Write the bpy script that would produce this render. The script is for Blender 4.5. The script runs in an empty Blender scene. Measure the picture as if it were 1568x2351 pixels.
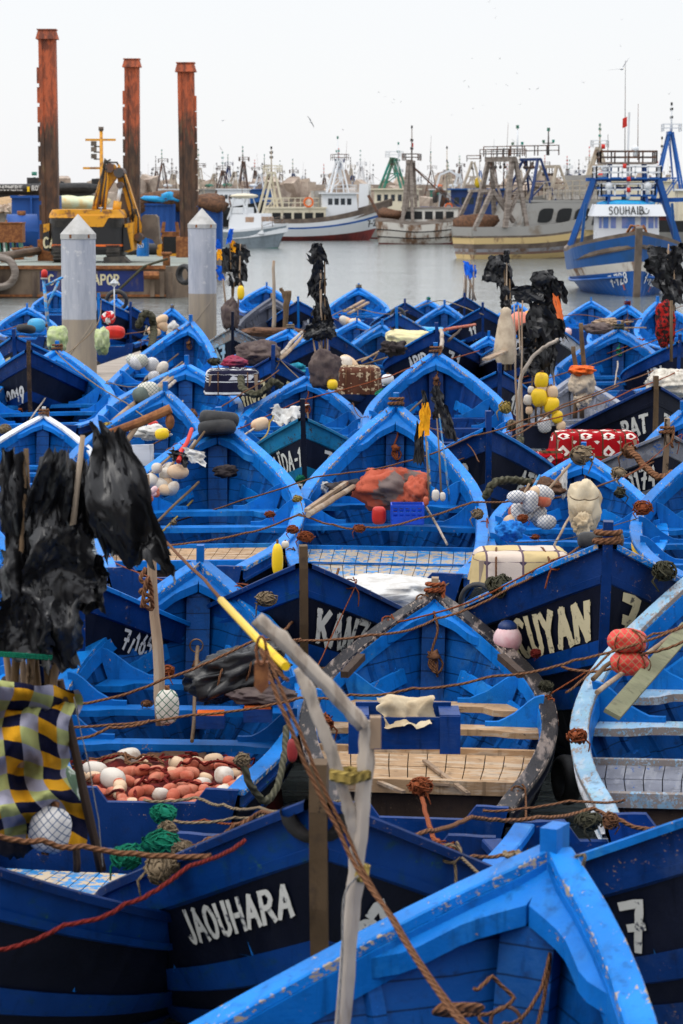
import bpy, bmesh, math, random
from mathutils import Vector, Matrix, noise
R = math.radians
rnd = random.Random(7)
scene = bpy.context.scene
col = scene.collection
# ---------------- camera, sky, sun, exposure ----------------
CAMZ = 4.75
F = 6200.0                      # focal length in pixels of a 1568 px wide frame
CX, CY = 784.0, 1175.3
PITCH = math.atan((CY - 439.0) / F)
cam = bpy.data.cameras.new('camera'); camo = bpy.data.objects.new('camera', cam); col.objects.link(camo)
camo.location = (0, 0, CAMZ); camo.rotation_euler = (math.pi/2 - PITCH, 0, 0)
cam.sensor_fit = 'VERTICAL'; cam.sensor_height = 36.0; cam.lens = F / 2350.6 * 36.0
cam.clip_start = 0.5; cam.clip_end = 20000
cam.dof.use_dof = True; cam.dof.focus_distance = 26.0; cam.dof.aperture_fstop = 5.6
scene.camera = camo
scene.render.resolution_x = 683; scene.render.resolution_y = 1024
scene.view_settings.view_transform = 'Standard'; scene.view_settings.look = 'None'
scene.view_settings.exposure = 0.27; scene.view_settings.gamma = 1.0
scene.cycles.use_denoising = True
scene.cycles.max_bounces = 8; scene.cycles.transparent_max_bounces = 16
w = bpy.data.worlds.new("World"); scene.world = w; w.use_nodes = True
wt = w.node_tree; wt.nodes.clear()
SUN_EL, SUN_ROT = R(52), R(-60)
def _world():
    N = wt.nodes; L = wt.links
    o = N.new('ShaderNodeOutputWorld'); mix = N.new('ShaderNodeMixShader'); mix.inputs[0].default_value = 0.86
    s = N.new('ShaderNodeTexSky'); s.sky_type = 'NISHITA'; s.sun_disc = False; s.sun_elevation = SUN_EL; s.sun_rotation = SUN_ROT
    b1 = N.new('ShaderNodeBackground'); b1.inputs[1].default_value = 0.1
    L.new(s.outputs[0], b1.inputs[0])
    # the overcast layer in front of the clear sky
    tc = N.new('ShaderNodeTexCoord'); nz = N.new('ShaderNodeTexNoise'); nz.inputs['Scale'].default_value = 1.6; nz.inputs['Detail'].default_value = 4
    L.new(tc.outputs['Generated'], nz.inputs['Vector'])
    cr = N.new('ShaderNodeValToRGB'); cr.color_ramp.elements[0].position = 0.3; cr.color_ramp.elements[1].position = 0.75
    cr.color_ramp.elements[0].color = (0.88, 0.895, 0.94, 1); cr.color_ramp.elements[1].color = (0.95, 0.955, 0.97, 1)
    L.new(nz.outputs[0], cr.inputs[0])
    b2 = N.new('ShaderNodeBackground')
    # an overcast sky is about twice as bright overhead as at the horizon
    sx = N.new('ShaderNodeSeparateXYZ'); L.new(tc.outputs['Generated'], sx.inputs[0])
    mr = N.new('ShaderNodeMapRange'); mr.inputs[1].default_value = 0.10; mr.inputs[2].default_value = 0.95; mr.inputs[3].default_value = 0.90; mr.inputs[4].default_value = 2.05
    L.new(sx.outputs[2], mr.inputs[0]); L.new(mr.outputs[0], b2.inputs[1])
    L.new(cr.outputs[0], b2.inputs[0])
    L.new(b1.outputs[0], mix.inputs[1]); L.new(b2.outputs[0], mix.inputs[2]); L.new(mix.outputs[0], o.inputs[0])
_world()
sl = bpy.data.lights.new('sun', 'SUN'); sl.energy = 1.0; sl.angle = R(25); sl.color = (1, 0.96, 0.9)
so = bpy.data.objects.new('sun', sl); col.objects.link(so)
_sd = Vector((math.sin(SUN_ROT)*math.cos(SUN_EL), math.cos(SUN_ROT)*math.cos(SUN_EL)*-1, math.sin(SUN_EL)))
so.rotation_euler = _sd.to_track_quat('Z', 'Y').to_euler()

_f = Vector((0, math.cos(PITCH), -math.sin(PITCH))); _u = Vector((0, math.sin(PITCH), math.cos(PITCH))); _r = Vector((1, 0, 0))
def ray(x, y): return _r*((x-CX)/F) + _u*((CY-y)/F) + _f
def P(x, y, z=0.0):             # the point of the plane at height z seen at (x, y)
    d = ray(x, y); t = (z - CAMZ)/d.z
    return Vector((d.x*t, d.y*t, z))
def Q(x, y, Y):                 # the point at distance Y seen at (x, y)
    d = ray(x, y); t = Y/d.y
    return Vector((d.x*t, Y, CAMZ + d.z*t))
def mpp(Y): return Y/F          # metres per frame unit at distance Y
# ---------------- materials ----------------
def newmat(name):
    m = bpy.data.materials.new(name); m.use_nodes = True
    nt = m.node_tree; b = nt.nodes['Principled BSDF']
    return m, nt, b
def val(nt, op, a, b=None, c=None, clamp=False):
    n = nt.nodes.new('ShaderNodeMath'); n.operation = op; n.use_clamp = clamp
    for i, x in enumerate((a, b, c)):
        if x is None: continue
        if isinstance(x, (int, float)): n.inputs[i].default_value = x
        else: nt.links.new(x, n.inputs[i])
    return n.outputs[0]
def mixc(nt, f, a, b, mode='MIX'):
    n = nt.nodes.new('ShaderNodeMix'); n.data_type = 'RGBA'; n.blend_type = mode; n.clamp_factor = True
    for sock, x in ((n.inputs[0], f), (n.inputs[6], a), (n.inputs[7], b)):
        if isinstance(x, (int, float)): sock.default_value = x
        elif isinstance(x, tuple): sock.default_value = (*x[:3], 1)
        else: nt.links.new(x, sock)
    return n.outputs[2]
def coords(nt, scale=(1, 1, 1), rand=True):
    tc = nt.nodes.new('ShaderNodeTexCoord'); mp = nt.nodes.new('ShaderNodeMapping'); mp.inputs['Scale'].default_value = scale
    nt.links.new(tc.outputs['Object'], mp.inputs['Vector'])
    if rand:
        oi = nt.nodes.new('ShaderNodeObjectInfo'); cb = nt.nodes.new('ShaderNodeCombineXYZ')
        v = val(nt, 'MULTIPLY', oi.outputs['Random'], 60.0)
        for i in range(3): nt.links.new(v, cb.inputs[i])
        nt.links.new(cb.outputs[0], mp.inputs['Location'])
    return mp.outputs[0]
def tnoise(nt, vec, scale, detail=4, rough=0.6):
    n = nt.nodes.new('ShaderNodeTexNoise'); n.inputs['Scale'].default_value = scale; n.inputs['Detail'].default_value = detail; n.inputs['Roughness'].default_value = rough
    nt.links.new(vec, n.inputs['Vector']); return n.outputs[0]
def step(nt, x, lo, hi):
    n = nt.nodes.new('ShaderNodeMapRange'); n.interpolation_type = 'SMOOTHSTEP'
    n.inputs[1].default_value = lo; n.inputs[2].default_value = hi
    nt.links.new(x, n.inputs[0]); return n.outputs[0]
def attr(nt, name, kind='GEOMETRY'):
    n = nt.nodes.new('ShaderNodeAttribute'); n.attribute_name = name; n.attribute_type = kind
    return n.outputs['Fac']
def bump(nt, b, h, strength=0.3, dist=0.01):
    n = nt.nodes.new('ShaderNodeBump'); n.inputs['Strength'].default_value = strength; n.inputs['Distance'].default_value = dist
    nt.links.new(h, n.inputs['Height']); nt.links.new(n.outputs[0], b.inputs['Normal'])
def paint(name, c, under=(0.42, 0.27, 0.16), wear=0.5, rough=0.42, dirt=(0.01, 0.012, 0.02), dirty=0.35, stretch=(1, 5, 5), planks=0.0, second=None, grain=0.35, spec=0.16, seams=False):
    """painted wood: colour drift, dirt, chips down to the wood (more where the vertex attribute 'wear' is high)"""
    m, nt, b = newmat(name)
    v = coords(nt, stretch); v1 = coords(nt)
    big = tnoise(nt, v1, 1.7, 3); fine = tnoise(nt, v, 9.0, 6, 0.7); mid = tnoise(nt, v, 2.4, 5)
    base = mixc(nt, step(nt, big, 0.35, 0.65), tuple(x*0.78 for x in c), tuple(min(1, x*1.12+0.004) for x in c))
    if second: base = mixc(nt, step(nt, mid, 0.50, 0.62), base, second)
    ti = attr(nt, 'tint', 'OBJECT')
    fade = step(nt, tnoise(nt, coords(nt, (1, 1, 1)), 3.3, 6, 0.7), 0.50, 0.66)
    lum = max(c)
    if lum > .1 and c[2] > c[0]*2: base = mixc(nt, val(nt, 'MULTIPLY', fade, val(nt, 'ADD', .35, val(nt, 'MULTIPLY', ti, .3)), clamp=True), base, (c[0]+.03, c[1]*1.35+.02, c[2]*.92+.02))
    base = mixc(nt, val(nt, 'MULTIPLY', ti, -.38, clamp=True), base, tuple(x*.25 for x in c))
    streak = step(nt, tnoise(nt, coords(nt, (7, 7, .8)), 2.0, 4, .6), .54, .72)
    base = mixc(nt, val(nt, 'MULTIPLY', streak, .6), base, tuple(x*.35 for x in c))
    d = val(nt, 'MULTIPLY', step(nt, mid, 0.52, 0.78), dirty)
    if seams:
        tc_ = nt.nodes.new('ShaderNodeTexCoord'); sp_ = nt.nodes.new('ShaderNodeSeparateXYZ'); nt.links.new(tc_.outputs['Object'], sp_.inputs[0])
        ln_ = val(nt, 'LESS_THAN', val(nt, 'FRACT', val(nt, 'ADD', val(nt, 'MULTIPLY', sp_.outputs[2], 7.5), val(nt, 'MULTIPLY', big, .35))), .07)
        base = mixc(nt, val(nt, 'MULTIPLY', ln_, .75), base, tuple(x*.12 for x in c))
    base = mixc(nt, d, base, dirt)
    wa = attr(nt, 'wear')
    sc_ = tnoise(nt, v1, 5.0, 5, 0.65)
    chip = val(nt, 'ADD', val(nt, 'MULTIPLY', fine, 0.6), val(nt, 'MULTIPLY', sc_, 0.4))
    th = val(nt, 'ADD', chip, val(nt, 'MULTIPLY', wa, 0.11*wear*2))
    lo = 0.70 - 0.12*wear
    mask = step(nt, th, lo, lo+0.03)
    ucol = mixc(nt, fine, tuple(x*0.6 for x in under), under)
    base = mixc(nt, mask, base, ucol)
    nt.links.new(base, b.inputs['Base Color'])
    r = val(nt, 'ADD', val(nt, 'MULTIPLY', mask, 0.35), val(nt, 'ADD', rough-0.1, val(nt, 'MULTIPLY', big, 0.2)))
    nt.links.new(r, b.inputs['Roughness'])
    b.inputs['Specular IOR Level'].default_value = spec
    h = val(nt, 'SUBTRACT', val(nt, 'MULTIPLY', fine, 0.5), val(nt, 'MULTIPLY', mask, 0.35))
    bump(nt, b, h, grain, 0.02)
    return m
def plain(name, c, rough=0.6, metal=0.0, var=0.25, scale=4.0, bumpy=0.0, c2=None, lo=0.4, hi=0.62, stretch=(1, 1, 1), trans=0.0, spec=0.4):
    m, nt, b = newmat(name)
    v = coords(nt, stretch); n = tnoise(nt, v, scale, 6, 0.65)
    if c2 is None: c2 = tuple(x*(1-var) for x in c)
    base = mixc(nt, step(nt, n, lo, hi), c, c2)
    nt.links.new(base, b.inputs['Base Color']); b.inputs['Roughness'].default_value = rough; b.inputs['Metallic'].default_value = metal
    b.inputs['Specular IOR Level'].default_value = spec
    if bumpy: bump(nt, b, tnoise(nt, v, scale*3, 6, 0.7), bumpy, 0.02)
    return m
def ropemat(name, c, c2, freq=22.0):
    m, nt, b = newmat(name)
    u = attr(nt, 'ru'); a = attr(nt, 'ra')
    s = val(nt, 'SINE', val(nt, 'ADD', val(nt, 'MULTIPLY', u, freq*6.283), val(nt, 'MULTIPLY', a, 3*6.283)))
    s = val(nt, 'ADD', val(nt, 'MULTIPLY', s, 0.5), 0.5)
    n = tnoise(nt, coords(nt), 14.0, 4)
    cc = mixc(nt, n, c, c2)
    cc = mixc(nt, val(nt, 'MULTIPLY', val(nt, 'SUBTRACT', 1.0, s), 0.7), cc, tuple(x*0.25 for x in c))
    nt.links.new(cc, b.inputs['Base Color']); b.inputs['Roughness'].default_value = 0.85; b.inputs['Specular IOR Level'].default_value = 0.1
    bump(nt, b, s, 0.8, 0.01)
    return m
BLUE = (0.002, 0.15, 0.53)
M = {}
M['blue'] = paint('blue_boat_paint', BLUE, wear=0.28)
M['blue_bright'] = paint('bright_blue_paint', (0.003, 0.20, 0.66), wear=0.55, under=(0.50, 0.40, 0.28))
M['blue_in'] = paint('shaded_inner_blue', (0.0008, 0.075, 0.30), wear=0.3, under=(0.02, 0.20, 0.75), dirty=0.6, seams=True)  # same blue as outside, darkened: interior shade is put into the colour
M['well'] = paint('shaded_dirty_bilge', (0.004, 0.014, 0.045), under=(.03, .03, .03), wear=.5, dirty=.6)  # dirty navy floor, with the shade of deep wells put into its colour
M['blue_dark'] = paint('dark_blue_paint', (0.0008, 0.032, 0.17), wear=0.3, dirty=0.6)
M['blue_strake'] = paint('shaded_strake_blue', (0.0008, 0.056, 0.29), wear=0.32, under=(0.03, 0.12, 0.10), dirty=0.7, dirt=(0.01, 0.05, 0.06))  # darker strake paint, deepened further with painted hull-side shade
M['teal'] = paint('teal_blue_paint', (0.005, 0.15, 0.32), wear=0.4, under=(0.05, 0.04, 0.03), dirty=0.6)
M['navy'] = paint('navy_paint', (0.0035, 0.006, 0.02), wear=0.12, under=(0.02, 0.03, 0.07), dirty=0.2, rough=0.5)
M['black'] = paint('black_hull_paint', (0.003, 0.004, 0.007), wear=0.1, under=(0.02, 0.05, 0.08), dirty=0.1, rough=0.5)
M['blackrim'] = paint('black_weathered_rim', (0.018, 0.016, 0.018), second=(.20, .16, .14), under=(0.42, 0.33, 0.27), wear=0.62, dirty=0.2, grain=0.6)
M['wornrim'] = paint('worn_wood_rim', (0.42, 0.36, 0.31), under=(0.03, 0.03, 0.035), wear=0.7, dirty=0.5, grain=0.6)
M['whitepaint'] = paint('white_boat_paint', (0.62, 0.64, 0.68), under=(0.25, 0.2, 0.16), wear=0.45, dirty=0.3, dirt=(0.2, 0.2, 0.22))
M['paleblue'] = paint('pale_blue_paint', (0.25, 0.42, 0.58), under=(0.30, 0.26, 0.24), wear=0.75, second=(0.42, 0.50, 0.58), dirty=0.3)
M['grey'] = paint('grey_boat_paint', (0.20, 0.21, 0.25), under=(0.02, 0.12, 0.42), wear=0.45, second=(0.30, 0.31, 0.35))
M['darkgrey'] = paint('dark_grey_paint', (0.085, 0.09, 0.115), under=(0.2, 0.14, 0.1), wear=0.3)
M['wood'] = paint('bare_plank_wood', (0.38, 0.24, 0.13), under=(0.10, 0.06, 0.04), wear=0.35, second=(0.52, 0.40, 0.28), dirty=0.5, rough=0.7, stretch=(8, 1.5, 8))
M['woodblue'] = paint('worn_blue_planks', (0.03, 0.26, 0.62), under=(0.52, 0.42, 0.30), wear=0.95, second=(0.45, 0.42, 0.36), dirty=0.2, stretch=(1.5, 1.5, 3))
M['deckblue'] = paint('light_blue_deck', (0.02, 0.27, 0.72), under=(0.4, 0.5, 0.55), wear=0.3, dirty=0.2, stretch=(1, 6, 3))
M['driftwood'] = paint('weathered_wood', (0.30, 0.21, 0.14), under=(0.05, 0.035, 0.025), wear=0.5, second=(0.42, 0.34, 0.26), dirty=0.5, rough=0.8, stretch=(1, 1, 0.15), grain=0.6)
M['darkwood'] = paint('dark_wet_wood', (0.055, 0.035, 0.025), under=(0.16, 0.1, 0.06), wear=0.5, dirty=0.4, rough=0.7)
M['brownwood'] = paint('brown_stem_wood', (0.14, 0.09, 0.05), under=(0.05, 0.035, 0.025), wear=0.3, dirty=0.4, rough=0.7)
M['lettering'] = plain('white_lettering', (0.60, 0.60, 0.57), 0.7, c2=(0.05, 0.055, 0.08), scale=16, lo=0.56, hi=0.64)
M['cream'] = plain('cream_lettering', (0.60, 0.53, 0.33), 0.7, c2=(0.10, 0.09, 0.07), scale=16, lo=0.57, hi=0.66)
M['blacktxt'] = plain('black_lettering', (0.02, 0.02, 0.02), 0.6)
M['rope'] = ropemat('brown_rope', (0.20, 0.085, 0.04), (0.26, 0.13, 0.07))
M['rope_or'] = ropemat('orange_rope', (0.36, 0.10, 0.035), (0.28, 0.07, 0.03))
M['rope_tan'] = ropemat('tan_rope', (0.36, 0.27, 0.17), (0.22, 0.16, 0.10))
M['rope_dark'] = ropemat('mossy_rope', (0.07, 0.07, 0.035), (0.10, 0.09, 0.07), 9.0)
M['rope_white'] = ropemat('pale_rope', (0.55, 0.53, 0.50), (0.4, 0.36, 0.32))
M['rope_green'] = ropemat('green_rope', (0.01, 0.30, 0.16), (0.02, 0.18, 0.12))
M['rope_red'] = ropemat('dark_red_rope', (0.22, 0.02, 0.015), (0.15, 0.02, 0.015))
M['rope_yellow'] = ropemat('ochre_rope', (0.50, 0.36, 0.09), (0.35, 0.25, 0.08))
M['yellow'] = plain('yellow_plastic', (0.80, 0.52, 0.01), 0.4, c2=(0.62, 0.36, 0.02), scale=5, lo=0.55, hi=0.7)
M['orange'] = plain('orange_plastic', (0.85, 0.16, 0.02), 0.45)
M['redplastic'] = plain('red_plastic', (0.6, 0.02, 0.01), 0.45)
M['float_or'] = plain('terracotta_float', (0.42, 0.085, 0.04), 0.7, c2=(0.50, 0.17, 0.10), scale=8, bumpy=0.3)
M['float_cr'] = plain('cream_float', (0.62, 0.44, 0.28), 0.7, c2=(0.50, 0.22, 0.12), scale=5, lo=0.52, hi=0.8, bumpy=0.2)
M['float_wh'] = plain('white_float', (0.58, 0.53, 0.46), 0.7, c2=(0.36, 0.26, 0.19), scale=7, lo=0.48, hi=0.75, bumpy=.2)
M['pinkbuoy'] = plain('pink_buoy', (0.62, 0.30, 0.32), 0.5, c2=(0.70, 0.50, 0.50), scale=3)
M['rubber'] = plain('black_rubber', (0.014, 0.014, 0.015), 0.6, c2=(0.035, 0.033, 0.032), scale=5, bumpy=0.2)
M['rust'] = plain('rust', (0.16, 0.055, 0.02), 0.85, c2=(0.30, 0.12, 0.04), scale=6, bumpy=0.4)
M['metal'] = plain('worn_steel', (0.25, 0.24, 0.23), 0.45, metal=0.6, c2=(0.2, 0.1, 0.05), scale=5)
M['galv'] = plain('galvanised_metal', (0.5, 0.5, 0.5), 0.45, metal=0.5)
M['glass'] = plain('dark_glass', (0.02, 0.03, 0.04), 0.12, spec=0.8)
def clothmat(name, c, c2, scale=6.0, rough=0.9, lo=0.35, hi=0.65, sheen=0.0, bscale=60, bs=0.25):
    m, nt, b = newmat(name); v = coords(nt)
    base = mixc(nt, step(nt, tnoise(nt, v, scale, 5), lo, hi), c, c2)
    nt.links.new(base, b.inputs['Base Color']); b.inputs['Roughness'].default_value = rough; b.inputs['Specular IOR Level'].default_value = 0.2
    bump(nt, b, tnoise(nt, v, bscale, 3), bs, 0.01); return m
M['bag'] = plain('black_bag_plastic', (0.006, 0.006, 0.007), 0.34, c2=(0.012, 0.012, 0.014), scale=4, bumpy=0.1, spec=0.4)
M['cloth_grey'] = clothmat('grey_brown_cloth', (0.12, 0.09, 0.08), (0.07, 0.05, 0.05))
M['cloth_dark'] = clothmat('dark_cloth', (0.025, 0.02, 0.022), (0.05, 0.04, 0.04))
M['cloth_beige'] = clothmat('beige_sackcloth', (0.55, 0.45, 0.33), (0.42, 0.33, 0.24))
M['cloth_white'] = clothmat('white_sheet', (0.62, 0.62, 0.60), (0.45, 0.43, 0.40))
M['cloth_cream'] = clothmat('cream_canvas', (0.62, 0.52, 0.36), (0.42, 0.32, 0.2), scale=4)
M['cloth_red'] = clothmat('rust_red_tarp', (0.42, 0.09, 0.05), (0.16, 0.12, 0.11), scale=2.2, lo=0.52, hi=0.6)
M['tarp_blue'] = clothmat('blue_plastic_sheet', (0.02, 0.25, 0.6), (0.03, 0.35, 0.6), rough=0.4)
M['tarp_yel'] = clothmat('pale_yellow_sheet', (0.66, 0.62, 0.33), (0.60, 0.52, 0.3), rough=0.6)
M['tarp_green'] = clothmat('pale_green_sheet', (0.36, 0.44, 0.17), (0.46, 0.5, 0.28), rough=0.45)
M['net_red'] = clothmat('dark_red_net', (0.13, 0.012, 0.01), (0.06, 0.01, 0.01), bscale=90, bs=1.0, rough=0.95)
M['net_brown'] = clothmat('brown_net', (0.16, 0.08, 0.045), (0.08, 0.045, 0.03), bscale=90, bs=1.0, rough=0.95)
M['flag_blue'] = clothmat('blue_flag', (0.01, 0.14, 0.7), (0.01, 0.1, 0.55))
M['flag_yellow'] = clothmat('orange_yellow_flag', (0.8, 0.36, 0.01), (0.7, 0.28, 0.01))
M['leopard'] = clothmat('red_patterned_cloth', (0.32, 0.012, 0.01), (0.02, 0.01, 0.01), scale=14, lo=0.47, hi=0.53)
# ---------------- mesh collector ----------------
class G:
    def __init__(s): s.v = []; s.f = []; s.m = []; s.w = []; s.u = None; s.smooth = []
    def vert(s, p, w=0.0):
        s.v.append(tuple(p)); s.w.append(w); return len(s.v)-1
    def face(s, idx, m=0, sm=False): s.f.append(tuple(idx)); s.m.append(m); s.smooth.append(sm)
    def grid(s, rows, m=0, wear=None, sm=True, flip=False, closeu=False):
        """rows: lists of points, all of one length; m may be a list, one entry per strip"""
        ids = []
        for i, r in enumerate(rows):
            ids.append([s.vert(p, (wear[i] if wear else 0.0)) for p in r])
        for i in range(len(ids)-1):
            mm = m[i] if isinstance(m, (list, tuple)) else m
            if mm is None: continue
            n = len(ids[i])
            for j in range(n if closeu else n-1):
                k = (j+1) % n
                q = (ids[i][j], ids[i][k], ids[i+1][k], ids[i+1][j])
                s.face(q[::-1] if flip else q, mm, sm)
        return ids
    def box(s, c, d, m=0, rot=None, w=0.3, taper=1.0):
        c = Vector(c); x, y, z = (Vector(d)*0.5)
        ids = []
        for sx, sy, sz in ((-1,-1,-1),(1,-1,-1),(1,1,-1),(-1,1,-1),(-1,-1,1),(1,-1,1),(1,1,1),(-1,1,1)):
            t = taper if sz > 0 else 1.0
            p = Vector((sx*x*t, sy*y*t, sz*z))
            if rot is not None: p = rot @ p
            ids.append(s.vert(c+p, w))
        for q in ((0,3,2,1),(4,5,6,7),(0,1,5,4),(1,2,6,5),(2,3,7,6),(3,0,4,7)): s.face([ids[k] for k in q], m)
    def prism(s, pts, n, m=0, w=0.5):
        """closed outline pts extruded by vector n"""
        n = Vector(n); a = [s.vert(p, w) for p in pts]; b = [s.vert(Vector(p)+n, w) for p in pts]
        k = len(a)
        s.face(a[::-1], m); s.face(b, m)
        for i in range(k): s.face((a[i], a[(i+1) % k], b[(i+1) % k], b[i]), m)
    def beam(s, a, b, w, h=None, m=0, up=Vector((0, 0, 1)), w2=None):
        a = Vector(a); b = Vector(b); h = h or w; d = (b-a)
        if d.length < 1e-6: return
        dn = d.normalized()
        if abs(dn.dot(up)) > 0.95: up = Vector((0, 1, 0))
        x = dn.cross(up).normalized(); y = x.cross(dn)
        k = w2 or 1.0; ids = []
        for p, q in ((a, 1.0), (b, k)):
            for sx, sy in ((-1,-1),(1,-1),(1,1),(-1,1)): ids.append(s.vert(p + x*sx*w*0.5*q + y*sy*h*0.5*q, 0.5))
        for q in ((0,3,2,1),(4,5,6,7),(0,1,5,4),(1,2,6,5),(2,3,7,6),(3,0,4,7)): s.face([ids[i] for i in q], m)
    def tube(s, pts, r, m=0, n=8, caps=True, rough=0.0):
        pts = [Vector(p) for p in pts]; k = len(pts)
        if s.u is None: s.u = {}
        rs = r if isinstance(r, (list, tuple)) else [r]*k
        t0 = (pts[1]-pts[0]).normalized(); up = Vector((0, 0, 1)) if abs(t0.z) < 0.9 else Vector((1, 0, 0))
        x = t0.cross(up).normalized(); L = 0.0; prev = None; first = None
        for i in range(k):
            t = (pts[min(i+1, k-1)] - pts[max(i-1, 0)])
            t = t.normalized() if t.length > 1e-9 else t0
            x = (x - t*x.dot(t)); x = x.normalized() if x.length > 1e-6 else t.orthogonal().normalized()
            y = t.cross(x)
            if i: L += (pts[i]-pts[i-1]).length
            ring = []
            for j in range(n+1):
                a = 2*math.pi*j/n; rr = rs[i]
                if rough and j < n: rr *= 1 + rnd.uniform(-rough, rough)
                if rough and j == n: p = Vector(s.v[ring[0]])
                else: p = pts[i] + (x*math.cos(a) + y*math.sin(a))*rr
                q = s.vert(p, 0.3); s.u[q] = (L, j/n); ring.append(q)
            if prev:
                for j in range(n): s.face((prev[j], prev[j+1], ring[j+1], ring[j]), m, True)
            else: first = ring
            prev = ring
        if caps:
            s.face(first[:n][::-1], m); s.face(prev[:n], m)
    def ball(s, c, r, m=0, n=10, k=7, rot=None, sq=1.0, noise_=0.0):
        c = Vector(c); r = Vector(r) if not isinstance(r, (int, float)) else Vector((r, r, r)); rows = []
        for i in range(k+1):
            th = math.pi*i/k; row = []
            for j in range(n):
                a = 2*math.pi*j/n
                p = Vector((math.sin(th)*math.cos(a), math.sin(th)*math.sin(a), math.cos(th)))
                if sq != 1.0: p = Vector([math.copysign(abs(q)**sq, q) for q in p])
                p = Vector((p.x*r.x, p.y*r.y, p.z*r.z))
                if noise_: p *= 1 + noise_*noise.noise(p*(1.5/max(r)) + c*3.1)
                if rot is not None: p = rot @ p
                row.append(c+p)
            rows.append(row)
        s.grid(rows, m, closeu=True)
    def cyl(s, a, b, r, m=0, n=12, r2=None):
        s.tube([a, b], [r, r2 if r2 is not None else r], m, n)
    def build(s, name, mats, parent=None, recalc=False):
        me = bpy.data.meshes.new(name); me.from_pydata(s.v, [], s.f)
        if not isinstance(mats, (list, tuple)): mats = [mats]
        for m in mats: me.materials.append(M[m] if isinstance(m, str) else m)
        me.polygons.foreach_set('material_index', s.m)
        me.polygons.foreach_set('use_smooth', s.smooth)
        a = me.attributes.new('wear', 'FLOAT', 'POINT'); a.data.foreach_set('value', s.w)
        if s.u:
            for nm, k in (('ru', 0), ('ra', 1)):
                a = me.attributes.new(nm, 'FLOAT', 'POINT'); a.data.foreach_set('value', [s.u.get(i, (0, 0))[k] for i in range(len(s.v))])
        me.update()
        if recalc:
            bm = bmesh.new(); bm.from_mesh(me); bmesh.ops.recalc_face_normals(bm, faces=bm.faces); bm.to_mesh(me); bm.free()
        o = bpy.data.objects.new(name, me); col.objects.link(o)
        if parent is not None: o.parent = parent
        return o
def tag(o, label, cat, group=None, kind=None):
    o['label'] = label; o['category'] = cat
    if group: o['group'] = group
    if kind: o['kind'] = kind
    return o
def thing(name, label, cat, loc=(0, 0, 0), rz=0.0, group=None, scale=None):
    o = bpy.data.objects.new(name, None); col.objects.link(o); o.location = loc; o.rotation_euler = (0, 0, rz)
    o.empty_display_size = 0.3
    return tag(o, label, cat, group)
def struct(g, name, mats):
    o = g.build(name, mats) if isinstance(g, G) else g
    o['kind'] = 'structure'; return o
def sm01(x): x = max(0.0, min(1.0, x)); return x*x*(3-2*x)
def interp(tab, t):
    """Catmull-Rom through (t, value) pairs"""
    n = len(tab)
    if t <= tab[0][0]: return tab[0][1]
    if t >= tab[-1][0]: return tab[-1][1]
    for i in range(n-1):
        if t <= tab[i+1][0]: break
    (t0, v0), (t1, v1) = tab[i], tab[i+1]
    h = t1-t0; u = (t-t0)/h
    m0 = (v1-tab[i-1][1])/(t1-tab[i-1][0]) if i > 0 else (v1-v0)/h
    m1 = (tab[i+2][1]-v0)/(tab[i+2][0]-t0) if i+2 < n else (v1-v0)/h
    return (2*u**3-3*u*u+1)*v0 + (u**3-2*u*u+u)*h*m0 + (3*u*u-2*u**3)*v1 + (u**3-u*u)*h*m1
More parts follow.
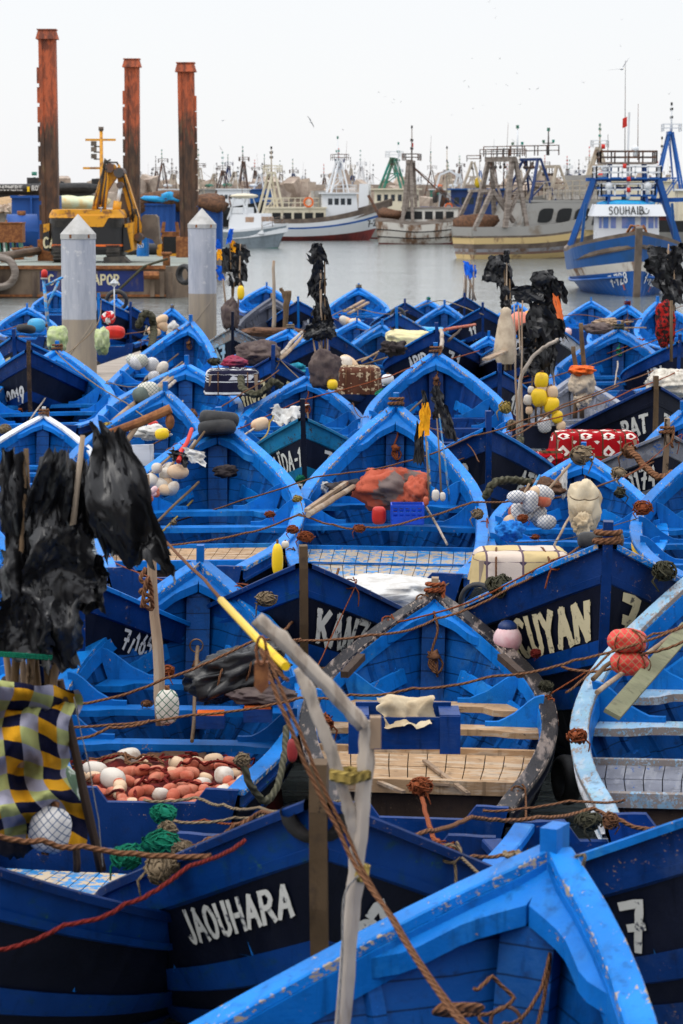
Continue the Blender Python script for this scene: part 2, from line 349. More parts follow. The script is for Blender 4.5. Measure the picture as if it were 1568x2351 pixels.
# ---------------- hand-painted lettering: brush strokes on a 1-high cell ----------------
def _arc(cx, cy, rx, ry, a0, a1, n=9): return [(cx+rx*math.cos(R(a0+(a1-a0)*i/n)), cy+ry*math.sin(R(a0+(a1-a0)*i/n))) for i in range(n+1)]
GL = {
'A': (.62, [[(0.03,0),(.31,1)],[(.31,1),(.59,0)],[(.14,.36),(.48,.36)]]),
'B': (.55, [[(.06,0),(.06,1)],[(.06,1)]+_arc(.27,.76,.22,.24,90,-90)+[(.06,.52)],[(.06,.52)]+_arc(.28,.26,.25,.26,90,-90)+[(.06,0)]]),
'C': (.55, [_arc(.3,.5,.25,.5,50,310,12)]),
'D': (.58, [[(.06,0),(.06,1)],[(.06,1)]+_arc(.22,.5,.32,.5,90,-90,12)+[(.06,0)]]),
'E': (.5, [[(.06,0),(.06,1)],[(.06,1),(.45,1)],[(.06,.52),(.38,.52)],[(.06,0),(.47,0)]]),
'F': (.48, [[(.06,0),(.06,1)],[(.06,1),(.45,1)],[(.06,.52),(.36,.52)]]),
'G': (.6, [_arc(.3,.5,.26,.5,50,330,12),[(.32,.42),(.56,.42),(.56,.1)]]),
'H': (.58, [[(.07,0),(.07,1)],[(.51,0),(.51,1)],[(.07,.5),(.51,.5)]]),
'I': (.2, [[(.1,0),(.1,1)]]),
'J': (.42, [[(.32,1),(.32,.25)]+_arc(.18,.2,.14,.2,0,-170,6)]),
'K': (.56, [[(.07,0),(.07,1)],[(.5,1),(.1,.45)],[(.2,.55),(.53,0)]]),
'L': (.46, [[(.06,1),(.06,0),(.45,0)]]),
'M': (.7, [[(.06,0),(.06,1)],[(.06,1),(.35,.3)],[(.35,.3),(.64,1)],[(.64,1),(.64,0)]]),
'N': (.6, [[(.07,0),(.07,1)],[(.07,1),(.53,0)],[(.53,0),(.53,1)]]),
'O': (.6, [_arc(.3,.5,.24,.5,0,360,16)]),
'P': (.52, [[(.06,0),(.06,1)],[(.06,1)]+_arc(.26,.74,.22,.26,90,-90)+[(.06,.48)]]),
'R': (.56, [[(.06,0),(.06,1)],[(.06,1)]+_arc(.26,.74,.22,.26,90,-90)+[(.06,.48)],[(.26,.48),(.52,0)]]),
'S': (.52, [_arc(.27,.75,.2,.25,40,230,9)+_arc(.25,.25,.22,.27,60,-140,9)]),
'T': (.54, [[(.27,0),(.27,1)],[(.02,1),(.52,1)]]),
'U': (.58, [[(.07,1),(.07,.3)]+_arc(.29,.26,.22,.26,180,360,8)+[(.51,1)]]),
'V': (.58, [[(.03,1),(.29,0)],[(.29,0),(.55,1)]]),
'W': (.8, [[(.03,1),(.2,0)],[(.2,0),(.4,.8)],[(.4,.8),(.6,0)],[(.6,0),(.77,1)]]),
'X': (.56, [[(.04,1),(.52,0)],[(.52,1),(.04,0)]]),
'Y': (.56, [[(.03,1),(.28,.5)],[(.53,1),(.28,.5)],[(.28,.5),(.28,0)]]),
'Z': (.54, [[(.05,1),(.5,1)],[(.5,1),(.05,0)],[(.05,0),(.52,0)]]),
'0': (.52, [_arc(.26,.5,.2,.5,0,360,16)]),
'1': (.3, [[(.04,.78),(.18,1),(.18,0)]]),
'2': (.5, [_arc(.25,.74,.19,.26,160,-20,8)+[(.06,0)],[(.06,0),(.47,0)]]),
'3': (.5, [_arc(.23,.76,.2,.24,140,-85,8)+_arc(.23,.26,.23,.27,85,-140,8)]),
'4': (.54, [[(.36,0),(.36,1),(.04,.35),(.5,.35)]]),
'5': (.5, [[(.44,1),(.1,1),(.08,.55)]+_arc(.24,.3,.22,.3,110,-140,9)]),
'6': (.52, [[(.4,1)]+_arc(.26,.3,.2,.32,150,510,14)]),
'7': (.48, [[(.04,1),(.46,1),(.17,0)],[(.12,.48),(.42,.48)]]),
'8': (.5, [_arc(.25,.75,.17,.24,-90,270,12)+_arc(.25,.26,.21,.26,90,450,12)]),
'9': (.5, [_arc(.25,.7,.19,.3,0,360,12)+[(.42,.6),(.2,0)]]),
'/': (.34, [[(.06,-.1),(.3,.6)]]), '-': (.34, [[(.06,.45),(.3,.45)]]), '.': (.2, [[(.08,.3),(.12,.36)]]), ' ': (.4, []),
'n': (.34, [[(.05,0),(.05,.4)],[(.05,.34),(.16,.42),(.27,.34),(.27,0)]]),
'i': (.22, [[(.1,0),(.1,.75)],[(.1,.95),(.11,1.03)]]),
'Q': (.34, [[(.17,0),(.17,1)],[(.06,1.18),(.08,1.22)],[(.26,1.18),(.28,1.22)]]),   # capital I with two dots
'a': (1.5, [[(1.45,.5),(1.3,.05),(1.0,.0),(.8,.1),(.7,.45)],[(.72,.1),(.45,.0),(.3,.12),(.1,.1)],[(1.1,.7),(1.13,.75)],[(.45,.65),(.47,.7)]]),
'b': (1.2, [[(1.1,1.0),(1.08,.2),(.9,.0),(.6,.05),(.5,.4),(.35,.1),(.1,.0)],[(.6,-.25),(.62,-.2)],[(.4,-.25),(.42,-.2)]]),
'o': (1.0, _arc and [_arc(.35,.15,.28,.3,0,360,12),[(.3,.6),(.45,.95),(.6,.6)],[(.9,.1),(.95,.12)]]),
'c': (1.1, [[(1.0,.75),(.75,.3),(.4,.2),(.1,.55)],[(.5,.75),(.53,.8)]]),
}
def text_width(txt, gap=.14): return sum(GL[c][0]+gap for c in txt)-gap
def letter(g, txt, place, h, thick=.15, gap=.14, m=0, serif=False, n0=0.004, wob=0.015):
    """place(u, v, off) -> point; u runs along the writing and v up, both in metres from the start of the baseline"""
    x = 0.0; k = 0; rr = random.Random(hash(len(txt)*31+ord(txt[0])) & 0xffff)
    for ch in txt:
        wd, strokes = GL[ch]
        for st in strokes:
            pts = [(x+px+rr.uniform(-wob, wob), py+rr.uniform(-wob, wob)) for px, py in st]
            if len(pts) > 3 and st[0] == st[-1]: pts[-1] = pts[0]
            fine = []
            for i in range(len(pts)-1):
                (ax, ay), (bx, by) = pts[i], pts[i+1]
                q = max(1, int(math.hypot(bx-ax, by-ay)/.13))
                for j in range(q): fine.append((ax+(bx-ax)*j/q, ay+(by-ay)*j/q))
            fine.append(pts[-1])
            off = n0 + 0.0011*(k % 7); k += 1
            L = len(fine); row1 = []; row2 = []
            for i in range(L):
                ax, ay = fine[max(i-1, 0)]; bx, by = fine[min(i+1, L-1)]
                dx, dy = bx-ax, by-ay; l = math.hypot(dx, dy) or 1; t = thick*rr.uniform(.9, 1.1)*0.5
                cx, cy = fine[i]
                if i == 0: cx -= dx/l*t*.8; cy -= dy/l*t*.8
                if i == L-1: cx += dx/l*t*.8; cy += dy/l*t*.8
                row1.append(place((cx-dy/l*t)*h, (cy+dx/l*t)*h, off)); row2.append(place((cx+dy/l*t)*h, (cy-dx/l*t)*h, off))
            g.grid([row1, row2], m, sm=False)
            if serif and len(st) == 2 and abs(st[0][0]-st[1][0]) < .3:
                for (ex, ey) in (pts[0], pts[-1]):
                    if ey > .2 and ey < .8: continue
                    off = n0 + 0.0011*(k % 7); k += 1
                    yy = ey*0.94 + 0.03; a, b_ = ex-.13, ex+.13
                    g.grid([[place((a+(b_-a)*q/3)*h, (yy+.06)*h, off) for q in range(4)], [place((a+(b_-a)*q/3)*h, (yy-.06)*h, off) for q in range(4)]], m, sm=False)
        x += wd+gap
# ---------------- the blue wooden fishing boats ----------------
HB = [(0,.03),(.06,.29),(.12,.50),(.2,.72),(.28,.88),(.36,.965),(.48,1.0),(.6,.99),(.74,.95),(.87,.87),(1,.77)]
SH = [(0,1.0),(.087,.76),(.174,.56),(.26,.40),(.348,.265),(.435,.165),(.565,.06),(.695,.01),(.826,-.01),(1,.0)]
class Hull:
    def __init__(s, L, B, H, Mz=None, st=.78): s.st = st; s.L, s.B, s.H = L, B, H; s.k = B/1.95; s.M = Mz or .36*B
    def sheer(s, t): return s.M + interp(SH, t)*(s.H-s.M)
    def hb(s, t): return max(.028, interp(HB, t)*s.B*.5*(1-(1-s.st)*sm01((t-.42)/.62)))
    def sec(s, t, v):
        w = sm01(t/.5); a = 1-min(1, v)**1.15; b = (1-min(1, v)**2.3)**.72 if v < 1 else 0
        return a*(1-w)+b*w
    def pt(s, side, t, v, off=0.0):
        zs = s.sheer(t); zk = -.13*s.k
        d = t*s.L + .42*s.k*v**1.5*(1-t)**5
        return Vector((s.L/2-d, side*max(.02, s.hb(t)*s.sec(t, v)+off), zs-v*(zs-zk)))
    def vz(s, t, z): zs = s.sheer(t); return (zs-z)/(zs+.13*s.k)
    def iny(s, t, z, off=.03): return max(.01, s.hb(t)*s.sec(t, max(0, s.vz(t, z)))-off)
    def X(s, t): return s.L/2 - t*s.L
SCH = {   # colour schemes: cap, side plank, inside, lower strakes, hull, stem, deck
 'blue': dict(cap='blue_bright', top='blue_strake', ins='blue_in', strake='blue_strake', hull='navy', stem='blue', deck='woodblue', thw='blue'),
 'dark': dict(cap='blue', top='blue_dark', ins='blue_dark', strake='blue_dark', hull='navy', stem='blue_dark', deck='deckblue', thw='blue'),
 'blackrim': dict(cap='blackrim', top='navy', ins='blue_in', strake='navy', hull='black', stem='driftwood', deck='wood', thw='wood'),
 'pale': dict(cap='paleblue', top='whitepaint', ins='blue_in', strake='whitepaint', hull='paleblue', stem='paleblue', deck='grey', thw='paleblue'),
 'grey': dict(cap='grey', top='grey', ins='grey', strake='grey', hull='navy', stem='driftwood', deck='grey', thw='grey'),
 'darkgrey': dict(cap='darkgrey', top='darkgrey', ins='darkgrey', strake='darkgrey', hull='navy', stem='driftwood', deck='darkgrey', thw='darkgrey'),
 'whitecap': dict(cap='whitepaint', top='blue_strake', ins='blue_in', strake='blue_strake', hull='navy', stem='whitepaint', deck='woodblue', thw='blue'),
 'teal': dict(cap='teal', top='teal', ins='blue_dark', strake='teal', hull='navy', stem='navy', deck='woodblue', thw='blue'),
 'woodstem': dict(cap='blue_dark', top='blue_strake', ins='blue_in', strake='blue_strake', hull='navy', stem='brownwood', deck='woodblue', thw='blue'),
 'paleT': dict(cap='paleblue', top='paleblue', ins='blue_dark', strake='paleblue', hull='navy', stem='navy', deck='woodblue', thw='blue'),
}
BOATS = {}
def make_boat(key, label, pos, heading, L, B, H, sch='blue', deck='stern', text=(), lod=1, over=None, thwarts=(.27, .41, .565), post=.17, skip=(), Mz=None, st=.78):
    c = dict(SCH[sch]);  c.update(over or {})
    h = Hull(L, B, H, Mz, st); k = h.k
    root = thing('fishing_boat', label, 'boat', pos, R(90)-heading, group='wooden fishing boats packed together in the harbour')
    rr = random.Random(key)
    root.rotation_euler = (R(rr.uniform(-1.5, 1.5)), R(rr.uniform(-.8, .8)), R(90)-heading)
    NS = 22 if lod else 15
    ts = [(i/NS)**1.25 for i in range(NS+1)]
    # outside shell with raised strakes, and the lining
    rows = [(0,.018,'top'),(.10,.018,'top'),(.103,.04,'top'),(.132,.04,'top'),(.135,.0,'hull'),(.345,.0,'strake'),(.347,.022,'strake'),(.435,.022,'strake'),(.438,.0,'hull'),(.51,.0,'strake'),(.512,.02,'strake'),(.60,.02,'strake'),(.603,0,'hull'),(.80,0,'hull'),(1,0,None)]
    names = ['top', 'hull', 'strake', 'ins']; g = G()
    for side in (-1, 1):
        pr = [[h.pt(side, t, v, off*min(1, .25+t*8)) for t in ts] for v, off, _ in rows]
        we = [.9 if (off > .01) else .1 for v, off, _ in rows]
        g.grid(pr, [names.index(r[2]) if r[2] else None for r in rows[:-1]], we, sm=False, flip=(side > 0))
        vi = [0, .2, .4, .6, .78, .9]
        pr = [[h.pt(side, t, v, -.028) for t in ts] for v in vi]
        g.grid(pr, 3, sm=True, flip=(side < 0))
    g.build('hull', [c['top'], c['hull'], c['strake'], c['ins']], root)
    # gunwale cap + inwale
    for side in (-1, 1):
        pts = [Vector((h.X(t), side*h.hb(t), h.sheer(t))) for t in ts]
        nrm = []
        for i in range(len(pts)):
            d = pts[min(i+1, NS)]-pts[max(i-1, 0)]; n = Vector((-d.y, d.x, 0)).normalized()
            if n.y*side < 0: n = -n
            nrm.append(n)
        def line(off, dz):
            out = []
            for p, n in zip(pts, nrm):
                q = p+n*off*min(k, 1.05)
                if q.y*side < .0: q.y = 0.0
                q.z += dz*k; out.append(q)
            return out
        g = G()
        rws = [line(.05,-.004), line(.052,.028), line(.042,.036), line(-.068,.036), line(-.078,.03), line(-.078,-.004), line(.05,-.004)]
        g.grid(rws, 0, [.9, 1.0, .35, .35, 1.0, .8, .8], sm=False, flip=(side > 0))
        g.face([g.vert(r[-1], 1) for r in rws[:-1]], 0)
        g.build('gunwale', c['cap'], root)
        g = G()
        e = int(NS*.95)
        rws = [[p for p in line(*a)][:e] for a in ((-.05,-.006), (-.088,-.006), (-.092,-.135), (-.05,-.14))]
        g.grid(rws, 0, [.3, 1.0, .9, .3], sm=False, flip=(side > 0))
        g.build('inwale', c['thw'] if sch in ('blackrim',) and False else ('blue' if c['ins'] in ('blue_in', 'blue_dark') else c['ins']), root)
    # stem post
    g = G(); w_ = .062*k
    def stemx(v): return h.L/2 + .035*k - .42*k*v**1.5
    zt = H+post*k; pts = []
    for v in (0, .25, .5, .75, 1.0): pts.append((stemx(v), H-v*(H+.13*k)))
    rowsf = [[Vector((x+.03*k, y, z)) for x, z in [(stemx(0), zt)]+pts] for y in (-w_*.5, w_*.5)]
    rowsb = [[Vector((x-.085*k, y, z)) for x, z in [(stemx(0), zt)]+pts] for y in (-w_*.5, w_*.5)]
    g.grid([rowsb[0], rowsf[0], rowsf[1], rowsb[1], rowsb[0]], 0, [.9, 1, 1, .9, .9], sm=False, flip=True)
    g.face([g.vert(r[0], .8) for r in (rowsb[0], rowsf[0], rowsf[1], rowsb[1])], 0)
    g.build('stem_post', c['stem'], root)
    if 'inside' in skip: BOATS[key] = (root, h); _letters(root, h, text, k); return root
    # apron + breasthook
    g = G(); pts = [(h.L/2-.14*k-.36*k*v**1.3, H-v*(H+.1*k)) for v in (.13, .35, .57, .8)]
    g.grid([[Vector((x+.04, y, z)) for x, z in pts] for y in (-.10*k, -.10*k)][:1] + [[Vector((x-.05*k, y, z)) for x, z in pts] for y in (-.10*k, .10*k)] + [[Vector((x+.04, .10*k, z)) for x, z in pts]], 0, [.3, .8, .8, .3], sm=False)
    g.build('apron', 'blue_in' if c['ins'] == 'blue_in' else c['ins'], root)
    g = G(); n = 12; dm = .115
    for side in (-1, 1):
        o_, i_, ob, ib = [], [], [], []
        for j in range(n+1):
            t = .008+dm*j/n; yo = max(.02, h.hb(t)-.06*k)
            wd = (.085*(1-sm01((j/n-.2)/.4))+.075)*k*(1 if j < n else .15)
            if j == n-1: wd *= .8
            cx = h.X(t); z = h.sheer(t)-.012*k
            sl = 1.18
            yi = max(0.0, yo-wd*sl)
            o_.append(Vector((cx, side*yo, z))); i_.append(Vector((cx-.02*k, side*yi, z-.005)))
            ib.append(Vector((cx-.02*k, side*yi, z-.075*k))); ob.append(Vector((cx, side*yo, z-.075*k)))
        g.grid([o_, i_, ib, ob], 0, [.2, .9, .9, .2], sm=False, flip=(side > 0))
        g.face([g.vert(q[-1], .6) for q in (o_, i_, ib, ob)], 0)
    g.build('breasthook', 'blue' if 'blue' in c['ins'] else c['ins'], root)
    # ribs
    step_ = .27*k
    nrib = int(L*.93/step_)
    for q in range(1, nrib+1):
        t = q*step_/L
        if t < .07: continue
        for side in (-1, 1):
            g = G(); vv = [.03, .2, .38, .56, .74, .86]; a = []
            for dt, off in ((-.022*k/L, -.03), (-.022*k/L, -.062), (.022*k/L, -.062), (.022*k/L, -.03)):
                a.append([h.pt(side, t+dt, v, off) for v in vv])
            g.grid(a, 0, [.1, .9, .9, .1], sm=False, flip=(side > 0))
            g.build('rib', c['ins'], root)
    # breast stringers and risers
    def strip(t0, t1, za, zb, wid, name, mat, off=.065, thick=.03, n=10):
        for side in (-1, 1):
            g = G(); a = [[], [], [], []]
            for j in range(n+1):
                t = t0+(t1-t0)*j/n; z = (za+(zb-za)*j/n)*k
                for q, (oo, dz) in enumerate(((off, 0), (off+thick, 0), (off+thick, -wid*k), (off, -wid*k))):
                    a[q].append(Vector((h.X(t), side*h.iny(t, z+dz, oo), z+dz)))
            g.grid(a, 0, [.2, .9, .9, .2], sm=False, flip=(side > 0))
            g.face([g.vert(q[-1], .7) for q in a], 0); g.face([g.vert(q[0], .7) for q in a], 0)
            g.build(name, mat, root)
    strip(.10, thwarts[0]+.06, .98*h.H/1.6/k, .72, .12, 'stringer', 'blue' if 'blue' in c['ins'] else c['ins'])
    strip(.30, .97, .50, .40, .08, 'riser', c['ins'], off=.06)
    # thwarts
    if deck in ('big', 'mid'): thwarts = tuple(x for x in thwarts if x < .5)
    for q, t in enumerate(thwarts):
        z = h.sheer(t)-(.15 if q else .24)*k; tw = .20*k/L; ow = (.34 if q == 0 else .27)*k/L; g = G()
        y1 = h.iny(t, z, .035)
        out = ((1.0, ow), (.80, ow), (.70, ow*.95), (.58, tw*1.02), (.50, tw)); yb_ = lambda dt: h.iny(t+dt-tw*.6, z, .04)
        yf = h.iny(t-tw*.6, z, .045); fl = [(-a_, dt) for a_, dt in out]+[(a_, dt) for a_, dt in out[::-1]]
        back = [Vector((h.X(t+dt-tw*.6), a_*min(yb_(dt), yf*1.12), z)) for a_, dt in fl]
        fr = [Vector((h.X(t-tw*.6), a_*yf, z)) for a_, dt in fl]
        dn = Vector((0, 0, -.05*k)); rw = [fr, [a*.08+b*.92 for a, b in zip(fr, back)], back, [p+dn for p in back], [p+dn for p in fr], fr]
        g.grid(rw, 0, [.6, .1, 1.0, .9, .2, .6], sm=False, flip=True)
        g.build('thwart', c['thw'], root)
        if q or lod:
            for side in (-1, 1):
                g = G(); kh = .26*k; kl = .42*k; prof = []
                for j in range(9):
                    u = j/8; prof.append((u*kl, .035*k+(kh-.035*k)*(1-sm01(u*1.25))))
                prof = [(-.02, kh)]+prof+[(kl, 0), (-.02, 0)]
                xk = h.X(t-tw*.6)+.005; tq = t-tw*.6-.03*k/L
                g.prism([Vector((xk, side*(h.iny(tq, z+pz, .05)-py) if pz > .1 else side*(min(y1, h.iny(tq, z, .05))-py), z+pz)) for py, pz in prof], (-.05*k, 0, 0), 0, .8)
                g.build('knee', 'blue' if 'blue' in c['ins'] else c['thw'], root, recalc=True)
    # bottom boards
    g = G(); tt = [.2+.77*j/10 for j in range(11)]; z = .13*k
    ys = [-1, -.6, -.2, .2, .6, 1]
    g.grid([[Vector((h.X(t), yy*h.iny(t, z, .02), z+.02*abs(yy))) for t in tt] for yy in ys], 0, sm=False, flip=False)
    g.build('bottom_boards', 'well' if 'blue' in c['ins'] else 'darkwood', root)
    # stern deck of planks, with a lower locker face
    if deck:
        t0, t9 = {'stern': (.73, .965), 'big': (.50, .965), 'mid': (.50, .73), 'none': (.9, .965)}[deck]; zd = h.sheer(.85)-.13*k
        if deck != 'none':
            g = G(); n = int(B*.9/.13)
            for j in range(n):
                ya, yb = -1+2*j/n, -1+2*(j+1)/n; gap = .004
                for (ta, tb) in ((t0, t0+(t9-t0)*.42), (t0+(t9-t0)*.43+.002, t9)):
                    q = []
                    for t, yy in ((ta, ya), (tb, ya), (tb, yb), (ta, yb)):
                        q.append(Vector((h.X(t), yy*h.iny(t, zd, .03)+(gap if yy == ya else -gap), zd+rr.uniform(-.002, .002))))
                    g.prism([p-Vector((0, 0, .03)) for p in q], (0, 0, .03), 0, .5)
            g.build('stern_deck', c['deck'], root, recalc=True)
            g = G(); xx = h.X(t0)+.01; yb = h.iny(t0, zd, .03)
            g.box((xx, 0, zd+.0), (.05, yb*2, .09), 0, w=.9)
            g.build('deck_beam', c['thw'], root)
            g = G(); za_, zb_ = .16*k, zd-.05; ta_ = t0+.012; q = [Vector((h.X(ta_), sy*h.iny(ta_, zz, .045), zz)) for sy, zz in ((-1, za_), (1, za_), (1, zb_), (1, (za_+zb_)/2), (-1, (za_+zb_)/2), (-1, zb_))]; g.prism([q[0], q[1], q[3], q[2], q[5], q[4]], (-.03, 0, 0), 0, .4)
            g.build('locker_front', c['deck'] if c['deck'] != 'woodblue' else 'blue_dark', root)
            if deck == 'mid':
                g = G(); xx = h.X(t9)-.01; yb = h.iny(t9, zd, .03); g.box((xx, 0, zd), (.07, yb*2, .10), 0, w=.9); g.build('deck_beam', c['thw'], root)
                g = G(); g.prism([Vector((h.X(t9-.006), sy*h.iny(t9, zz, .05), zz)) for sy, zz in ((-1, .16*k), (1, .16*k), (1, zd-.06), (-1, zd-.06))], (-.02, 0, 0), 0, .5); g.build('locker_back', 'darkwood', root)
            if deck == 'big':
                g = G(); g.box((h.X(t0+(.965-t0)*.425), 0, zd+.018), (.035, yb*1.95, .02), 0, w=.9); g.build('batten', c['thw'], root)
    # transom with a dropped middle
    g = G(); zs = h.sheer(1.0); top = []
    for u in [-1+2*j/16 for j in range(17)]:
        a = abs(u); dz = .045*k if a > .62 else (.045*k-.10*k*sm01((.62-a)/.12))
        if a > .8: dz = .04*k
        top.append(Vector((h.X(1.0)+.0, u*(h.hb(1.0)+.01), zs+dz)))
    low = [Vector((h.X(1.0), p.y*.0+math.copysign(h.iny(1.0, z_, -.01), p.y) if False else p.y*h.sec(1.0, .55), z_)) for p, z_ in ((p, zs-.55*(zs+.13*k)) for p in top)]
    bot = [Vector((h.X(1.0), p.y*h.sec(1.0, .92), zs-.92*(zs+.13*k))) for p in top]
    dx = Vector((-.055*k, 0, 0))
    g.grid([bot, low, top, [p+dx for p in top], [p+dx for p in low], [p+dx for p in bot]], 0, [.1, .1, 1.0, 1.0, .1, .1], sm=False)
    g.build('transom', 'blue_dark' if 'grey' not in c['ins'] else c['ins'], root)
    _letters(root, h, text, k)
    BOATS[key] = (root, h); tv = rr.uniform(-1, 1)
    for o in root.children: o['tint'] = tv
    return root
def _letters(root, h, text, k):
    # (side, text, start distance from stem, baseline v, height, options)
    for side, s_, d0, v0, hh, opt in text:
        g = G(); wd = text_width(s_)*hh*opt.get('cond', 1.0)
        def place(u, v, off, side=side):
            u *= opt.get('cond', 1.0)
            d = d0+u if side > 0 else d0+wd-u
            t = min(.98, max(.002, d/h.L)); vv = v0 - v/(h.sheer(t)+.13*k)
            p = h.pt(side, t, vv, 0.0); a = h.pt(side, t+.01, vv, 0.0); b = h.pt(side, t, vv+.03, 0.0)
            n = (a-p).cross(b-p).normalized()
            if n.y*side < 0: n = -n
            return p+n*(off+opt.get('lift', .002))
        letter(g, s_, place, hh, opt.get('thick', .17), m=0, serif=opt.get('serif', False))
        g.build('lettering', opt.get('mat', 'lettering'), root)
def boat_A(key, label, bow, stern, W, sch='blue', r=2.5, **kw):
    """a boat seen from inside, bow away: bow tip, middle of the transom top and greatest width in the frame; r = length / width"""
    B = 2.0
    for _ in range(14):
        ps = P(stern[0], stern[1], .36*B); db = ray(*bow); best = None
        for rr_ in [r+.05*q*sg for q in range(0, 19) for sg in (1, -1)]:
            if not 1.9 <= rr_ <= 3.6: continue
            L = rr_*B; t = (ps.y+L)/db.y; x = db.x*t
            Y = ps.y+math.sqrt(max(.01, L*L-(x-ps.x)**2)); t = Y/db.y
            H = CAMZ+db.z*t
            if .62*B <= H <= .92*B: best = (L, H, Vector((db.x*t, Y, 0))); break
            e = min(abs(H-.62*B), abs(H-.92*B))
            if best is None or e < best[3]: best = (L, min(.92*B, max(.62*B, H)), Vector((db.x*t, Y, 0)), e)
        L, H, pb = best[:3]
        d = pb-ps; d.z = 0; hd = math.atan2(d.x, d.y)
        B = .5*B + .5*W*((pb.y*.42+ps.y*.58)/F)*1.0; B = max(1.5, min(2.9, B))
    pb = P(bow[0], bow[1], H)
    c = Vector((pb.x, pb.y, 0)) - Vector((math.sin(hd), math.cos(hd), 0))*L*.5
    print('BOAT', key, 'B %.2f L %.2f H %.2f r %.2f hd %.0f Y %.0f' % (B, L, H, L/B, math.degrees(hd), pb.y))
    return make_boat(key, label, c, hd, L, B, H, sch, **kw)
def boat_H(key, label, bow, deg, s=1.0, sch='blue', L=4.6, B=2.0, hz=1.12, **kw):
    """bow tip in the frame and compass heading of the bow (0 = straight away from the camera)"""
    pb = P(bow[0], bow[1], 1.45*s*hz); hd = R(deg)
    c = Vector((pb.x, pb.y, 0)) - Vector((math.sin(hd), math.cos(hd), 0))*L*s*.5
    kw.setdefault('Mz', .70*s)
    return make_boat(key, label, c, hd, L*s, B*s, 1.45*s*hz, sch, **kw)
def inboat(key, t, y, z=None, dz=0.0):
    """world point inside a boat: t from bow (0) to stern (1), y sideways (-1..1), height z or above the sheer"""
    root, h = BOATS[key]
    zz = (h.sheer(t)+dz) if z is None else z*h.k
    return root.matrix_basis @ Vector((h.X(t), y*h.hb(t), zz))
# ---------------- water ----------------
def build_water():
    m, nt, b = newmat('harbour_water')
    v = coords(nt, (1, 1, 1), False)
    mp = nt.nodes.new('ShaderNodeMapping'); mp.inputs['Scale'].default_value = (0.55, 1.0, 1.0); nt.links.new(v, mp.inputs['Vector'])
    n1 = tnoise(nt, mp.outputs[0], 1.1, 3, .55); n2 = tnoise(nt, mp.outputs[0], 0.09, 3, .5); n3 = tnoise(nt, mp.outputs[0], 5.0, 2, .5)
    hgt = val(nt, 'ADD', val(nt, 'MULTIPLY', n1, 1.0), val(nt, 'ADD', val(nt, 'MULTIPLY', n2, 1.6), val(nt, 'MULTIPLY', n3, .12)))
    b.inputs['Base Color'].default_value = (0.13, 0.15, 0.145, 1)  # paler than real water: sky glare is put into the base colour
    b.inputs['Roughness'].default_value = 0.13; b.inputs['IOR'].default_value = 1.8
    bump(nt, b, hgt, 0.6, 0.3)
    g = G(); ring = []
    S = 9000
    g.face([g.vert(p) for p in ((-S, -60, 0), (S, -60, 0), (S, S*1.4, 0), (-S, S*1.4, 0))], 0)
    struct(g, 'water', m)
build_water()
# the quay the photograph is taken from, and an unseen wall behind; both added to block light
g = G(); g.box((0, -15, 1.0), (160, 39, 4.1)); struct(g, 'quay', plain('quay_stone', (.20, .17, .14), .9, c2=(.12, .10, .08), scale=.8, bumpy=.4))
g = G(); g.box((0, -28, 7.0), (160, 4, 8.4))
for i in range(32): g.box((-77.5+5*i, -28, 11.8), (2.4, 3.9, 1.25))
struct(g, 'light_blocking_wall', plain('blocking_wall_stone', (.26, .20, .15), .9, c2=(.16, .12, .09), scale=.5, bumpy=.4))
# ---------------- the fleet ----------------
WH = {'mat': 'lettering', 'thick': .19, 'cond': .85}; CR = {'mat': 'cream', 'thick': .23, 'serif': True, 'cond': .8}; WS = {'mat': 'lettering', 'thick': .21, 'serif': True, 'cond': .85}
# nearest
boat_H('front', 'bright blue boat filling the foreground, brown rope coiled on its thwart', (1266, 1968), 27, 1.1, B=2.3, L=5.2, post=.11)
boat_H('jaou', 'blue boat lettered JAOUHARA with a cut tyre hung on its stem', (727, 1868), 184, 1.1, 'woodstem', L=3.8, B=2.4, Mz=.64,
       text=[(-1, 'JAOUHARA', .09, .26, .155, dict(mat='lettering', thick=.19, cond=.70)), (-1, '7/1175', .3, .74, .2, WH), (1, 'oc', .12, .32, .24, WH)], deck='stern')
boat_H('lowleft', 'blue boat at the left edge, nearest on that side, under the chequered blanket', (-375, 1912), 190, 1.1, 'woodstem', L=4.2, B=2.3, Mz=.68)
boat_H('lowright', 'dark sided boat at the lower right edge showing the figure 7', (1690, 1850), 180, 1.1, 'dark', L=3.8, B=2.3, Mz=.64, text=[(-1, '7', .36, .32, .24, WH)])
boat_A('floats', 'blue boat with a heap of terracotta net floats in its stern', (455, 1300), (345, 1815), 600, deck='none', over=dict(ins='blue_in'))
boat_A('blackrim', 'boat with a weathered black and bare wood rim and planked stern deck', (990, 1375), (965, 1850), 590, 'blackrim', deck='mid')
boat_H('pale', 'boat with a pale flaking blue grey rim at the right edge', (1728, 1240), 11, 1.22, 'pale', L=3.9, B=1.85, deck='mid', Mz=.80)
boat_H('kanz', 'dark hulled boat lettered KANZ with brown stem', (702, 1296), 176, 1.06, 'woodstem', L=4.4,
       text=[(1, 'KANZ', .11, .32, .26, WS), (-1, '618', .30, .31, .25, WS)])
boat_H('acuyan', 'dark hulled boat lettered ACUYAN with a tyre on its stem', (1380, 1262), 184, 1.22, 'blue', L=4.2, over=dict(stem='blue_dark', top='blue_dark'),
       text=[(-1, 'ACUYAN', .10, .325, .28, CR), (1, '7/19', .12, .32, .34, CR)])
boat_H('seven165', 'dark blue boat numbered 7/165 behind the black flags', (180, 1338), 178, 1.0, 'dark', text=[(1, '7/165', .38, .25, .15, WH)])
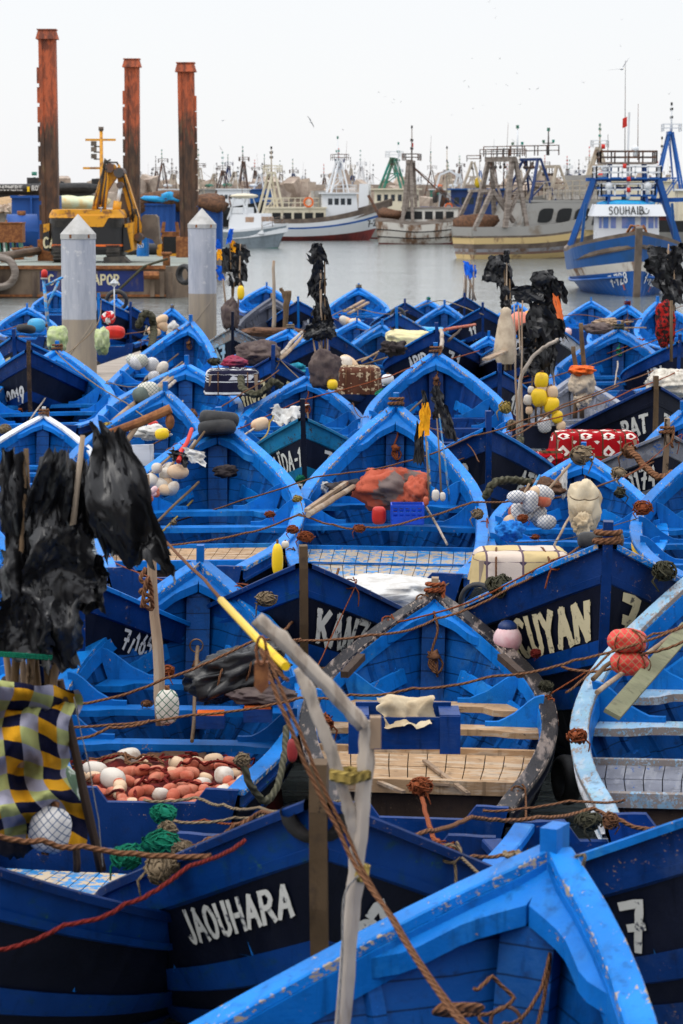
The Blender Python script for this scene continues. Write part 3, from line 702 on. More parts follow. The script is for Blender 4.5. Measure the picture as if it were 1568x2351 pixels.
# middle rows
boat_A('centre', 'blue boat in the centre with a rust red tarpaulin and pale planked stern', (905, 940), (872, 1318), 448, deck='big', st=1.0)
boat_A('tyrebow', 'blue boat with black tyres over its bow and weathered plank deck', (508, 975), (405, 1305), 470, deck='mid', over=dict(deck='wood'))
boat_A('bundle', 'blue boat holding a cream canvas bundle and net floats', (1337, 1045), (1300, 1325), 415, deck='stern')
boat_H('yellowside', 'blue boat with a yellow side at the right edge', (1650, 1010), 4, 1.1, over=dict(top='yellow'))
boat_A('bigdark', 'large deep blue empty boat with a plain wide bow', (1005, 812), (1010, 1035), 340, over=dict(ins='blue_dark', thw='blue_dark'))
boat_A('sheet', 'blue boat with a crumpled white sheet on its thwart', (702, 868), (672, 1035), 292)
boat_H('zaida', 'teal sided boat lettered ZAIDA above 7/1957', (703, 966), 180, 1.03, 'teal', L=4.4, text=[(-1, 'ZAQDA-1', .02, .335, .24, dict(thick=.17, cond=.6)), (-1, '7/1957', .02, .60, .22, dict(thick=.18, cond=.6)), (1, 'Z', .30, .32, .24, WH)], post=.28)
boat_H('b1693', 'blue boat numbered 7/1693 with a mossy rope looped over its bow', (624, 828), 182, 1.06, 'blue', over=dict(stem='blue_dark', cap='blue_dark'), text=[(-1, '7/1693', .16, .33, .28, CR), (1, 'B', .25, .32, .26, CR)], post=.24)
boat_H('atifa', 'dark boat with a thick rope garland and lettering ATIFA', (1126, 988), 177, 1.1, 'dark', text=[(-1, '513', .25, .30, .24, WS), (1, 'ATIFA', .6, .33, .27, WS)], post=.22)
boat_H('grey1174', 'grey boat numbered 7/1174 at the right edge', (1525, 998), 182, 1.04, 'grey', text=[(-1, 'IA 7/1174', .10, .32, .24, WH), (1, '7', .30, .32, .24, WH)], post=.22)
boat_H('rat', 'black hulled boat numbered 7/125 near the right edge', (1510, 892), 178, 1.1, 'dark', over=dict(strake='navy', top='navy', cap='blue_dark', stem='brownwood'), text=[(-1, 'RAT', .1, .32, .26, WS), (1, '7/1250', .15, .32, .26, WS)])
boat_A('diag1', 'blue boat carrying a long bundle of net poles and floats', (440, 745), (270, 960), 250)
boat_A('diag2', 'blue boat with two long grey poles laid along its left side', (432, 838), (335, 1010), 330)
boat_H('diag3', 'blue boat crossed by a rusty pipe behind the black flags', (380, 905), 8, 1.0)
boat_A('leftmid', 'empty bright blue boat beside the nearest concrete pile', (136, 806), (84, 985), 300)
boat_A('whitebow', 'boat with a white painted bow and rope wound on its stem', (96, 955), (52, 1130), 290, 'whitecap')
boat_A('greyin', 'grey boat with an orange and cream wrapped bundle at its bow', (1322, 870), (1370, 1010), 240, 'grey')
boat_A('rightback', 'blue boat with a white tipped bow left of the leopard cloth', (1424, 756), (1372, 905), 268)
boat_A('farright1', 'blue boat holding scrap boards below the trawler bow', (1441, 700), (1425, 800), 165)
boat_A('farright2', 'small blue boat just left of the trawler number', (1359, 691), (1352, 760), 132)
boat_A('midright', 'blue boat with a driftwood plank inside, left of the yellow buoys', (1124, 776), (1120, 880), 190)
boat_A('mid1', 'blue boat with small black loops hanging at its bow', (874, 752), (850, 875), 205)
boat_A('mid2', 'blue boat mostly hidden behind the brown chequered blanket boat', (818, 738), (812, 810), 150)
boat_A('back1', 'blue boat with wooden props on the far edge of the fleet', (826, 662), (812, 735), 146)
boat_A('back2', 'blue boat at the far edge beside the sunken brown posts', (610, 659), (605, 720), 132)
boat_A('back3', 'grey boat with tall wooden posts standing in its bow', (625, 690), (628, 785), 172, 'darkgrey')
boat_A('back4', 'small blue boat with a green rag on its bow', (982, 690), (975, 745), 112)
boat_A('back5', 'blue boat with red brown rags behind the yellow sheet', (1023, 703), (990, 790), 160)
boat_H('w', 'navy boat with a big white W on its side', (686, 697), 180, 1.0, 'blue', text=[(1, 'WA', .3, .5, .45, WH)])
boat_H('tyre711', 'navy boat lettered 711 with a tyre hung on its stem', (914, 726), 180, 1.1, 'blue', text=[(-1, 'ZI', .3, .35, .34, WH), (1, '711', .3, .35, .34, WH)])
boat_H('dark17', 'dark green topped boat on the far edge behind the hanging tyre', (929, 699), 180, .95, 'dark')
boat_H('sa', 'navy boat lettered SA right of the black flag pole', (751, 766), 176, 1.15, 'dark', text=[(1, 'SARA', .55, .42, .24, WH)])
boat_H('abi', 'navy boat numbered 7.1 behind the wooden crutch', (1006, 757), 180, 1.1, 'dark', text=[(-1, 'ABID', .25, .33, .27, WS), (1, '7.1', .3, .36, .34, WS)])
boat_H('eleven', 'dark boat numbered 11 behind the beige wrapped pole', (1110, 708), 180, 1.0, 'dark', text=[(-1, '11', .2, .42, .36, WH)])
boat_H('an', 'dark blue boat lettered AN on the far edge of the fleet', (1066, 686), 180, .95, 'dark', text=[(-1, 'AN', .15, .4, .3, WH), (1, 'N', .25, .4, .3, WH)])
boat_H('nine57', 'boat with a white stripe and number 8-57 behind the black flags', (1258, 742), 176, 1.2, 'dark', over=dict(top='whitepaint'), text=[(1, '8-57', .75, .5, .32, WH)])
boat_H('ten', 'navy boat numbered 10 behind the bunch of yellow buoys', (1150, 858), 174, 1.0, 'dark', text=[(1, '10', .3, .36, .34, WH)])
boat_H('hbike', 'navy boat lettered HBIKE with a tyre on its stem', (38, 778), 182, 1.1, 'dark', text=[(-1, 'CHBIKE', .1, .33, .27, dict(mat='cream', thick=.2)), (1, '7/1033', .2, .40, .28, dict(mat='cream', thick=.2))])
boat_H('b2019', 'navy boat numbered 2019 with a rusty stem at the left edge', (66, 812), 178, 1.15, 'dark', over=dict(stem='darkwood'), text=[(-1, '12019', .12, .42, .27, WS)])
boat_H('ltblue', 'pale blue and black boat with block patterns right of the second pile', (533, 757), 180, 1.0, 'paleT', text=[(-1, 'A7', .2, .34, .3, dict(mat='paleblue', thick=.25)), (1, 'LZ', .3, .34, .3, dict(mat='paleblue', thick=.25))], post=.4)
boat_H('brie', 'navy boat lettered BRIE half hidden by the nearest pile', (230, 690), 186, 1.1, 'blue', text=[(-1, 'KBRIE', .9, .34, .3, dict(mat='cream', thick=.2))])
boat_H('back300', 'dark green blue boat behind the far tyre', (300, 708), 170, .95, 'dark', text=[(1, '153', .6, .34, .3, dict(mat='cream', thick=.2))])
boat_H('hdi', 'dark boat lettered HDI at the right edge', (1555, 785), 186, 1.1, 'dark', text=[(-1, 'HDI', .36, .34, .3, WH)])
boat_H('back6', 'blue boat at the far right corner of the fleet', (1508, 698), -8, 1.05)
boat_H('rightedge', 'blue bow peeping in at the right edge above the grey boat', (1572, 950), 0, .95)
boat_H('back7', 'small blue boat left of the beige wrapped pole', (1186, 700), 8, .95)
boat_A('left1', 'blue boat at the left edge in front of the red beacon pole', (62, 708), (60, 775), 140)
boat_A('left2', 'blue boat behind the red beacon pole', (127, 669), (128, 720), 108)
boat_A('left3', 'blue boat with a red fuel can under its thwart by the nearest pile', (268, 688), (262, 792), 146)
boat_A('left4', 'blue boat heaped with pale cork floats between the piles', (394, 711), (385, 795), 118)
boat_A('bundle2', 'blue boat with brown cloth bundles and long oars', (667, 760), (520, 880), 215, over=dict(ins='blue_dark'))
boat_H('left5', 'blue boat cut by the left edge beside the HBIKE boat', (-12, 800), 20, 1.0)
boat_H('left6', 'teal topped boat below the whole row at the left edge', (-60, 1190), 8, 1.1)
boat_A('fill1', 'blue boat right of the posts in the far row', (744, 745), (738, 800), 120)
# ---------------- far side of the harbour: trawlers, breakwater, barge ----------------
M['v_white'] = plain('trawler_white', (0.66, 0.68, 0.70), 0.5, c2=(0.45, 0.42, 0.38), scale=1.2, lo=.58, hi=.8, stretch=(1, 1, .3))
M['v_cream'] = plain('trawler_cream', (0.62, 0.56, 0.42), 0.55, c2=(0.42, 0.34, 0.24), scale=1.2, lo=.55, hi=.75)
M['v_grey'] = plain('trawler_grey', (0.30, 0.29, 0.27), 0.7, c2=(0.20, 0.16, 0.12), scale=.9, lo=.5, hi=.75)
M['v_lgrey'] = plain('launch_grey_hull', (0.24, 0.29, 0.33), 0.5, scale=1)
M['v_brown'] = plain('trawler_brown_bulwark', (0.10, 0.075, 0.06), 0.7, c2=(0.17, 0.13, 0.1), scale=1.0)
M['v_red'] = plain('antifouling_red', (0.20, 0.035, 0.03), 0.7, c2=(0.12, 0.03, 0.03), scale=.9)
M['v_blue'] = plain('trawler_blue', (0.003, 0.07, 0.25), 0.45, c2=(0.006, 0.055, 0.16), scale=.9, lo=.45, hi=.75)
M['v_blue2'] = plain('trawler_mid_blue', (0.003, 0.09, 0.36), 0.45, scale=.9)
M['v_dblue'] = plain('trawler_dark_blue', (0.004, 0.03, 0.14), 0.5, scale=1)
M['v_green'] = plain('trawler_green', (0.01, 0.20, 0.15), 0.6, c2=(0.08, 0.12, 0.07), scale=1)
M['v_dark'] = plain('black_and_opening_shade', (0.012, 0.013, 0.014), 0.8)  # flat black paint; also painted shade inside shelters and hollows
M['v_steel'] = plain('dark_gantry_steel', (0.06, 0.055, 0.055), 0.6, c2=(0.14, 0.06, 0.03), scale=1.5)
M['v_beige'] = plain('beige_gantry', (0.42, 0.36, 0.28), 0.6, c2=(0.25, 0.14, 0.08), scale=1.5, lo=.5, hi=.75)
M['v_wood'] = plain('grey_timber', (0.26, 0.22, 0.19), 0.8, c2=(0.14, 0.11, 0.09), scale=1.5, stretch=(.4, 2, 4))
def rusty(name, c, lo=.5, hi=.68, rustc=(0.20, 0.075, 0.03), scale=1.0):
    m, nt, b = newmat(name); v = coords(nt, (1, 1, .45)); n = tnoise(nt, v, scale, 6, .65); n2 = tnoise(nt, coords(nt), scale*4, 5, .7)
    base = mixc(nt, step(nt, n, lo, hi), c, mixc(nt, n2, rustc, tuple(x*.35 for x in rustc)))
    nt.links.new(base, b.inputs['Base Color']); b.inputs['Roughness'].default_value = .75; bump(nt, b, n2, .3, .02); return m
M['v_oldwhite'] = rusty('rust_streaked_white', (0.55, 0.52, 0.47), .46, .60, (0.24, 0.13, 0.07), .8)
M['v_oldyellow'] = rusty('worn_pale_yellow_band', (0.60, 0.44, 0.20), .56, .7, (0.28, 0.16, 0.10), .9)
M['v_oldgrey'] = rusty('worn_grey_planking', (0.27, 0.27, 0.29), .46, .62, (0.20, 0.12, 0.08), .9)
M['v_oldred'] = rusty('rusty_lower_planks', (0.22, 0.12, 0.09), .46, .62, (0.30, 0.26, 0.22), .9)
HAZE_GRP = 'trawlers moored along the far breakwater'
def vhull(g, L, B, zst, zmid, zbow, bands, rake=1.2, tumble=.12, n=20, full=.8):
    """fishing-ship hull, bow at +x; bands: list of (fraction of depth from the deck edge, material index)"""
    ts = [i/n for i in range(n+1)]
    def half(t):  # t 0 stern .. 1 bow
        return B/2*(full+(1-full)*sm01(t/.35))*(1-max(0, (t-.55)/.45)**2.2)
    def sh(t): return (zst-zmid)*(1-sm01(t/.45))+zmid+(zbow-zmid)*max(0, (t-.3)/.7)**1.8
    vs = [0]+[b for b, _ in bands]
    for side in (-1, 1):
        rows = []
        for v in vs:
            row = []
            for t in ts:
                zs = sh(t); z = zs-v*(zs+.6)
                x = -L/2+t*L - (rake*v*t**3) + (.35*v*(1-t)**3)
                w = half(t)*(1-v**2.6*(.45+.4*t))*(1-.0*v); w *= (1-.35*v*max(0, (t-.6)/.4))
                row.append(Vector((x, side*max(.04, w), z)))
            rows.append(row)
        g.grid(rows, [m for _, m in bands], [.3]*len(rows), sm=False, flip=(side > 0))
        inn = [[p+Vector((0, -side*.12, 0)) for p in rows[0]], [p+Vector((0, -side*.14, -.75)) for p in rows[0]]]
        g.grid([rows[0], inn[0], inn[1]], bands[0][1], sm=False, flip=(side < 0))
    # transom and deck
    def at(t, v, side):
        zs = sh(t); return Vector((-L/2+t*L-(rake*v*t**3)+(.35*v*(1-t)**3), side*half(t)*(1-v**2.6*(.45+.4*t)), zs-v*(zs+.6)))
    for i, (b, m) in enumerate(bands):
        a = vs[i]
        g.face([g.vert(p) for p in (at(0, a, -1), at(0, a, 1), at(0, b, 1), at(0, b, -1))], m)
    dk = [[Vector((-L/2+t*L, side*(half(t)-.1), sh(t)-.7)) for t in ts] for side in (-1, 1)]
    g.grid(dk, bands[0][1], sm=False)
    return half, sh
def rail(parent, pts, h, mat, r=.03, every=1.0, bars=2, name='railing'):
    g = G()
    for i in range(len(pts)-1):
        a, b = Vector(pts[i]), Vector(pts[i+1]); n = max(1, int((b-a).length/every))
        for q in range(bars): g.beam(a+Vector((0, 0, h*(q+1)/bars)), b+Vector((0, 0, h*(q+1)/bars)), r*2, m=0)
        for q in range(n+1): p = a.lerp(b, q/n); g.beam(p, p+Vector((0, 0, h)), r*2)
    return g.build(name, mat, parent)
def lines(parent, name, segs, mat, w=.1):
    g = G()
    for s_ in segs: g.beam(s_[0], s_[1], s_[2] if len(s_) > 2 else w)
    return g.build(name, mat, parent)
def house(parent, c, d, mat, wins=(), roof=None, rover=.2, name='wheelhouse', taper=.0, winmat='glass', frame=None):
    """deck house; c base centre, d size; wins: (face, y or x centre, z centre, w, h); faces f b l r"""
    c = Vector(c); g = G(); x, y, z = d[0]/2, d[1]/2, d[2]; t = taper
    b = [c+Vector(p) for p in ((-x,-y,0),(x,-y,0),(x,y,0),(-x,y,0))]; u = [c+Vector(p) for p in ((-x,-y+t,z),(x-t*1.5,-y+t,z),(x-t*1.5,y-t,z),(-x,y-t,z))]
    B_ = [g.vert(p) for p in b]; U = [g.vert(p) for p in u]
    g.face(U, 0)
    for i in range(4): g.face((B_[i], B_[(i+1) % 4], U[(i+1) % 4], U[i]), 0)
    o = g.build(name, mat, parent)
    for f, a, zc, w_, h_ in wins:
        g = G()
        if f == 'f': g.box(c+Vector((x-t*1.5*zc/z+.012, a, zc)), (.03, w_, h_))
        if f == 'b': g.box(c+Vector((-x-.012, a, zc)), (.03, w_, h_))
        if f == 'l': g.box(c+Vector((a, y-t*zc/z+.012, zc)), (w_, .03, h_))
        if f == 'r': g.box(c+Vector((a, -y+t*zc/z-.012, zc)), (w_, .03, h_))
        wo = g.build('window', winmat, parent)
    if roof:
        g = G(); g.box(c+Vector((-t*.7, 0, z+.06)), (d[0]+rover*2-t*1.4, d[1]+rover*2-t*2, .14)); g.build('roof', roof, parent)
    return o
def gantry(parent, x, w, z0, z1, mat, lean=1.0, top=.7, r=.14, railm=None, braces=True, name='gantry'):
    s_ = []
    for sy in (-1, 1):
        s_ += [((x-lean, sy*w/2, z0), (x, sy*w/2*top, z1), r*1.5), ((x+lean, sy*w/2, z0), (x+.25, sy*w/2*top, z1), r*1.3)]
        if braces: s_ += [((x-lean*.5, sy*w/2*(1+top)/2, (z0+z1)/2), (x+lean*.5, sy*w/2*(1+top)/2, (z0+z1)/2), r*.7), ((x-lean*.9, sy*w/2, z0+.4), (x+lean*.45, sy*w/2*(1+top)/2, (z0+z1)/2), r*.6)]
    s_ += [((x, -w/2*top-.3, z1), (x, w/2*top+.3, z1), r*1.7), ((x+.3, -w/2*top, z1), (x+.3, w/2*top, z1), r)]
    s_ += [((x, -w/2*top, z1-.1), (x+lean*.3, 0, z0+(z1-z0)*.35), r*.6), ((x, w/2*top, z1-.1), (x+lean*.3, 0, z0+(z1-z0)*.35), r*.6)]
    lines(parent, name, s_, mat)
    g = G()
    for q in range(5):
        yy = (-.8+.4*q)*w/2*top; g.beam((x, yy, z1-.1), (x, yy, z1-.45), .05); g.ball((x, yy, z1-.55), .13, n=6, k=4)
    g.build('pulley', 'v_steel', parent)
    if railm: rail(parent, [(x-.5, -w/2*top-.4, z1+.1), (x-.5, w/2*top+.4, z1+.1), (x+.9, w/2*top+.4, z1+.1), (x+.9, -w/2*top-.4, z1+.1), (x-.5, -w/2*top-.4, z1+.1)], .6, railm, .025, .7)
def mast(parent, x, y, z0, z1, mat, arms=(.6, .8), light='v_dark', name='mast'):
    g = G(); g.tube([(x, y, z0), (x, y, z1)], [.09, .04], n=6)
    for a in arms: zz = z0+(z1-z0)*a; g.beam((x, y-.7, zz), (x, y+.7, zz), .06)
    g.build(name, mat, parent)
    g = G()
    for a in arms:
        zz = z0+(z1-z0)*a
        for sy in (-1, 1): g = G(); g.box((x, y+sy*.65, zz+.14), (.14, .14, .2)); g.build('lamp', light, parent)
    g = G(); g.box((x, y, z1+.12), (.16, .16, .24)); g.build('lamp', light, parent)
def antenna(parent, p, h, lean=.05):
    g = G(); p = Vector(p); g.tube([p, p+Vector((lean*h, 0, h))], [.022, .01], n=5); g.build('antenna', 'v_steel', parent)
def vessel(label, px, py, hd, group=HAZE_GRP):
    p = P(px, py, 0.0)
    return thing('trawler', label, 'fishing trawler', (p.x, p.y, 0), R(90)-R(hd), group)
def hull_letters(parent, s_, o, ux, uz, h, mat, thick=.17, nrm=None):
    g = G(); o = Vector(o); ux = Vector(ux).normalized(); uz = Vector(uz).normalized(); n = ux.cross(uz).normalized() if nrm is None else Vector(nrm)
    letter(g, s_, lambda u, v, off: o+ux*u+uz*v+n*(off+.02), h, thick, n0=.01)
    return g.build('lettering', mat, parent)
# --- white trawler 7-213 ---
def t213():
    r = vessel('white trawler with blue stripe and red keel numbered 7-213', 738, 552, 80)
    g = G(); half, sh = vhull(g, 14.0, 4.6, 2.1, 2.1, 4.1, [(.16, 0), (.30, 1), (.36, 2), (.62, 1), (1, 3)], rake=2.6, n=24)
    g.build('hull', ['v_brown', 'v_white', 'v_blue2', 'v_red'], r)
    wins = [('r', -1.0+.62*q, 1.75, .42, .62) for q in range(4)]+[('f', -.9+.6*q, 1.75, .45, .62) for q in range(4)]
    house(r, (1.6, 0, 2.0), (3.6, 3.3, 2.5), 'v_white', wins, 'v_white', .25, taper=.15)
    house(r, (-2.6, 0, 1.2), (5.4, 3.8, 1.9), 'v_cream', [('r', -2.1+1.05*q, 1.15, .8, .7) for q in range(5)], 'v_cream', .1, name='deck_shelter', winmat='v_dark')
    rail(r, [(-5.2, -1.9, 3.2), (-.6, -1.9, 3.2), (-.6, 1.9, 3.2), (-5.2, 1.9, 3.2)], .9, 'v_cream', .035)
    house(r, (-.3, 0, 3.1), (1.2, 1.8, 1.7), 'v_grey', (), None, name='funnel')
    gantry(r, -5.0, 3.6, 1.5, 6.5, 'v_cream', 1.3, .75, railm='v_cream')
    mast(r, -4.9, 0, 6.5, 8.8, 'v_beige')
    gantry(r, 1.6, 2.6, 4.5, 7.6, 'v_white', .9, .5, railm='v_steel', r=.11)
    mast(r, 1.6, 0, 6.5, 9.8, 'v_white', (.3, .6), 'v_green'); antenna(r, (2.4, .8, 4.6), 5)
    rail(r, [(.2, -1.6, 4.65), (3.2, -1.6, 4.65), (3.2, 1.6, 4.65)], .7, 'v_white', .03)
    g = G()
    for q in range(20):
        a0, a1 = R(18*q), R(18*q+18); g.beam((-1.6+.42*math.cos(a0), -2.0, 3.7+.42*math.sin(a0)), (-1.6+.42*math.cos(a1), -2.0, 3.7+.42*math.sin(a1)), .16)
    g.build('lifebuoy', 'orange', r)
    hull_letters(r, '7-213', (4.2, -1.98, 1.35), (1, .34, .12), (0, 0, 1), .55, 'blacktxt', .22, nrm=(0.35, -1, 0))
t213()
# --- small launch ---
def launch():
    p = P(575, 569, 0); r = thing('motor_launch', 'small grey hulled launch with white cabin beside the second pile', 'boat', (p.x, p.y, 0), R(90)-R(118))
    g = G(); vhull(g, 7.2, 2.7, 1.5, 1.5, 2.1, [(.08, 0), (.75, 1), (1, 2)], rake=1.2); g.build('hull', ['v_white', 'v_lgrey', 'v_green'], r)
    house(r, (.2, 0, 1.2), (3.4, 2.3, 1.7), 'v_white', [('f', -.7, 1.15, .6, .55), ('f', 0, 1.15, .6, .55), ('f', .7, 1.15, .6, .55), ('r', .3, 1.15, .8, .5)], None, taper=.25, winmat=plain('brown_curtain_glass', (.42, .28, .2), .3))
    house(r, (-.8, 0, 2.9), (1.2, 1.9, .5), 'v_white', (), None, name='flybridge')
    lines(r, 'canopy_frame', [((-1.6, sy*1.1, 2.4), (-.9, sy*.9, 4.3), .09) for sy in (-1, 1)]+[((.2, sy*1.0, 2.9), (-.3, sy*.9, 4.3), .08) for sy in (-1, 1)], 'v_white')
    g = G(); g.ball((-.6, 0, 4.35), (1.2, 1.3, .22), n=14, k=6); g.build('canopy', 'v_cream', r)
    rail(r, [(1.8, -1.2, 1.5), (2.6, -.8, 1.8), (3.3, 0, 2.0), (2.6, .8, 1.8)], .7, 'metal', .02)
    antenna(r, (-.8, 0, 4.4), 1.2)
launch()
# --- rust streaked wooden trawler with brown gantry ---
def twood():
    r = vessel('rust streaked white wooden trawler with brown gantry', 985, 560, 97)
    g = G(); vhull(g, 9.5, 4.0, 2.4, 2.0, 2.9, [(.12, 1), (.34, 0), (.38, 3), (.56, 0), (.60, 3), (.76, 0), (1, 2)], rake=1.5); g.build('hull', ['v_oldwhite', 'v_wood', 'v_red', 'v_dark'], r)
    house(r, (.2, 0, 1.7), (5.0, 3.0, 1.5), 'v_oldwhite', [('r', -2.0+.95*q, .9, .7, .7) for q in range(5)], 'v_wood', .1, name='deck_shelter', winmat='v_dark')
    gantry(r, -1.8, 3.6, 1.5, 7.4, 'v_wood', .5, .78, railm='v_steel', r=.2)
    mast(r, -1.6, 0, 7.4, 10.4, 'v_wood', (.35, .6)); antenna(r, (0, .5, 7.4), 2.4)
    lines(r, 'boom', [((-1.8, 0, 7.2), (2.6, 0, 3.2), .14), ((-1.8, .8, 7.2), (3.4, .5, 3.0), .06), ((-4.4, .4, 2.2), (-5.6, .4, 4.4), .25)], 'v_steel')
    g = G(); g.box((-1.5, 0, 8.9), (.05, .5, .35)); g.build('flag', 'redplastic', r)
    g = G(); g.ball((-3.5, 0, 2.6), (1.0, 1.2, .5), noise_=.8); g.build('net_pile', 'net_brown', r)
twood()
# --- pale trawler behind the wooden one ---
def tpale():
    r = vessel('pale green trimmed trawler behind the white trawler bow', 905, 548, 100)
    g = G(); vhull(g, 11, 4.2, 2.6, 2.4, 3.4, [(.2, 0), (.75, 1), (1, 2)], rake=1.6); g.build('hull', ['v_wood', 'v_grey', 'v_red'], r)
    house(r, (.3, 0, 2.2), (4.2, 3.2, 2.7), 'v_cream', [('r', -1.6+.7*q, 1.9, .4, .65) for q in range(5)]+[('f', -.9+.6*q, 1.9, .4, .6) for q in range(4)], 'v_cream', .3, taper=.1)
    gantry(r, -.2, 2.8, 5.0, 8.0, 'v_green', 1.1, .6, railm='v_white'); mast(r, .4, 0, 6.6, 9.4, 'v_white', (.4, .7), 'v_green')
    g = G(); g.box((-3.0, 0, 3.9), (1.1, 1.6, 3.2), taper=.85); g.build('funnel', 'v_white', r)
    g = G(); g.tube([(4.8, -.4, 3.0), (5.2, -.6, 4.6), (4.8, -.9, 5.0), (4.2, -1.0, 4.6), (4.3, -1.0, 3.6)], .25, n=7); g.build('fairlead', 'v_steel', r)
tpale()
# --- blue cabin trawler ---
def tblue():
    r = vessel('trawler with dark blue cabin and blue roof stripe', 1105, 548, 92)
    g = G(); vhull(g, 12, 4.6, 2.2, 2.3, 3.0, [(.25, 0), (.45, 1), (.5, 2), (.75, 1), (1, 3)], rake=1.5); g.build('hull', ['v_wood', 'v_white', 'v_dark', 'v_red'], r)
    house(r, (-.3, 0, 2.2), (5.6, 3.4, 2.7), 'v_dblue', [('r', -2.2+.72*q, 1.6, .5, .7) for q in range(7)], 'v_blue', .35, taper=.05)
    house(r, (-3.6, 0, 2.2), (1.4, 3.0, 2.4), 'v_white', [('r', .1, 1.6, .5, .6)], None, name='side_cabin')
    hull_letters(r, 'BNR NOURI', (-1.4, -1.99, 4.72), (1, 0, 0), (0, 0, 1), .26, 'lettering', .2, nrm=(0, -1, 0))
    gantry(r, -1.0, 3.0, 4.8, 7.6, 'v_beige', 1.0, .7, railm='v_steel'); mast(r, 2.2, 0, 5.0, 8.8, 'v_steel'); mast(r, -3.5, .5, 4.5, 9.0, 'v_beige', (.7,)); antenna(r, (1, 1, 5), 5)
    lines(r, 'arch', [((-4.6, 0, 5.0), (-4.2, 0, 6.4), .2), ((-4.2, 0, 6.4), (-3.2, 0, 6.8), .2), ((-3.2, 0, 6.8), (-2.2, 0, 6.2), .2)], 'v_white')
    g = G(); g.ball((-.4, -.9, 5.6), (.35, .35, .55), n=8); g.build('buoy_marker', 'yellow', r)
    g = G()
    for q in range(16):
        a0, a1 = R(22.5*q), R(22.5*q+22.5); g.beam((-3.3+.34*math.cos(a0), -1.62, 3.2+.34*math.sin(a0)), (-3.3+.34*math.cos(a1), -1.62, 3.2+.34*math.sin(a1)), .14)
    g.build('lifebuoy', 'orange', r)
tblue()
# --- big weathered trawler ---
def tbig():
    r = vessel('large weathered grey and yellow trawler with arched gantry and crates', 1232, 592, 62)
    g = G(); half, sh = vhull(g, 12.5, 4.9, 2.25, 2.3, 3.9, [(.22, 0), (.27, 3), (.42, 1), (.54, 3), (.62, 2), (.68, 4), (.80, 1), (1, 4)], rake=1.4, full=.62); g.build('hull', ['v_grey', 'v_oldyellow', 'v_oldgrey', 'v_brown', 'v_oldred'], r)
    # hull-side deck shelter with black round-cornered panels drawn as shaded openings
    g = G(); x0, x1, z0, z1 = -1.9, 5.0, 2.0, 4.1; y = -2.25
    g.prism([(x0-1.0, y+.15, z0), (x1, y+.3, z0), (x1, y+.3, z1+.9), (x1-.6, y+.3, z1+.9), (x1-.6, y+.25, z1+.1), (x0, y+.2, z1-.2)], (0, .12, 0), 0)
    g.prism([(x0-1.0, -y-.15, z0), (x1, -y-.3, z0), (x1, -y-.3, z1+.9), (x0, -y-.2, z1-.2)], (0, -.12, 0), 0)
    g.box((x0-.45, 0, z0+1.0), (.12, 4.2, 2.0), rot=Matrix.Rotation(R(24), 3, 'Y'))
    g.box(((x0+x1)/2, 0, z1-.05), (x1-x0-.4, 4.1, .14)); g.build('deck_shelter', 'v_grey', r, recalc=True)
    for q, (cx, w_) in enumerate(((-.6, 1.15), (.95, 1.15), (2.45, 1.15))):
        g = G(); pts = []
        for k in range(24):
            a = 2*math.pi*k/24; ca, sa = math.cos(a), math.sin(a)
            pts.append((cx+w_/2*math.copysign(abs(ca)**.5, ca)+.25*sa, y+.125, 3.05+.5*math.copysign(abs(sa)**.5, sa)))
        g.prism(pts, (0, .05, 0), 0); g.build('opening_shade', 'v_dark', r, recalc=True)
    g = G(); g.prism([(3.35, y+.22, 2.35), (4.95, y+.24, 2.6), (4.95, y+.24, 4.2), (3.8, y+.22, 4.15)], (0, .05, 0), 0); g.build('opening_shade', 'v_dark', r, recalc=True)
    cr = plain('stacked_white_crates', (.55, .52, .48), .7, c2=(.35, .30, .25), scale=2, stretch=(3, 3, 1))
    for i in range(6):
        for j in range(2):
            g = G(); g.box((.6+.75*i, -1.3, 4.35+.36*j), (.68, 1.0, .33)); g.box((.6+.75*i, -1.3, 4.35+.36*j+.167), (.62, .94, .01), 0); o = g.build('crate_stack', cr, r)
    rail(r, [(x0+1.2, -2.0, 4.3), (x1-.3, -2.0, 4.5)], 1.1, 'v_beige', .03, .6, 3); rail(r, [(x0-1.2, 2.0, 4.2), (x1-.3, 2.0, 4.5)], .9, 'v_steel', .03)
    gantry(r, -3.1, 4.4, 2.2, 7.0, 'v_wood', .9, .72, railm='v_steel', r=.2); gantry(r, -.6, 3.6, 3.9, 7.0, 'v_dblue', 1.1, .55, r=.12); gantry(r, 1.0, 3.2, 3.9, 6.5, 'v_beige', 1.0, .6, r=.13)
    rail(r, [(-3.4, -1.8, 7.2), (.9, -1.4, 7.3), (.9, 1.4, 7.3), (-3.4, 1.8, 7.2)], .7, 'v_steel', .03)
    mast(r, .4, -.8, 7.3, 9.0, 'v_steel', (.5,), 'v_green'); mast(r, -1.2, .8, 7.2, 9.2, 'v_white', (.4,), 'v_green'); antenna(r, (-2.6, 0, 7), 2.6)
    lines(r, 'stern_boom', [((-6.1, -1.4, 2.0), (-4.6, -1.4, 4.8), .28), ((-4.6, -1.4, 4.8), (-2.8, -1.4, 2.6), .28), ((-6.1, 1.4, 2.0), (-4.6, 1.4, 4.8), .24), ((-4.6, -1.4, 4.8), (-4.6, 1.4, 4.8), .2), ((-2.8, 0, 2.6), (-.2, .3, 6.8), .16), ((-2.0, .8, 3.0), (-.2, .3, 6.8), .1)], 'v_wood')
    g = G(); g.ball((-4.6, .2, 2.5), (1.2, 1.4, .7), noise_=.9); g.build('net_pile', 'net_brown', r)
    house(r, (4.1, 0, 3.2), (1.7, 3.0, 2.7), 'v_grey', [('r', 0, 1.8, .6, .6)], None)
    return r, half, sh
tbig_r, _, _ = tbig()
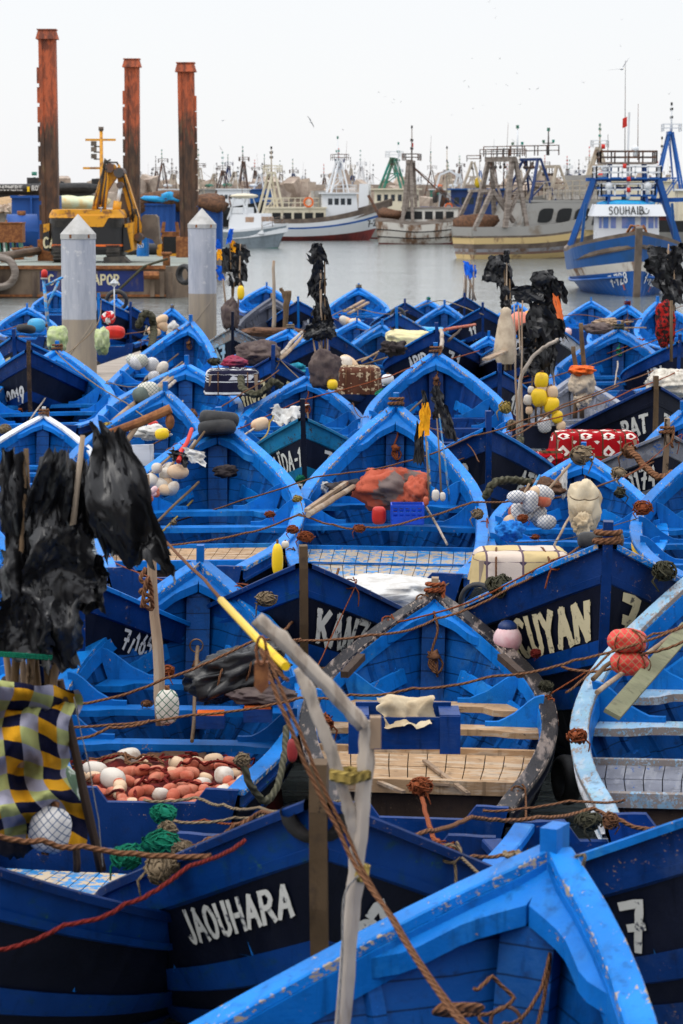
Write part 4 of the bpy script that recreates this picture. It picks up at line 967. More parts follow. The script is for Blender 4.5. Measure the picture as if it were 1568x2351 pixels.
def tyre(name, label, loc, axis, R0, r0, mat='rubber', sq=.8, group=None, scale_z=1.0, cutoff=1.0, start=0.0):
    """tyre with tread blocks; axis = direction of the axle"""
    g = G(); ax = Vector(axis).normalized(); x = ax.orthogonal().normalized(); 
    up = Vector((0, 0, 1))
    if abs(ax.dot(up)) < .9: x = (up-ax*up.dot(ax)).normalized()
    y = ax.cross(x); n = 44; rows = []
    m = int(n*cutoff)
    for i in range(m+1):
        a = 2*math.pi*(i/n+start); d = x*math.cos(a)+y*math.sin(a)*scale_z; row = []
        for j in range(12):
            b = 2*math.pi*j/12; cb, sb = math.cos(b), math.sin(b)
            rr = r0*(1.06 if (i % 2 == 0 and cb > .4) else 1.0)
            if cb < -.3: rr *= .62
            row.append(Vector(loc)+d*(R0-r0)+(d*cb*rr*.85+ax*math.copysign(abs(sb)**sq, sb)*r0*1.15))
        rows.append(row)
    g.grid(rows, 0, closeu=True)
    o = g.build(name, mat); return tag(o, label, 'tyre', group)
# --- blue trawler seen bow on ---
def tsou():
    r = vessel('large blue trawler lettered SOUHAIB seen bow on', 1462, 682, 180, None)
    off = 0
    g = G(); half, sh = vhull(g, 13.0, 5.3, 2.2, 2.0, 3.0, [(.05, 2), (.38, 0), (.50, 1), (.9, 3), (1, 4)], rake=.8, n=26, full=.8)
    # move so that the stem foot is at the chosen point
    g.v = [(p[0]-6.0, p[1], p[2]) for p in g.v]; g.build('hull', ['v_blue', 'v_oldwhite', 'v_brown', 'v_blue2', 'v_green'], r)
    g = G(); g.beam((.56, 0, 3.15), (-.25, 0, -.2), .42, .3); g.build('stem_post', 'v_dark' if False else 'v_brown', r)
    for sy in (-1, 1):
        g = G(); pts = [Vector((-6.0-6.5+t*13-.8*v*t**3+.02, sy*(half(t)*(1-v**2.6*(.45+.4*t))*(1-.35*v*max(0, (t-.6)/.4))+.05), sh(t)-v*(sh(t)+.6))) for t in [i/16 for i in range(16)] for v in (.57,)]
        g.tube(pts, .07, n=6); g.build('rubbing_strake', 'v_blue2', r)
    X = -5.0
    wins = [('f', -1.25+.5*q, 1.72, .34 if q in (0, 5) else .38, .5) for q in range(6)]
    wb = plain('sky_tinted_glass', (.10, .22, .55), .15, c2=(.25, .3, .6), scale=1.5, spec=.9)
    house(r, (X, 0, 1.8), (2.2, 3.0, .65), 'v_blue2', (), None, name='wheelhouse_base')
    house(r, (X, 0, 2.45), (2.0, 2.9, 1.25), 'v_white', [('f', -1.05+.35*q if q != 3 else 0, .85, .24 if abs(q-3) > 0 else .6, .52) for q in (0, 1, 3, 5, 6)]+[('f', -1.3, .85, .12, .5), ('f', 1.3, .85, .12, .5)], None, taper=.04, winmat=wb)
    g = G(); g.prism([(X+1.35, -1.72, 3.6), (X+1.35, 1.72, 3.6), (X+1.15, 1.5, 4.14), (X+1.15, -1.5, 4.14)], (-2.3, 0, 0), 0); g.build('roof', 'v_white', r, recalc=True)
    g = G(); g.ball((X, 0, 4.17), (1.0, 1.3, .2), n=14, noise_=.4); g.build('roof_tarpaulin', 'tarp_blue', r)
    # text faces the camera: local +x is towards it, local +y is to the right
    hull_letters(r, 'SOUHAIB', (X+1.33, -.95, 3.69), (0, 1, 0), (-.35, 0, 1), .36, 'blacktxt', .13, nrm=(1, 0, .2))
    hull_letters(r, 'a', (X+1.33, .42, 3.71), (0, 1, 0), (-.35, 0, 1), .34, 'blacktxt', .13, nrm=(1, 0, .2))
    hull_letters(r, 'ab', (X+1.06, -.6, 2.6), (0, 1, 0), (0, 0, 1), .22, 'blacktxt', .12, nrm=(1, 0, 0))
    # bow numbers on both sides
    for sy, s_ in ((-1, '7.728'), (1, '7.728')):
        g = G()
        def place(u, v, o_, sy=sy):
            d = u*1.0+.62 if sy > 0 else (.62+text_width('7.728')*.46-u)
            t = 1-d/13.0*1.02; zz = .55+v+.20*(1.2-d); vv = (sh(t)-zz)/(sh(t)+.6)
            def pp(t, vv): return Vector((-12.5+t*13-.8*vv*t**3, sy*max(.04, half(t)*(1-vv**2.6*(.45+.4*t))*(1-.35*vv*max(0, (t-.6)/.4))), sh(t)-vv*(sh(t)+.6)))
            p = pp(t, vv); n = (pp(t-.01, vv)-p).cross(pp(t, vv+.02)-p).normalized()
            if n.y*sy < 0: n = -n
            return p+n*(o_+.015)
        letter(g, s_, place, .46, .17, n0=.01); g.build('lettering', 'v_white', r)
        g = G()   # small compass star
        letter(g, 'X', lambda u, v, o_: place(u+.85, v-.28, o_+.003), .2, .25, n0=.01); g.build('emblem', 'float_or', r)
    # tower of white and blue rails
    for i, (z, w_, d_, m) in enumerate(((4.55, 2.5, 1.5, 'v_white'), (5.35, 3.0, 1.8, 'v_white'), (6.05, 2.6, 1.6, 'v_steel'))):
        g = G(); g.box((X, 0, z), (d_, w_, .1)); g.build('platform', 'v_blue2' if i < 2 else 'v_wood', r)
        rail(r, [(X-d_/2, -w_/2, z), (X+d_/2, -w_/2, z), (X+d_/2, w_/2, z), (X-d_/2, w_/2, z), (X-d_/2, -w_/2, z)], .55, m, .035, .6)
    lines(r, 'tower', [((X+sx*.6, sy*.9, 3.9), (X+sx*.5, sy*.8, 6.0), .12) for sx in (-1, 1) for sy in (-1, 1)]+[((X, -1.4, 4.9), (X, 1.4, 4.9), .1)], 'v_blue2')
    lines(r, 'derrick', [((X-.6, -2.55, 2.2), (X-.2, -1.5, 5.3), .26), ((X-.6, 2.55, 2.2), (X-.2, 1.5, 5.3), .26), ((X-.2, -1.9, 5.3), (X-.2, 1.9, 5.3), .16), ((X-1, .8, 4.3), (X+.4, 4.0, 4.4), .2)], 'v_blue2')
    lines(r, 'mast', [((X+.3, 0, 6.2), (X+.3, .05, 8.4), .09), ((X+.5, 0, 4.2), (X+.5, 0, 6.4), .12)], 'v_white')
    for yy, zz, rr in ((-.9, 5.0, .2), (.9, 5.0, .22), (-1.1, 5.8, .18), (.3, 6.7, .18), (0, 4.8, .15)): g = G(); g.ball((X+.7, yy, zz), rr, n=8, k=5); g.cyl((X+.7, yy, zz-.4), (X+.7, yy, zz), .1); g.build('radar_dome', 'v_white', r)
    for yy, zz in ((-1.2, 6.7), (0, 5.2), (0, 4.7), (-.2, 5.8)): g = G(); g.cyl((X+.9, yy, zz), (X+.9, yy, zz+.22), .09); g.build('lamp', 'redplastic', r)
    antenna(r, (X, -.1, 6.2), 4.6, -.06); antenna(r, (X, .5, 6.2), 2.6, -.03); antenna(r, (X, -.9, 6.2), 1.2, 0)
    g = G(); g.grid([[Vector((X+.3, -.05-.07*j, 8.2-.15*i-.03*j)) for j in range(4)] for i in range(4)], 0); g.build('flag', 'redplastic', r)
    g = G()
    for q in range(3): g.tube([(-1.2+.2*q, -.5, 2.6), (-.9, -.2+.3*q, 3.2), (-.8, .4, 3.1), (-1.0, .6, 2.6)], .07, n=6)
    g.build('windlass', 'rust', r)
    for sy in (-1, 1): g = G(); g.beam((-4.0, sy*2.2, 2.1), (-3.9, sy*2.0, 4.2), .12); g.build('samson_post', 'v_blue', r)
    return r
sou = tsou()
# --- cream trawler behind it ---
def tcream():
    r = vessel('cream trawler with brown hull behind the blue trawler', 1425, 560, 100)
    g = G(); vhull(g, 12, 4.6, 3.0, 2.8, 3.6, [(.7, 0), (1, 1)], rake=1.5); g.build('hull', ['v_red', 'v_red'], r)
    house(r, (0.4, 0, 2.6), (9.0, 3.6, 3.0), 'v_cream', [('r', -3.4+1.7*q, 1.5, .5, .8) for q in range(5)], 'v_cream', .25)
    hull_letters(r, '2914', (-3.6, -1.85, 4.9), (1, 0, 0), (0, 0, 1), .4, 'v_dark', .12, nrm=(0, -1, 0))
    hull_letters(r, 'MESS', (-.4, -1.85, 5.0), (1, 0, 0), (0, 0, 1), .45, 'v_dark', .14, nrm=(0, -1, 0))
    gantry(r, -2.2, 3, 5.6, 8.6, 'v_beige', 1, .7, railm='v_white'); mast(r, -2.0, 0, 8.6, 10.6, 'v_beige', (.5, .8), 'v_green'); mast(r, 3.6, 0, 5.6, 9.4, 'v_cream')
    g = G(); g.ball((-1.6, -1, 6.1), .5, n=10); g.build('buoy_marker', 'redplastic', r)
tcream()
def tedge():
    r = vessel('trawler with bright blue gantry cut by the right edge', 1600, 575, 92)
    g = G(); vhull(g, 11, 4.6, 2.4, 2.4, 3.2, [(.3, 0), (1, 1)], rake=1.2); g.build('hull', ['v_dark', 'v_grey'], r)
    house(r, (.6, 0, 2.2), (4.6, 3.2, 2.6), 'v_cream', [('r', -1.6+.9*q, 1.7, .5, .6) for q in range(4)], 'v_white', .25)
    gantry(r, -2.4, 3.4, 2.2, 9.4, 'v_blue2', 1.6, .45, railm='v_white'); mast(r, -2.2, 0, 9.4, 11.6, 'v_white', (.5, .8)); gantry(r, .8, 2.8, 5.0, 7.8, 'v_blue2', 1.2, .6, railm='v_blue2')
tedge()
# --- smaller trawlers in the rows behind: each its own ---
def small(i, px, py, hd, c1, c2, c3, gm, label, L=9.5, sc=1.0, tall=7.0):
    r = vessel(label, px, py, hd); rr = random.Random(i*7+1)
    g = G(); vhull(g, L, 3.8, 2.1*sc, 2.0*sc, 3.0*sc, [(.25, 0), (.8, 1), (1, 2)], rake=1.3, n=12); g.build('hull', [c1, c2, 'v_red'], r)
    hx = rr.uniform(-.5, 1.6)
    house(r, (hx, 0, 1.9*sc), (L*.36, 2.9, 2.3*sc), c3, [('r', -L*.13+.62*q, 1.5*sc, .4, .55) for q in range(5)]+[('f', -.8+.55*q, 1.5*sc, .36, .5) for q in range(4)], c3 if rr.random() < .5 else 'v_white', .22, taper=.08)
    gx = hx-rr.uniform(1.5, 2.6); gantry(r, gx, 3.2, 1.8, tall, gm, rr.uniform(.9, 1.5), rr.uniform(.5, .8), railm=rr.choice(['v_steel', gm, 'v_white']), r=.13)
    gantry(r, hx, 2.2, 4.2*sc, 6.2*sc, rr.choice([gm, 'v_white', 'v_beige']), .8, .6, r=.09)
    mast(r, gx, 0, tall, tall+rr.uniform(1.6, 2.8), rr.choice(['v_steel', 'v_white', 'v_beige']), (.4, .7), rr.choice(['v_green', 'v_dark', 'redplastic']))
    mast(r, hx+.5, .3, 4.2*sc, 4.2*sc+rr.uniform(2.5, 4), rr.choice(['v_white', 'v_steel']), (.6, .8)); antenna(r, (hx, -.8, 4.2*sc), rr.uniform(3, 6), rr.uniform(-.05, .05))
    g = G(); g.ball((hx-.8, -.8, 4.75*sc), (.7, .35, .25), n=8); g.build('life_raft', rr.choice(['orange', 'v_white', 'v_green']), r)
    lines(r, 'stay', [((gx, 0, tall), (L*.46, 0, 3.0*sc), .035), ((gx, 0, tall), (-L*.48, 0, 2.2*sc), .035)], 'v_steel')
SM = [
 (345, 506, 96, 'v_steel', 'v_dark', 'v_steel', 'v_steel', 'dark trawler between the second and third rusty pile'),
 (398, 512, 84, 'v_dark', 'v_dark', 'v_white', 'v_steel', 'dark gantry trawler with white cabin right of the third pile'),
 (468, 512, 80, 'v_wood', 'v_dark', 'v_grey', 'v_beige', 'grey cabin trawler right of the blue containers'),
 (512, 520, 95, 'v_dark', 'v_dark', 'v_white', 'v_steel', 'white cabin trawler with orange raft and tall dark frame'),
 (585, 512, 92, 'v_wood', 'v_grey', 'v_blue', 'v_steel', 'trawler with a blue cabin behind the grey launch'),
 (640, 505, 88, 'v_blue', 'v_grey', 'v_white', 'v_beige', 'white cabin trawler in the row behind the cream frames'),
 (700, 503, 92, 'v_dblue', 'v_grey', 'v_white', 'v_dblue', 'trawler with navy frame behind the white wheelhouse'),
 (800, 505, 86, 'v_wood', 'v_grey', 'v_cream', 'v_dblue', 'cream cabin trawler with a navy tripod behind the white mast'),
 (855, 508, 94, 'v_wood', 'v_grey', 'v_white', 'v_white', 'white framed trawler left of the pale green one'),
 (1010, 510, 92, 'v_green', 'v_grey', 'v_green', 'v_steel', 'green cabin trawler behind the brown gantry'),
 (1048, 512, 86, 'v_blue', 'v_grey', 'v_cream', 'v_beige', 'cream cabin trawler left of the dark blue cabin'),
 (1150, 506, 92, 'v_wood', 'v_grey', 'v_white', 'v_steel', 'white cabin trawler behind the dark blue cabin'),
 (1215, 506, 90, 'v_blue', 'v_grey', 'v_cream', 'v_beige', 'cream cabin trawler seen through the arched gantry'),
 (1330, 505, 90, 'v_wood', 'v_grey', 'v_blue', 'v_dblue', 'blue cabin trawler right of the crate stack'),
 (1372, 512, 94, 'v_wood', 'v_grey', 'v_cream', 'v_beige', 'cream cabin trawler left of the rail tower'),
 (365, 498, 88, 'v_dark', 'v_grey', 'v_white', 'v_steel', 'pale cabin trawler far behind the blue containers'),
 (430, 500, 94, 'v_wood', 'v_grey', 'v_cream', 'v_steel', 'cream cabin trawler far behind the third rusty pile'),
 (548, 498, 90, 'v_wood', 'v_grey', 'v_white', 'v_dblue', 'far trawler with navy frame left of the cream frames'),
 (615, 496, 94, 'v_dark', 'v_grey', 'v_cream', 'v_steel', 'far cream trawler between the cream frames'),
 (668, 497, 88, 'v_wood', 'v_grey', 'v_blue', 'v_steel', 'far blue cabin trawler behind the lifebuoy rail'),
 (765, 497, 92, 'v_dark', 'v_grey', 'v_white', 'v_steel', 'far white trawler right of the white wheelhouse'),
 (832, 498, 88, 'v_wood', 'v_grey', 'v_blue', 'v_beige', 'far blue cabin trawler above the white bow'),
 (935, 497, 90, 'v_dark', 'v_grey', 'v_white', 'v_dblue', 'far trawler with navy frame left of the brown gantry'),
 (965, 500, 94, 'v_wood', 'v_grey', 'v_cream', 'v_beige', 'far beige framed trawler inside the brown gantry'),
 (1080, 498, 88, 'v_green', 'v_grey', 'v_white', 'v_steel', 'far white trawler over the dark blue cabin'),
 (1128, 499, 92, 'v_wood', 'v_grey', 'v_cream', 'v_blue2', 'far trawler with light blue frame by the arched gantry'),
 (1185, 498, 90, 'v_dark', 'v_grey', 'v_white', 'v_beige', 'far white trawler behind the arched gantry legs'),
 (1285, 499, 92, 'v_wood', 'v_grey', 'v_blue', 'v_beige', 'far blue cabin trawler above the crate stack'),
 (1312, 500, 88, 'v_dark', 'v_grey', 'v_white', 'v_steel', 'far white trawler right of the arched gantry'),
 (1350, 498, 90, 'v_wood', 'v_grey', 'v_cream', 'v_dblue', 'far cream trawler by the cream house with number'),
 (1520, 508, 90, 'v_wood', 'v_grey', 'v_cream', 'v_cream', 'cream trawler behind the rail tower at the right'),
]
for i, (px, py, hd, a, b_, c_, gm, lb) in enumerate(SM): small(i, px, py, hd, a, b_, c_, gm, lb, L=11.5, sc=1.18, tall=7.2+2.4*((i*37) % 10)/10)
# --- breakwater ---
def breakwater():
    m = plain('breakwater_stone', (.44, .36, .29), .9, c2=(.27, .21, .17), scale=.5, bumpy=.4)
    g = G(); rr = random.Random(3)
    for i in range(430):
        x = rr.uniform(-45, 130); y = rr.uniform(415, 440); z = rr.uniform(-.5, 6.4)*(1-abs(y-430)/34)+rr.uniform(-.6, 1.2)
        rot = Matrix.Rotation(rr.uniform(0, 6), 3, 'Z') @ Matrix.Rotation(rr.uniform(-.6, .6), 3, 'X')
        g.box((x, y, z), (rr.uniform(1.6, 3.2), rr.uniform(1.6, 2.8), rr.uniform(1.4, 2.8)), 0, rot, taper=rr.uniform(.8, 1))
    o = g.build('breakwater_blocks', m); tag(o, 'heaped pale concrete breakwater blocks behind the trawlers', 'breakwater', kind='stuff')
    g = G(); g.box((45, 438, 2.6), (190, 18, 6.4)); o = g.build('breakwater_wall', plain('breakwater_concrete', (.34, .28, .23), .9, scale=.2)); o['kind'] = 'structure'
    for k, (px, py, w_) in enumerate(((245, 456, 3.2), (302, 456, 3.6), (322, 462, 2.4))):
        p = Q(px, py, 330); g = G(); rr2 = random.Random(k)
        g.box((p.x, p.y, 3.1), (w_, 2.6, 2.9), rot=Matrix.Rotation(.2*k, 3, 'Z'), taper=.82); o = g.build('concrete_block', m)
        tag(o, ['pale concrete block just right of the first pile', 'double pale concrete block left of the excavator arm', 'small pale block beside the excavator arm'][k], 'block', 'concrete blocks on the quay edge')
breakwater()
# ---------------- work barge, excavator, piles, quay on the left ----------------
M['barge'] = rusty('barge_side_steel', (.21, .15, .10), .40, .62, (.06, .035, .025), .35)
M['bargedeck'] = rusty('barge_deck_plate', (.22, .25, .22), .5, .7, (.13, .09, .06), .25)
M['cat_yellow'] = plain('excavator_yellow', (.66, .29, .012), .5, c2=(.22, .09, .025), scale=2.2, lo=.5, hi=.64)
M['cat_black'] = plain('excavator_black', (.018, .017, .018), .4, c2=(.06, .055, .05), scale=2, lo=.6, hi=.8, stretch=(2, 2, .3))
M['track'] = plain('muddy_tracks', (.03, .028, .026), .8, c2=(.07, .06, .05), scale=3)
M['container'] = plain('container_blue', (.004, .06, .26), .55, c2=(.03, .05, .10), scale=1.0, lo=.6, hi=.8)
M['concrete'] = plain('weathered_concrete', (.36, .33, .29), .9, c2=(.25, .22, .19), scale=.6, bumpy=.2)
def pilemat():
    m, nt, b = newmat('pile_rust'); tc = nt.nodes.new('ShaderNodeTexCoord'); sp = nt.nodes.new('ShaderNodeSeparateXYZ'); nt.links.new(tc.outputs['Object'], sp.inputs[0])
    v = coords(nt, (1, 1, .3)); n = tnoise(nt, v, 1.6, 6, .65); n2 = tnoise(nt, v, 4.0, 6, .7)
    oran = mixc(nt, step(nt, n2, .42, .60), (.46, .10, .036), (.22, .055, .025)); dark = mixc(nt, step(nt, n2, .4, .6), (.10, .05, .028), (.045, .026, .018))
    dark = mixc(nt, step(nt, n, .58, .7), dark, (.13, .10, .05))
    zz = val(nt, 'ADD', sp.outputs[2], val(nt, 'MULTIPLY', val(nt, 'SUBTRACT', tnoise(nt, coords(nt, (2, 2, .35)), 2.2, 6, .7), .5), 7.0))
    base = mixc(nt, step(nt, zz, 7.2, 9.0), dark, oran)
    base = mixc(nt, val(nt, 'MULTIPLY', step(nt, n, .55, .62), .8), base, mixc(nt, step(nt, zz, 8.2, 8.8), dark, (.10, .03, .018)))
    nt.links.new(base, b.inputs['Base Color']); b.inputs['Roughness'].default_value = .8; bump(nt, b, n2, .5, .03); return m
M['pile'] = pilemat()
def spud(px0, py0, px1, Y, ytop, w_, label, side):
    bot = Q(px0, 470, Y); top = Q(px1, ytop, Y)
    z1 = top.z; z0 = -1.0; lean = (top.x-bot.x)/(top.z-bot.z)
    r = thing('steel_pile', label, 'steel pile', (bot.x, Y, 0), 0, 'tall rusty steel piles of the work barge')
    def X(z): return (z-bot.z)*lean
    g = G(); h = w_/2
    rows = []
    for z in (z0, z1-.3):
        rows.append([Vector((X(z)+x, y, z)) for x, y in ((-h,-h),(-h*.55,-h),(-h*.5,-h+.05),(h*.5,-h+.05),(h*.55,-h),(h,-h),(h,h),(-h,h))])
    g.grid(rows, 0, closeu=True, sm=False); g.face([g.vert(p) for p in rows[1]], 0)
    g.build('box_column', 'pile', r)
    g = G(); a, b_ = [], []
    zz = z1-.42
    for (x, y) in ((-1,-1),(1,-1),(1,1),(-1,1)): a.append(g.vert((X(zz)+x*h*1.3, y*h*1.3, zz))); b_.append(g.vert((X(z1)+x*h*1.02, y*h*1.02, z1)))
    g.face(a[::-1]); g.face(b_)
    for i in range(4): g.face((a[i], a[(i+1) % 4], b_[(i+1) % 4], b_[i]))
    g.box((X(z1), 0, z1+.03), (h*2.3, h*2.3, .05)); g.build('cap', 'pile', r)
    for q in range(9):
        z = 2.5+(z1-4)*q/9
        g = G(); g.box((X(z)+side*(h+.05), -h*.6, z+.3), (.12, .25, .75)); g.build('rack_tooth', 'pile', r)
    g = G(); g.box((X(1.9), 0, 1.9), (w_*1.5, w_*1.5, 1.1)); g.build('guide_collar', 'rust', r)
spud(116, 505, 108.5, 131, 70, .80, 'tallest rusty steel pile, farthest left, orange above and brown below', -1)
spud(305, 500, 303, 152, 137, .80, 'middle rusty steel pile right behind the excavator arm', -1)
spud(432, 590, 426.5, 138, 146, .82, 'right hand rusty steel pile with three small holes', 1)
def barge():
    r = thing('work_barge', 'rust stained flat work barge with blue painted name panel', 'barge', (0, 121, 0))
    xr = Q(432, 640, 121).x; zt = 1.42; g = G()
    xl = -24.0; D = 40
    # side with chamfered right end
    out = [(xl, 0), (xr-1.0, 0), (xr, 1.6), (xr, D), (xl, D)]
    for i in range(len(out)):
        (ax, ay), (bx, by) = out[i], out[(i+1) % len(out)]
        ins = .35 if ay == 0 or by == 0 else 0
        g.face([g.vert(p) for p in ((ax, ay+(.0), -.5), (bx, by, -.5), (bx, by, zt), (ax, ay, zt))], 0)
    g.face([g.vert((x, y, zt)) for x, y in out], 1)
    g.build('hull', ['barge', 'bargedeck'], r)
    g = G(); g.beam((xl, -.06, zt-.04), (xr-1, -.06, zt-.04), .14, .16); g.beam((xl, -.04, .12), (xr-1, -.04, .12), .1, .1); g.build('fender_rail', 'rust', r)
    for px in (80, 350, 372, 392):
        p = Q(px, 640, 121); g = G(); g.box((p.x, -.06, .62), (.2, .14, 1.1)); g.build('rib', 'barge', r)
    g = G(); a = Q(222, 640, 121).x; b_ = Q(330, 640, 121).x; c_ = Q(92, 640, 121).x
    g.face([g.vert(p) for p in ((c_, -.012, .3), (b_, -.012, .3), (b_, -.012, 1.22), (c_, -.012, 1.22))]); g.build('name_panel', rusty('worn_blue_panel', (.006, .02, .13), .47, .60, (.20, .14, .1), .9), r)
    s_ = 'MOGADOR'; g = G(); x0 = Q(150, 640, 121).x
    letter(g, 'C', lambda u, v, o: Vector((Q(132, 640, 121).x-.4+u, -.02-o, .62+v)), .42, .2, n0=.004); g.build('lettering', 'cream', r); g = G()
    letter(g, 'APOR', lambda u, v, o: Vector((Q(220, 640, 121).x-.1+u, -.02-o, .62+v)), .42, .2, n0=.004)
    g.build('lettering', 'cream', r)
    g = G(); p = Q(383, 600, 122).x; g.cyl((p, .8, zt), (p, .8, zt+.55), .17, n=14); g.cyl((p, .8, zt+.5), (p, .8, zt+.62), .24, n=14); g.build('bollard', 'rust', r)
    g = G(); pts = [Q(385, 594, 121.5), Q(350, 605, 121.2), Q(330, 612, 120.8), Q(300, 640, 120.6), Q(270, 668, 120.5), Q(258, 684, 120.5)]
    g.tube([p-Vector((0, 121, 0)) for p in pts], .06, n=6); g.build('mooring_line', 'rope_dark', r)
    g = G(); g.tube([p-Vector((0, 121, 0)) for p in (Q(330, 632, 120.6), Q(365, 632, 120.6))], .18, n=8); g.build('fender', 'rust', r)
barge()
def at_deck(px, py, z=1.42): return P(px, py, z)
def excavator():
    Y = 127.0; c = Q(205, 590, Y); k = mpp(Y); r = thing('excavator', 'yellow and black tracked excavator on the work barge', 'excavator', (c.x, Y, 1.42))
    def L(px, py, dy=0.0): p = Q(px, py, Y); return Vector((p.x-c.x, dy, p.z-1.42))
    def poly(pts, y0, y1, m=0, g=None):
        g = g or G(); g.prism([L(px, py, y0) for px, py in pts], (0, y1-y0, 0), m); return g
    g = G()   # counterweight, rounded corners in plan
    n = 10; x0, x1 = L(111, 500).x, L(284, 500).x; zb, zt = L(0, 573).z, L(0, 500).z; out = []
    for q in range(n+1): a = R(180+90*q/n); out.append((x0+.55+.55*math.cos(a), .55+.55*math.sin(a)))
    for q in range(n+1): a = R(270+90*q/n); out.append((x1-.55+.55*math.cos(a), .55+.55*math.sin(a)))
    out += [(x1, 3.2), (x0, 3.2)]
    zz = [(zb-.25, -.12), (zb, 0), (zb+.14, 0), (zb+.145, .01), (zb+.24, .01), (zb+.245, 0), (zt-.35, 0), (zt, -.04)]
    cx_ = (x0+x1)/2
    rows = [[Vector((cx_+(x-cx_)*(1+o*.25), y-o*.4, z)) for x, y in out] for z, o in zz]
    g.grid(rows, [0, 0, 0, 1, 0, 0, 0], closeu=True, sm=False); g.face([g.vert(p) for p in rows[-1]], 0); g.build('counterweight', ['cat_black', 'orange'], r)
    g = G(); rows = [[Vector((cx_+(x-cx_)*f, y+.02-.05*(f > 1), z)) for x, y in out] for z, f in ((zt-.02, 1.0), (zt, 1.015), (zt+.16, 1.0), (zt+.38, .93))]
    g.grid(rows, 0, closeu=True, sm=False); g.face([g.vert(p) for p in rows[-1]], 0)
    g.prism([Vector((x, -.03, z)) for x, z in ((L(165, 0).x, zt+.1), (L(170, 0).x, zt-.42), (L(232, 0).x, zt-.42), (L(247, 0).x, zt+.1))], (0, .05, 0), 0)
    g.build('engine_cover', 'cat_yellow', r, recalc=True)
    for (a, b_) in ((120, 165), (250, 280)):
        g = G()
        for q in range(6): g.beam(L(a, 503+3.4*q, -.03), L(b_, 503+3.4*q, -.03), .05, .03)
        g.build('vent_grille', 'track', r)
    poly([(285, 515), (303, 510), (304, 575), (293, 580), (285, 578)], .3, 3.0).build('side_panel', 'cat_yellow', r, recalc=True)
    poly([(282, 522), (290, 522), (300, 572), (282, 578)], .22, .3).build('side_stripe', 'cat_black', r, recalc=True)
    poly([(98, 515), (112, 512), (112, 578), (98, 574)], .3, 3.0).build('side_panel', 'cat_yellow', r, recalc=True)
    poly([(98, 535), (112, 530), (112, 578), (98, 574)], .22, .3).build('side_stripe', 'cat_black', r, recalc=True)
    g = G(); letter(g, 'CA', lambda u, v, o: L(98.5, 568, .2)+Vector((u, -o, v)), .45, .2); g.build('lettering', 'cream', r)
    # turntable and tracks
    g = G(); g.cyl((cx_, 1.8, .55), (cx_, 1.8, zb-.1), 1.0, n=20); g.build('turntable', 'track', r)
    for sx in (-1, 1):
        g = G(); pts = []
        X = cx_+sx*1.25
        for q in range(24):
            a = 2*math.pi*q/24; yy = (1.8+math.cos(a)*.38+(1.5 if math.cos(a) > 0 else -1.5)); pts.append((X-.3, yy, .40+.38*math.sin(a)))
        g.prism(pts, (.6, 0, 0), 0)
        for q in range(18): g.box((X, -.0+.21*q, .80), (.66, .08, .05)); g.box((X, .0+.21*q, .01), (.66, .08, .04))
        for q in range(4): g.box((X, -.07-.02*q, .2+.16*q), (.66, .06, .07))
        g.build('track', 'track', r, recalc=True)
    poly([(240, 590), (285, 588), (302, 604), (300, 611), (285, 608), (262, 612), (240, 610)], -.6, .8).build('track_frame', 'track', r, recalc=True)
    # boom (two plates), stick and rams
    poly([(199, 492), (207, 478), (228, 405), (237, 381), (249, 376), (262, 392), (266, 402), (252, 420), (240, 440), (232, 492)], 1.3, 2.2).build('boom', 'cat_yellow', r, recalc=True)
    poly([(262, 388), (275, 388), (287, 420), (318, 520), (316, 565), (306, 560), (292, 500), (276, 440), (262, 415)], 1.9, 2.7).build('boom', 'cat_yellow', r, recalc=True)
    poly([(268, 442), (286, 452), (296, 500), (270, 498)], 2.0, 2.6).build('link', 'v_brown', r, recalc=True)
    for q in range(6):
        g = G(); g.tube([L(206+6*q, 492, 1.15), L(212+5.2*q, 460, 1.1), L(226+3.4*q, 410, 1.1), L(233+1.5*q, 385, 1.1), L(240+1.5*q, 378, 1.2)], .055, n=6); g.build('hydraulic_pipe', plain('pipe_%d' % q, (.42, .22, .06), .5, c2=(.08, .05, .03), scale=3) if q == 0 else M['cat_yellow'] if q % 2 else M['v_steel'], r)
    g = G(); g.tube([L(262, 490, 1.1), L(266, 462, 1.1)], .2, n=10); g.build('ram_cylinder', 'cat_yellow', r)
    g = G(); g.tube([L(266, 465, 1.1), L(273, 425, 1.1)], .09, n=10); g.build('ram_rod', 'v_white', r)
    g = G(); g.tube([L(226, 470, 1.0), L(228, 420, 1.0), L(236, 372, 1.0), L(250, 366, 1.0)], .05, n=6); g.tube([L(240, 372, 1.3), L(262, 372, 1.5), L(275, 395, 1.7), L(284, 430, 1.7), L(296, 470, 1.7), L(300, 520, 1.6)], .05, n=6); g.tube([L(234, 385, 1.0), L(238, 365, 1.0), L(243, 375, 1.1), L(240, 390, 1.0)], .08, n=6)
    g.build('hose', 'track', r)
    for px, py, rr_ in ((247, 385, .22), (268, 396, .24), (271, 425, .16), (228, 488, .2), (314, 545, .2)): g = G(); g.cyl(L(px, py, .95), L(px, py, 2.75), rr_, n=12); g.build('pin', 'v_steel', r)
    for px in (258, 268): g = G(); g.prism([L(px-3, 392, 1.2), L(px+3, 392, 1.2), L(px+2, 380, 1.2), L(px-1, 376, 1.2)], (0, .5, 0)); g.build('lug', 'cat_yellow', r, recalc=True)
    poly([(317, 499), (322, 494), (348, 494), (354, 500), (358, 545), (362, 562), (350, 565), (342, 552), (318, 545)], 2.2, 3.6).build('bucket', 'v_brown', r, recalc=True)
    g = G()
    for q in range(3): g.tube([L(292+q*4, 505, 1.5), L(302+q*3, 480, 1.4), L(312, 500, 1.4), L(310+q*2, 560, 1.4)], .035, n=5)
    g.build('hose', 'track', r)
excavator()
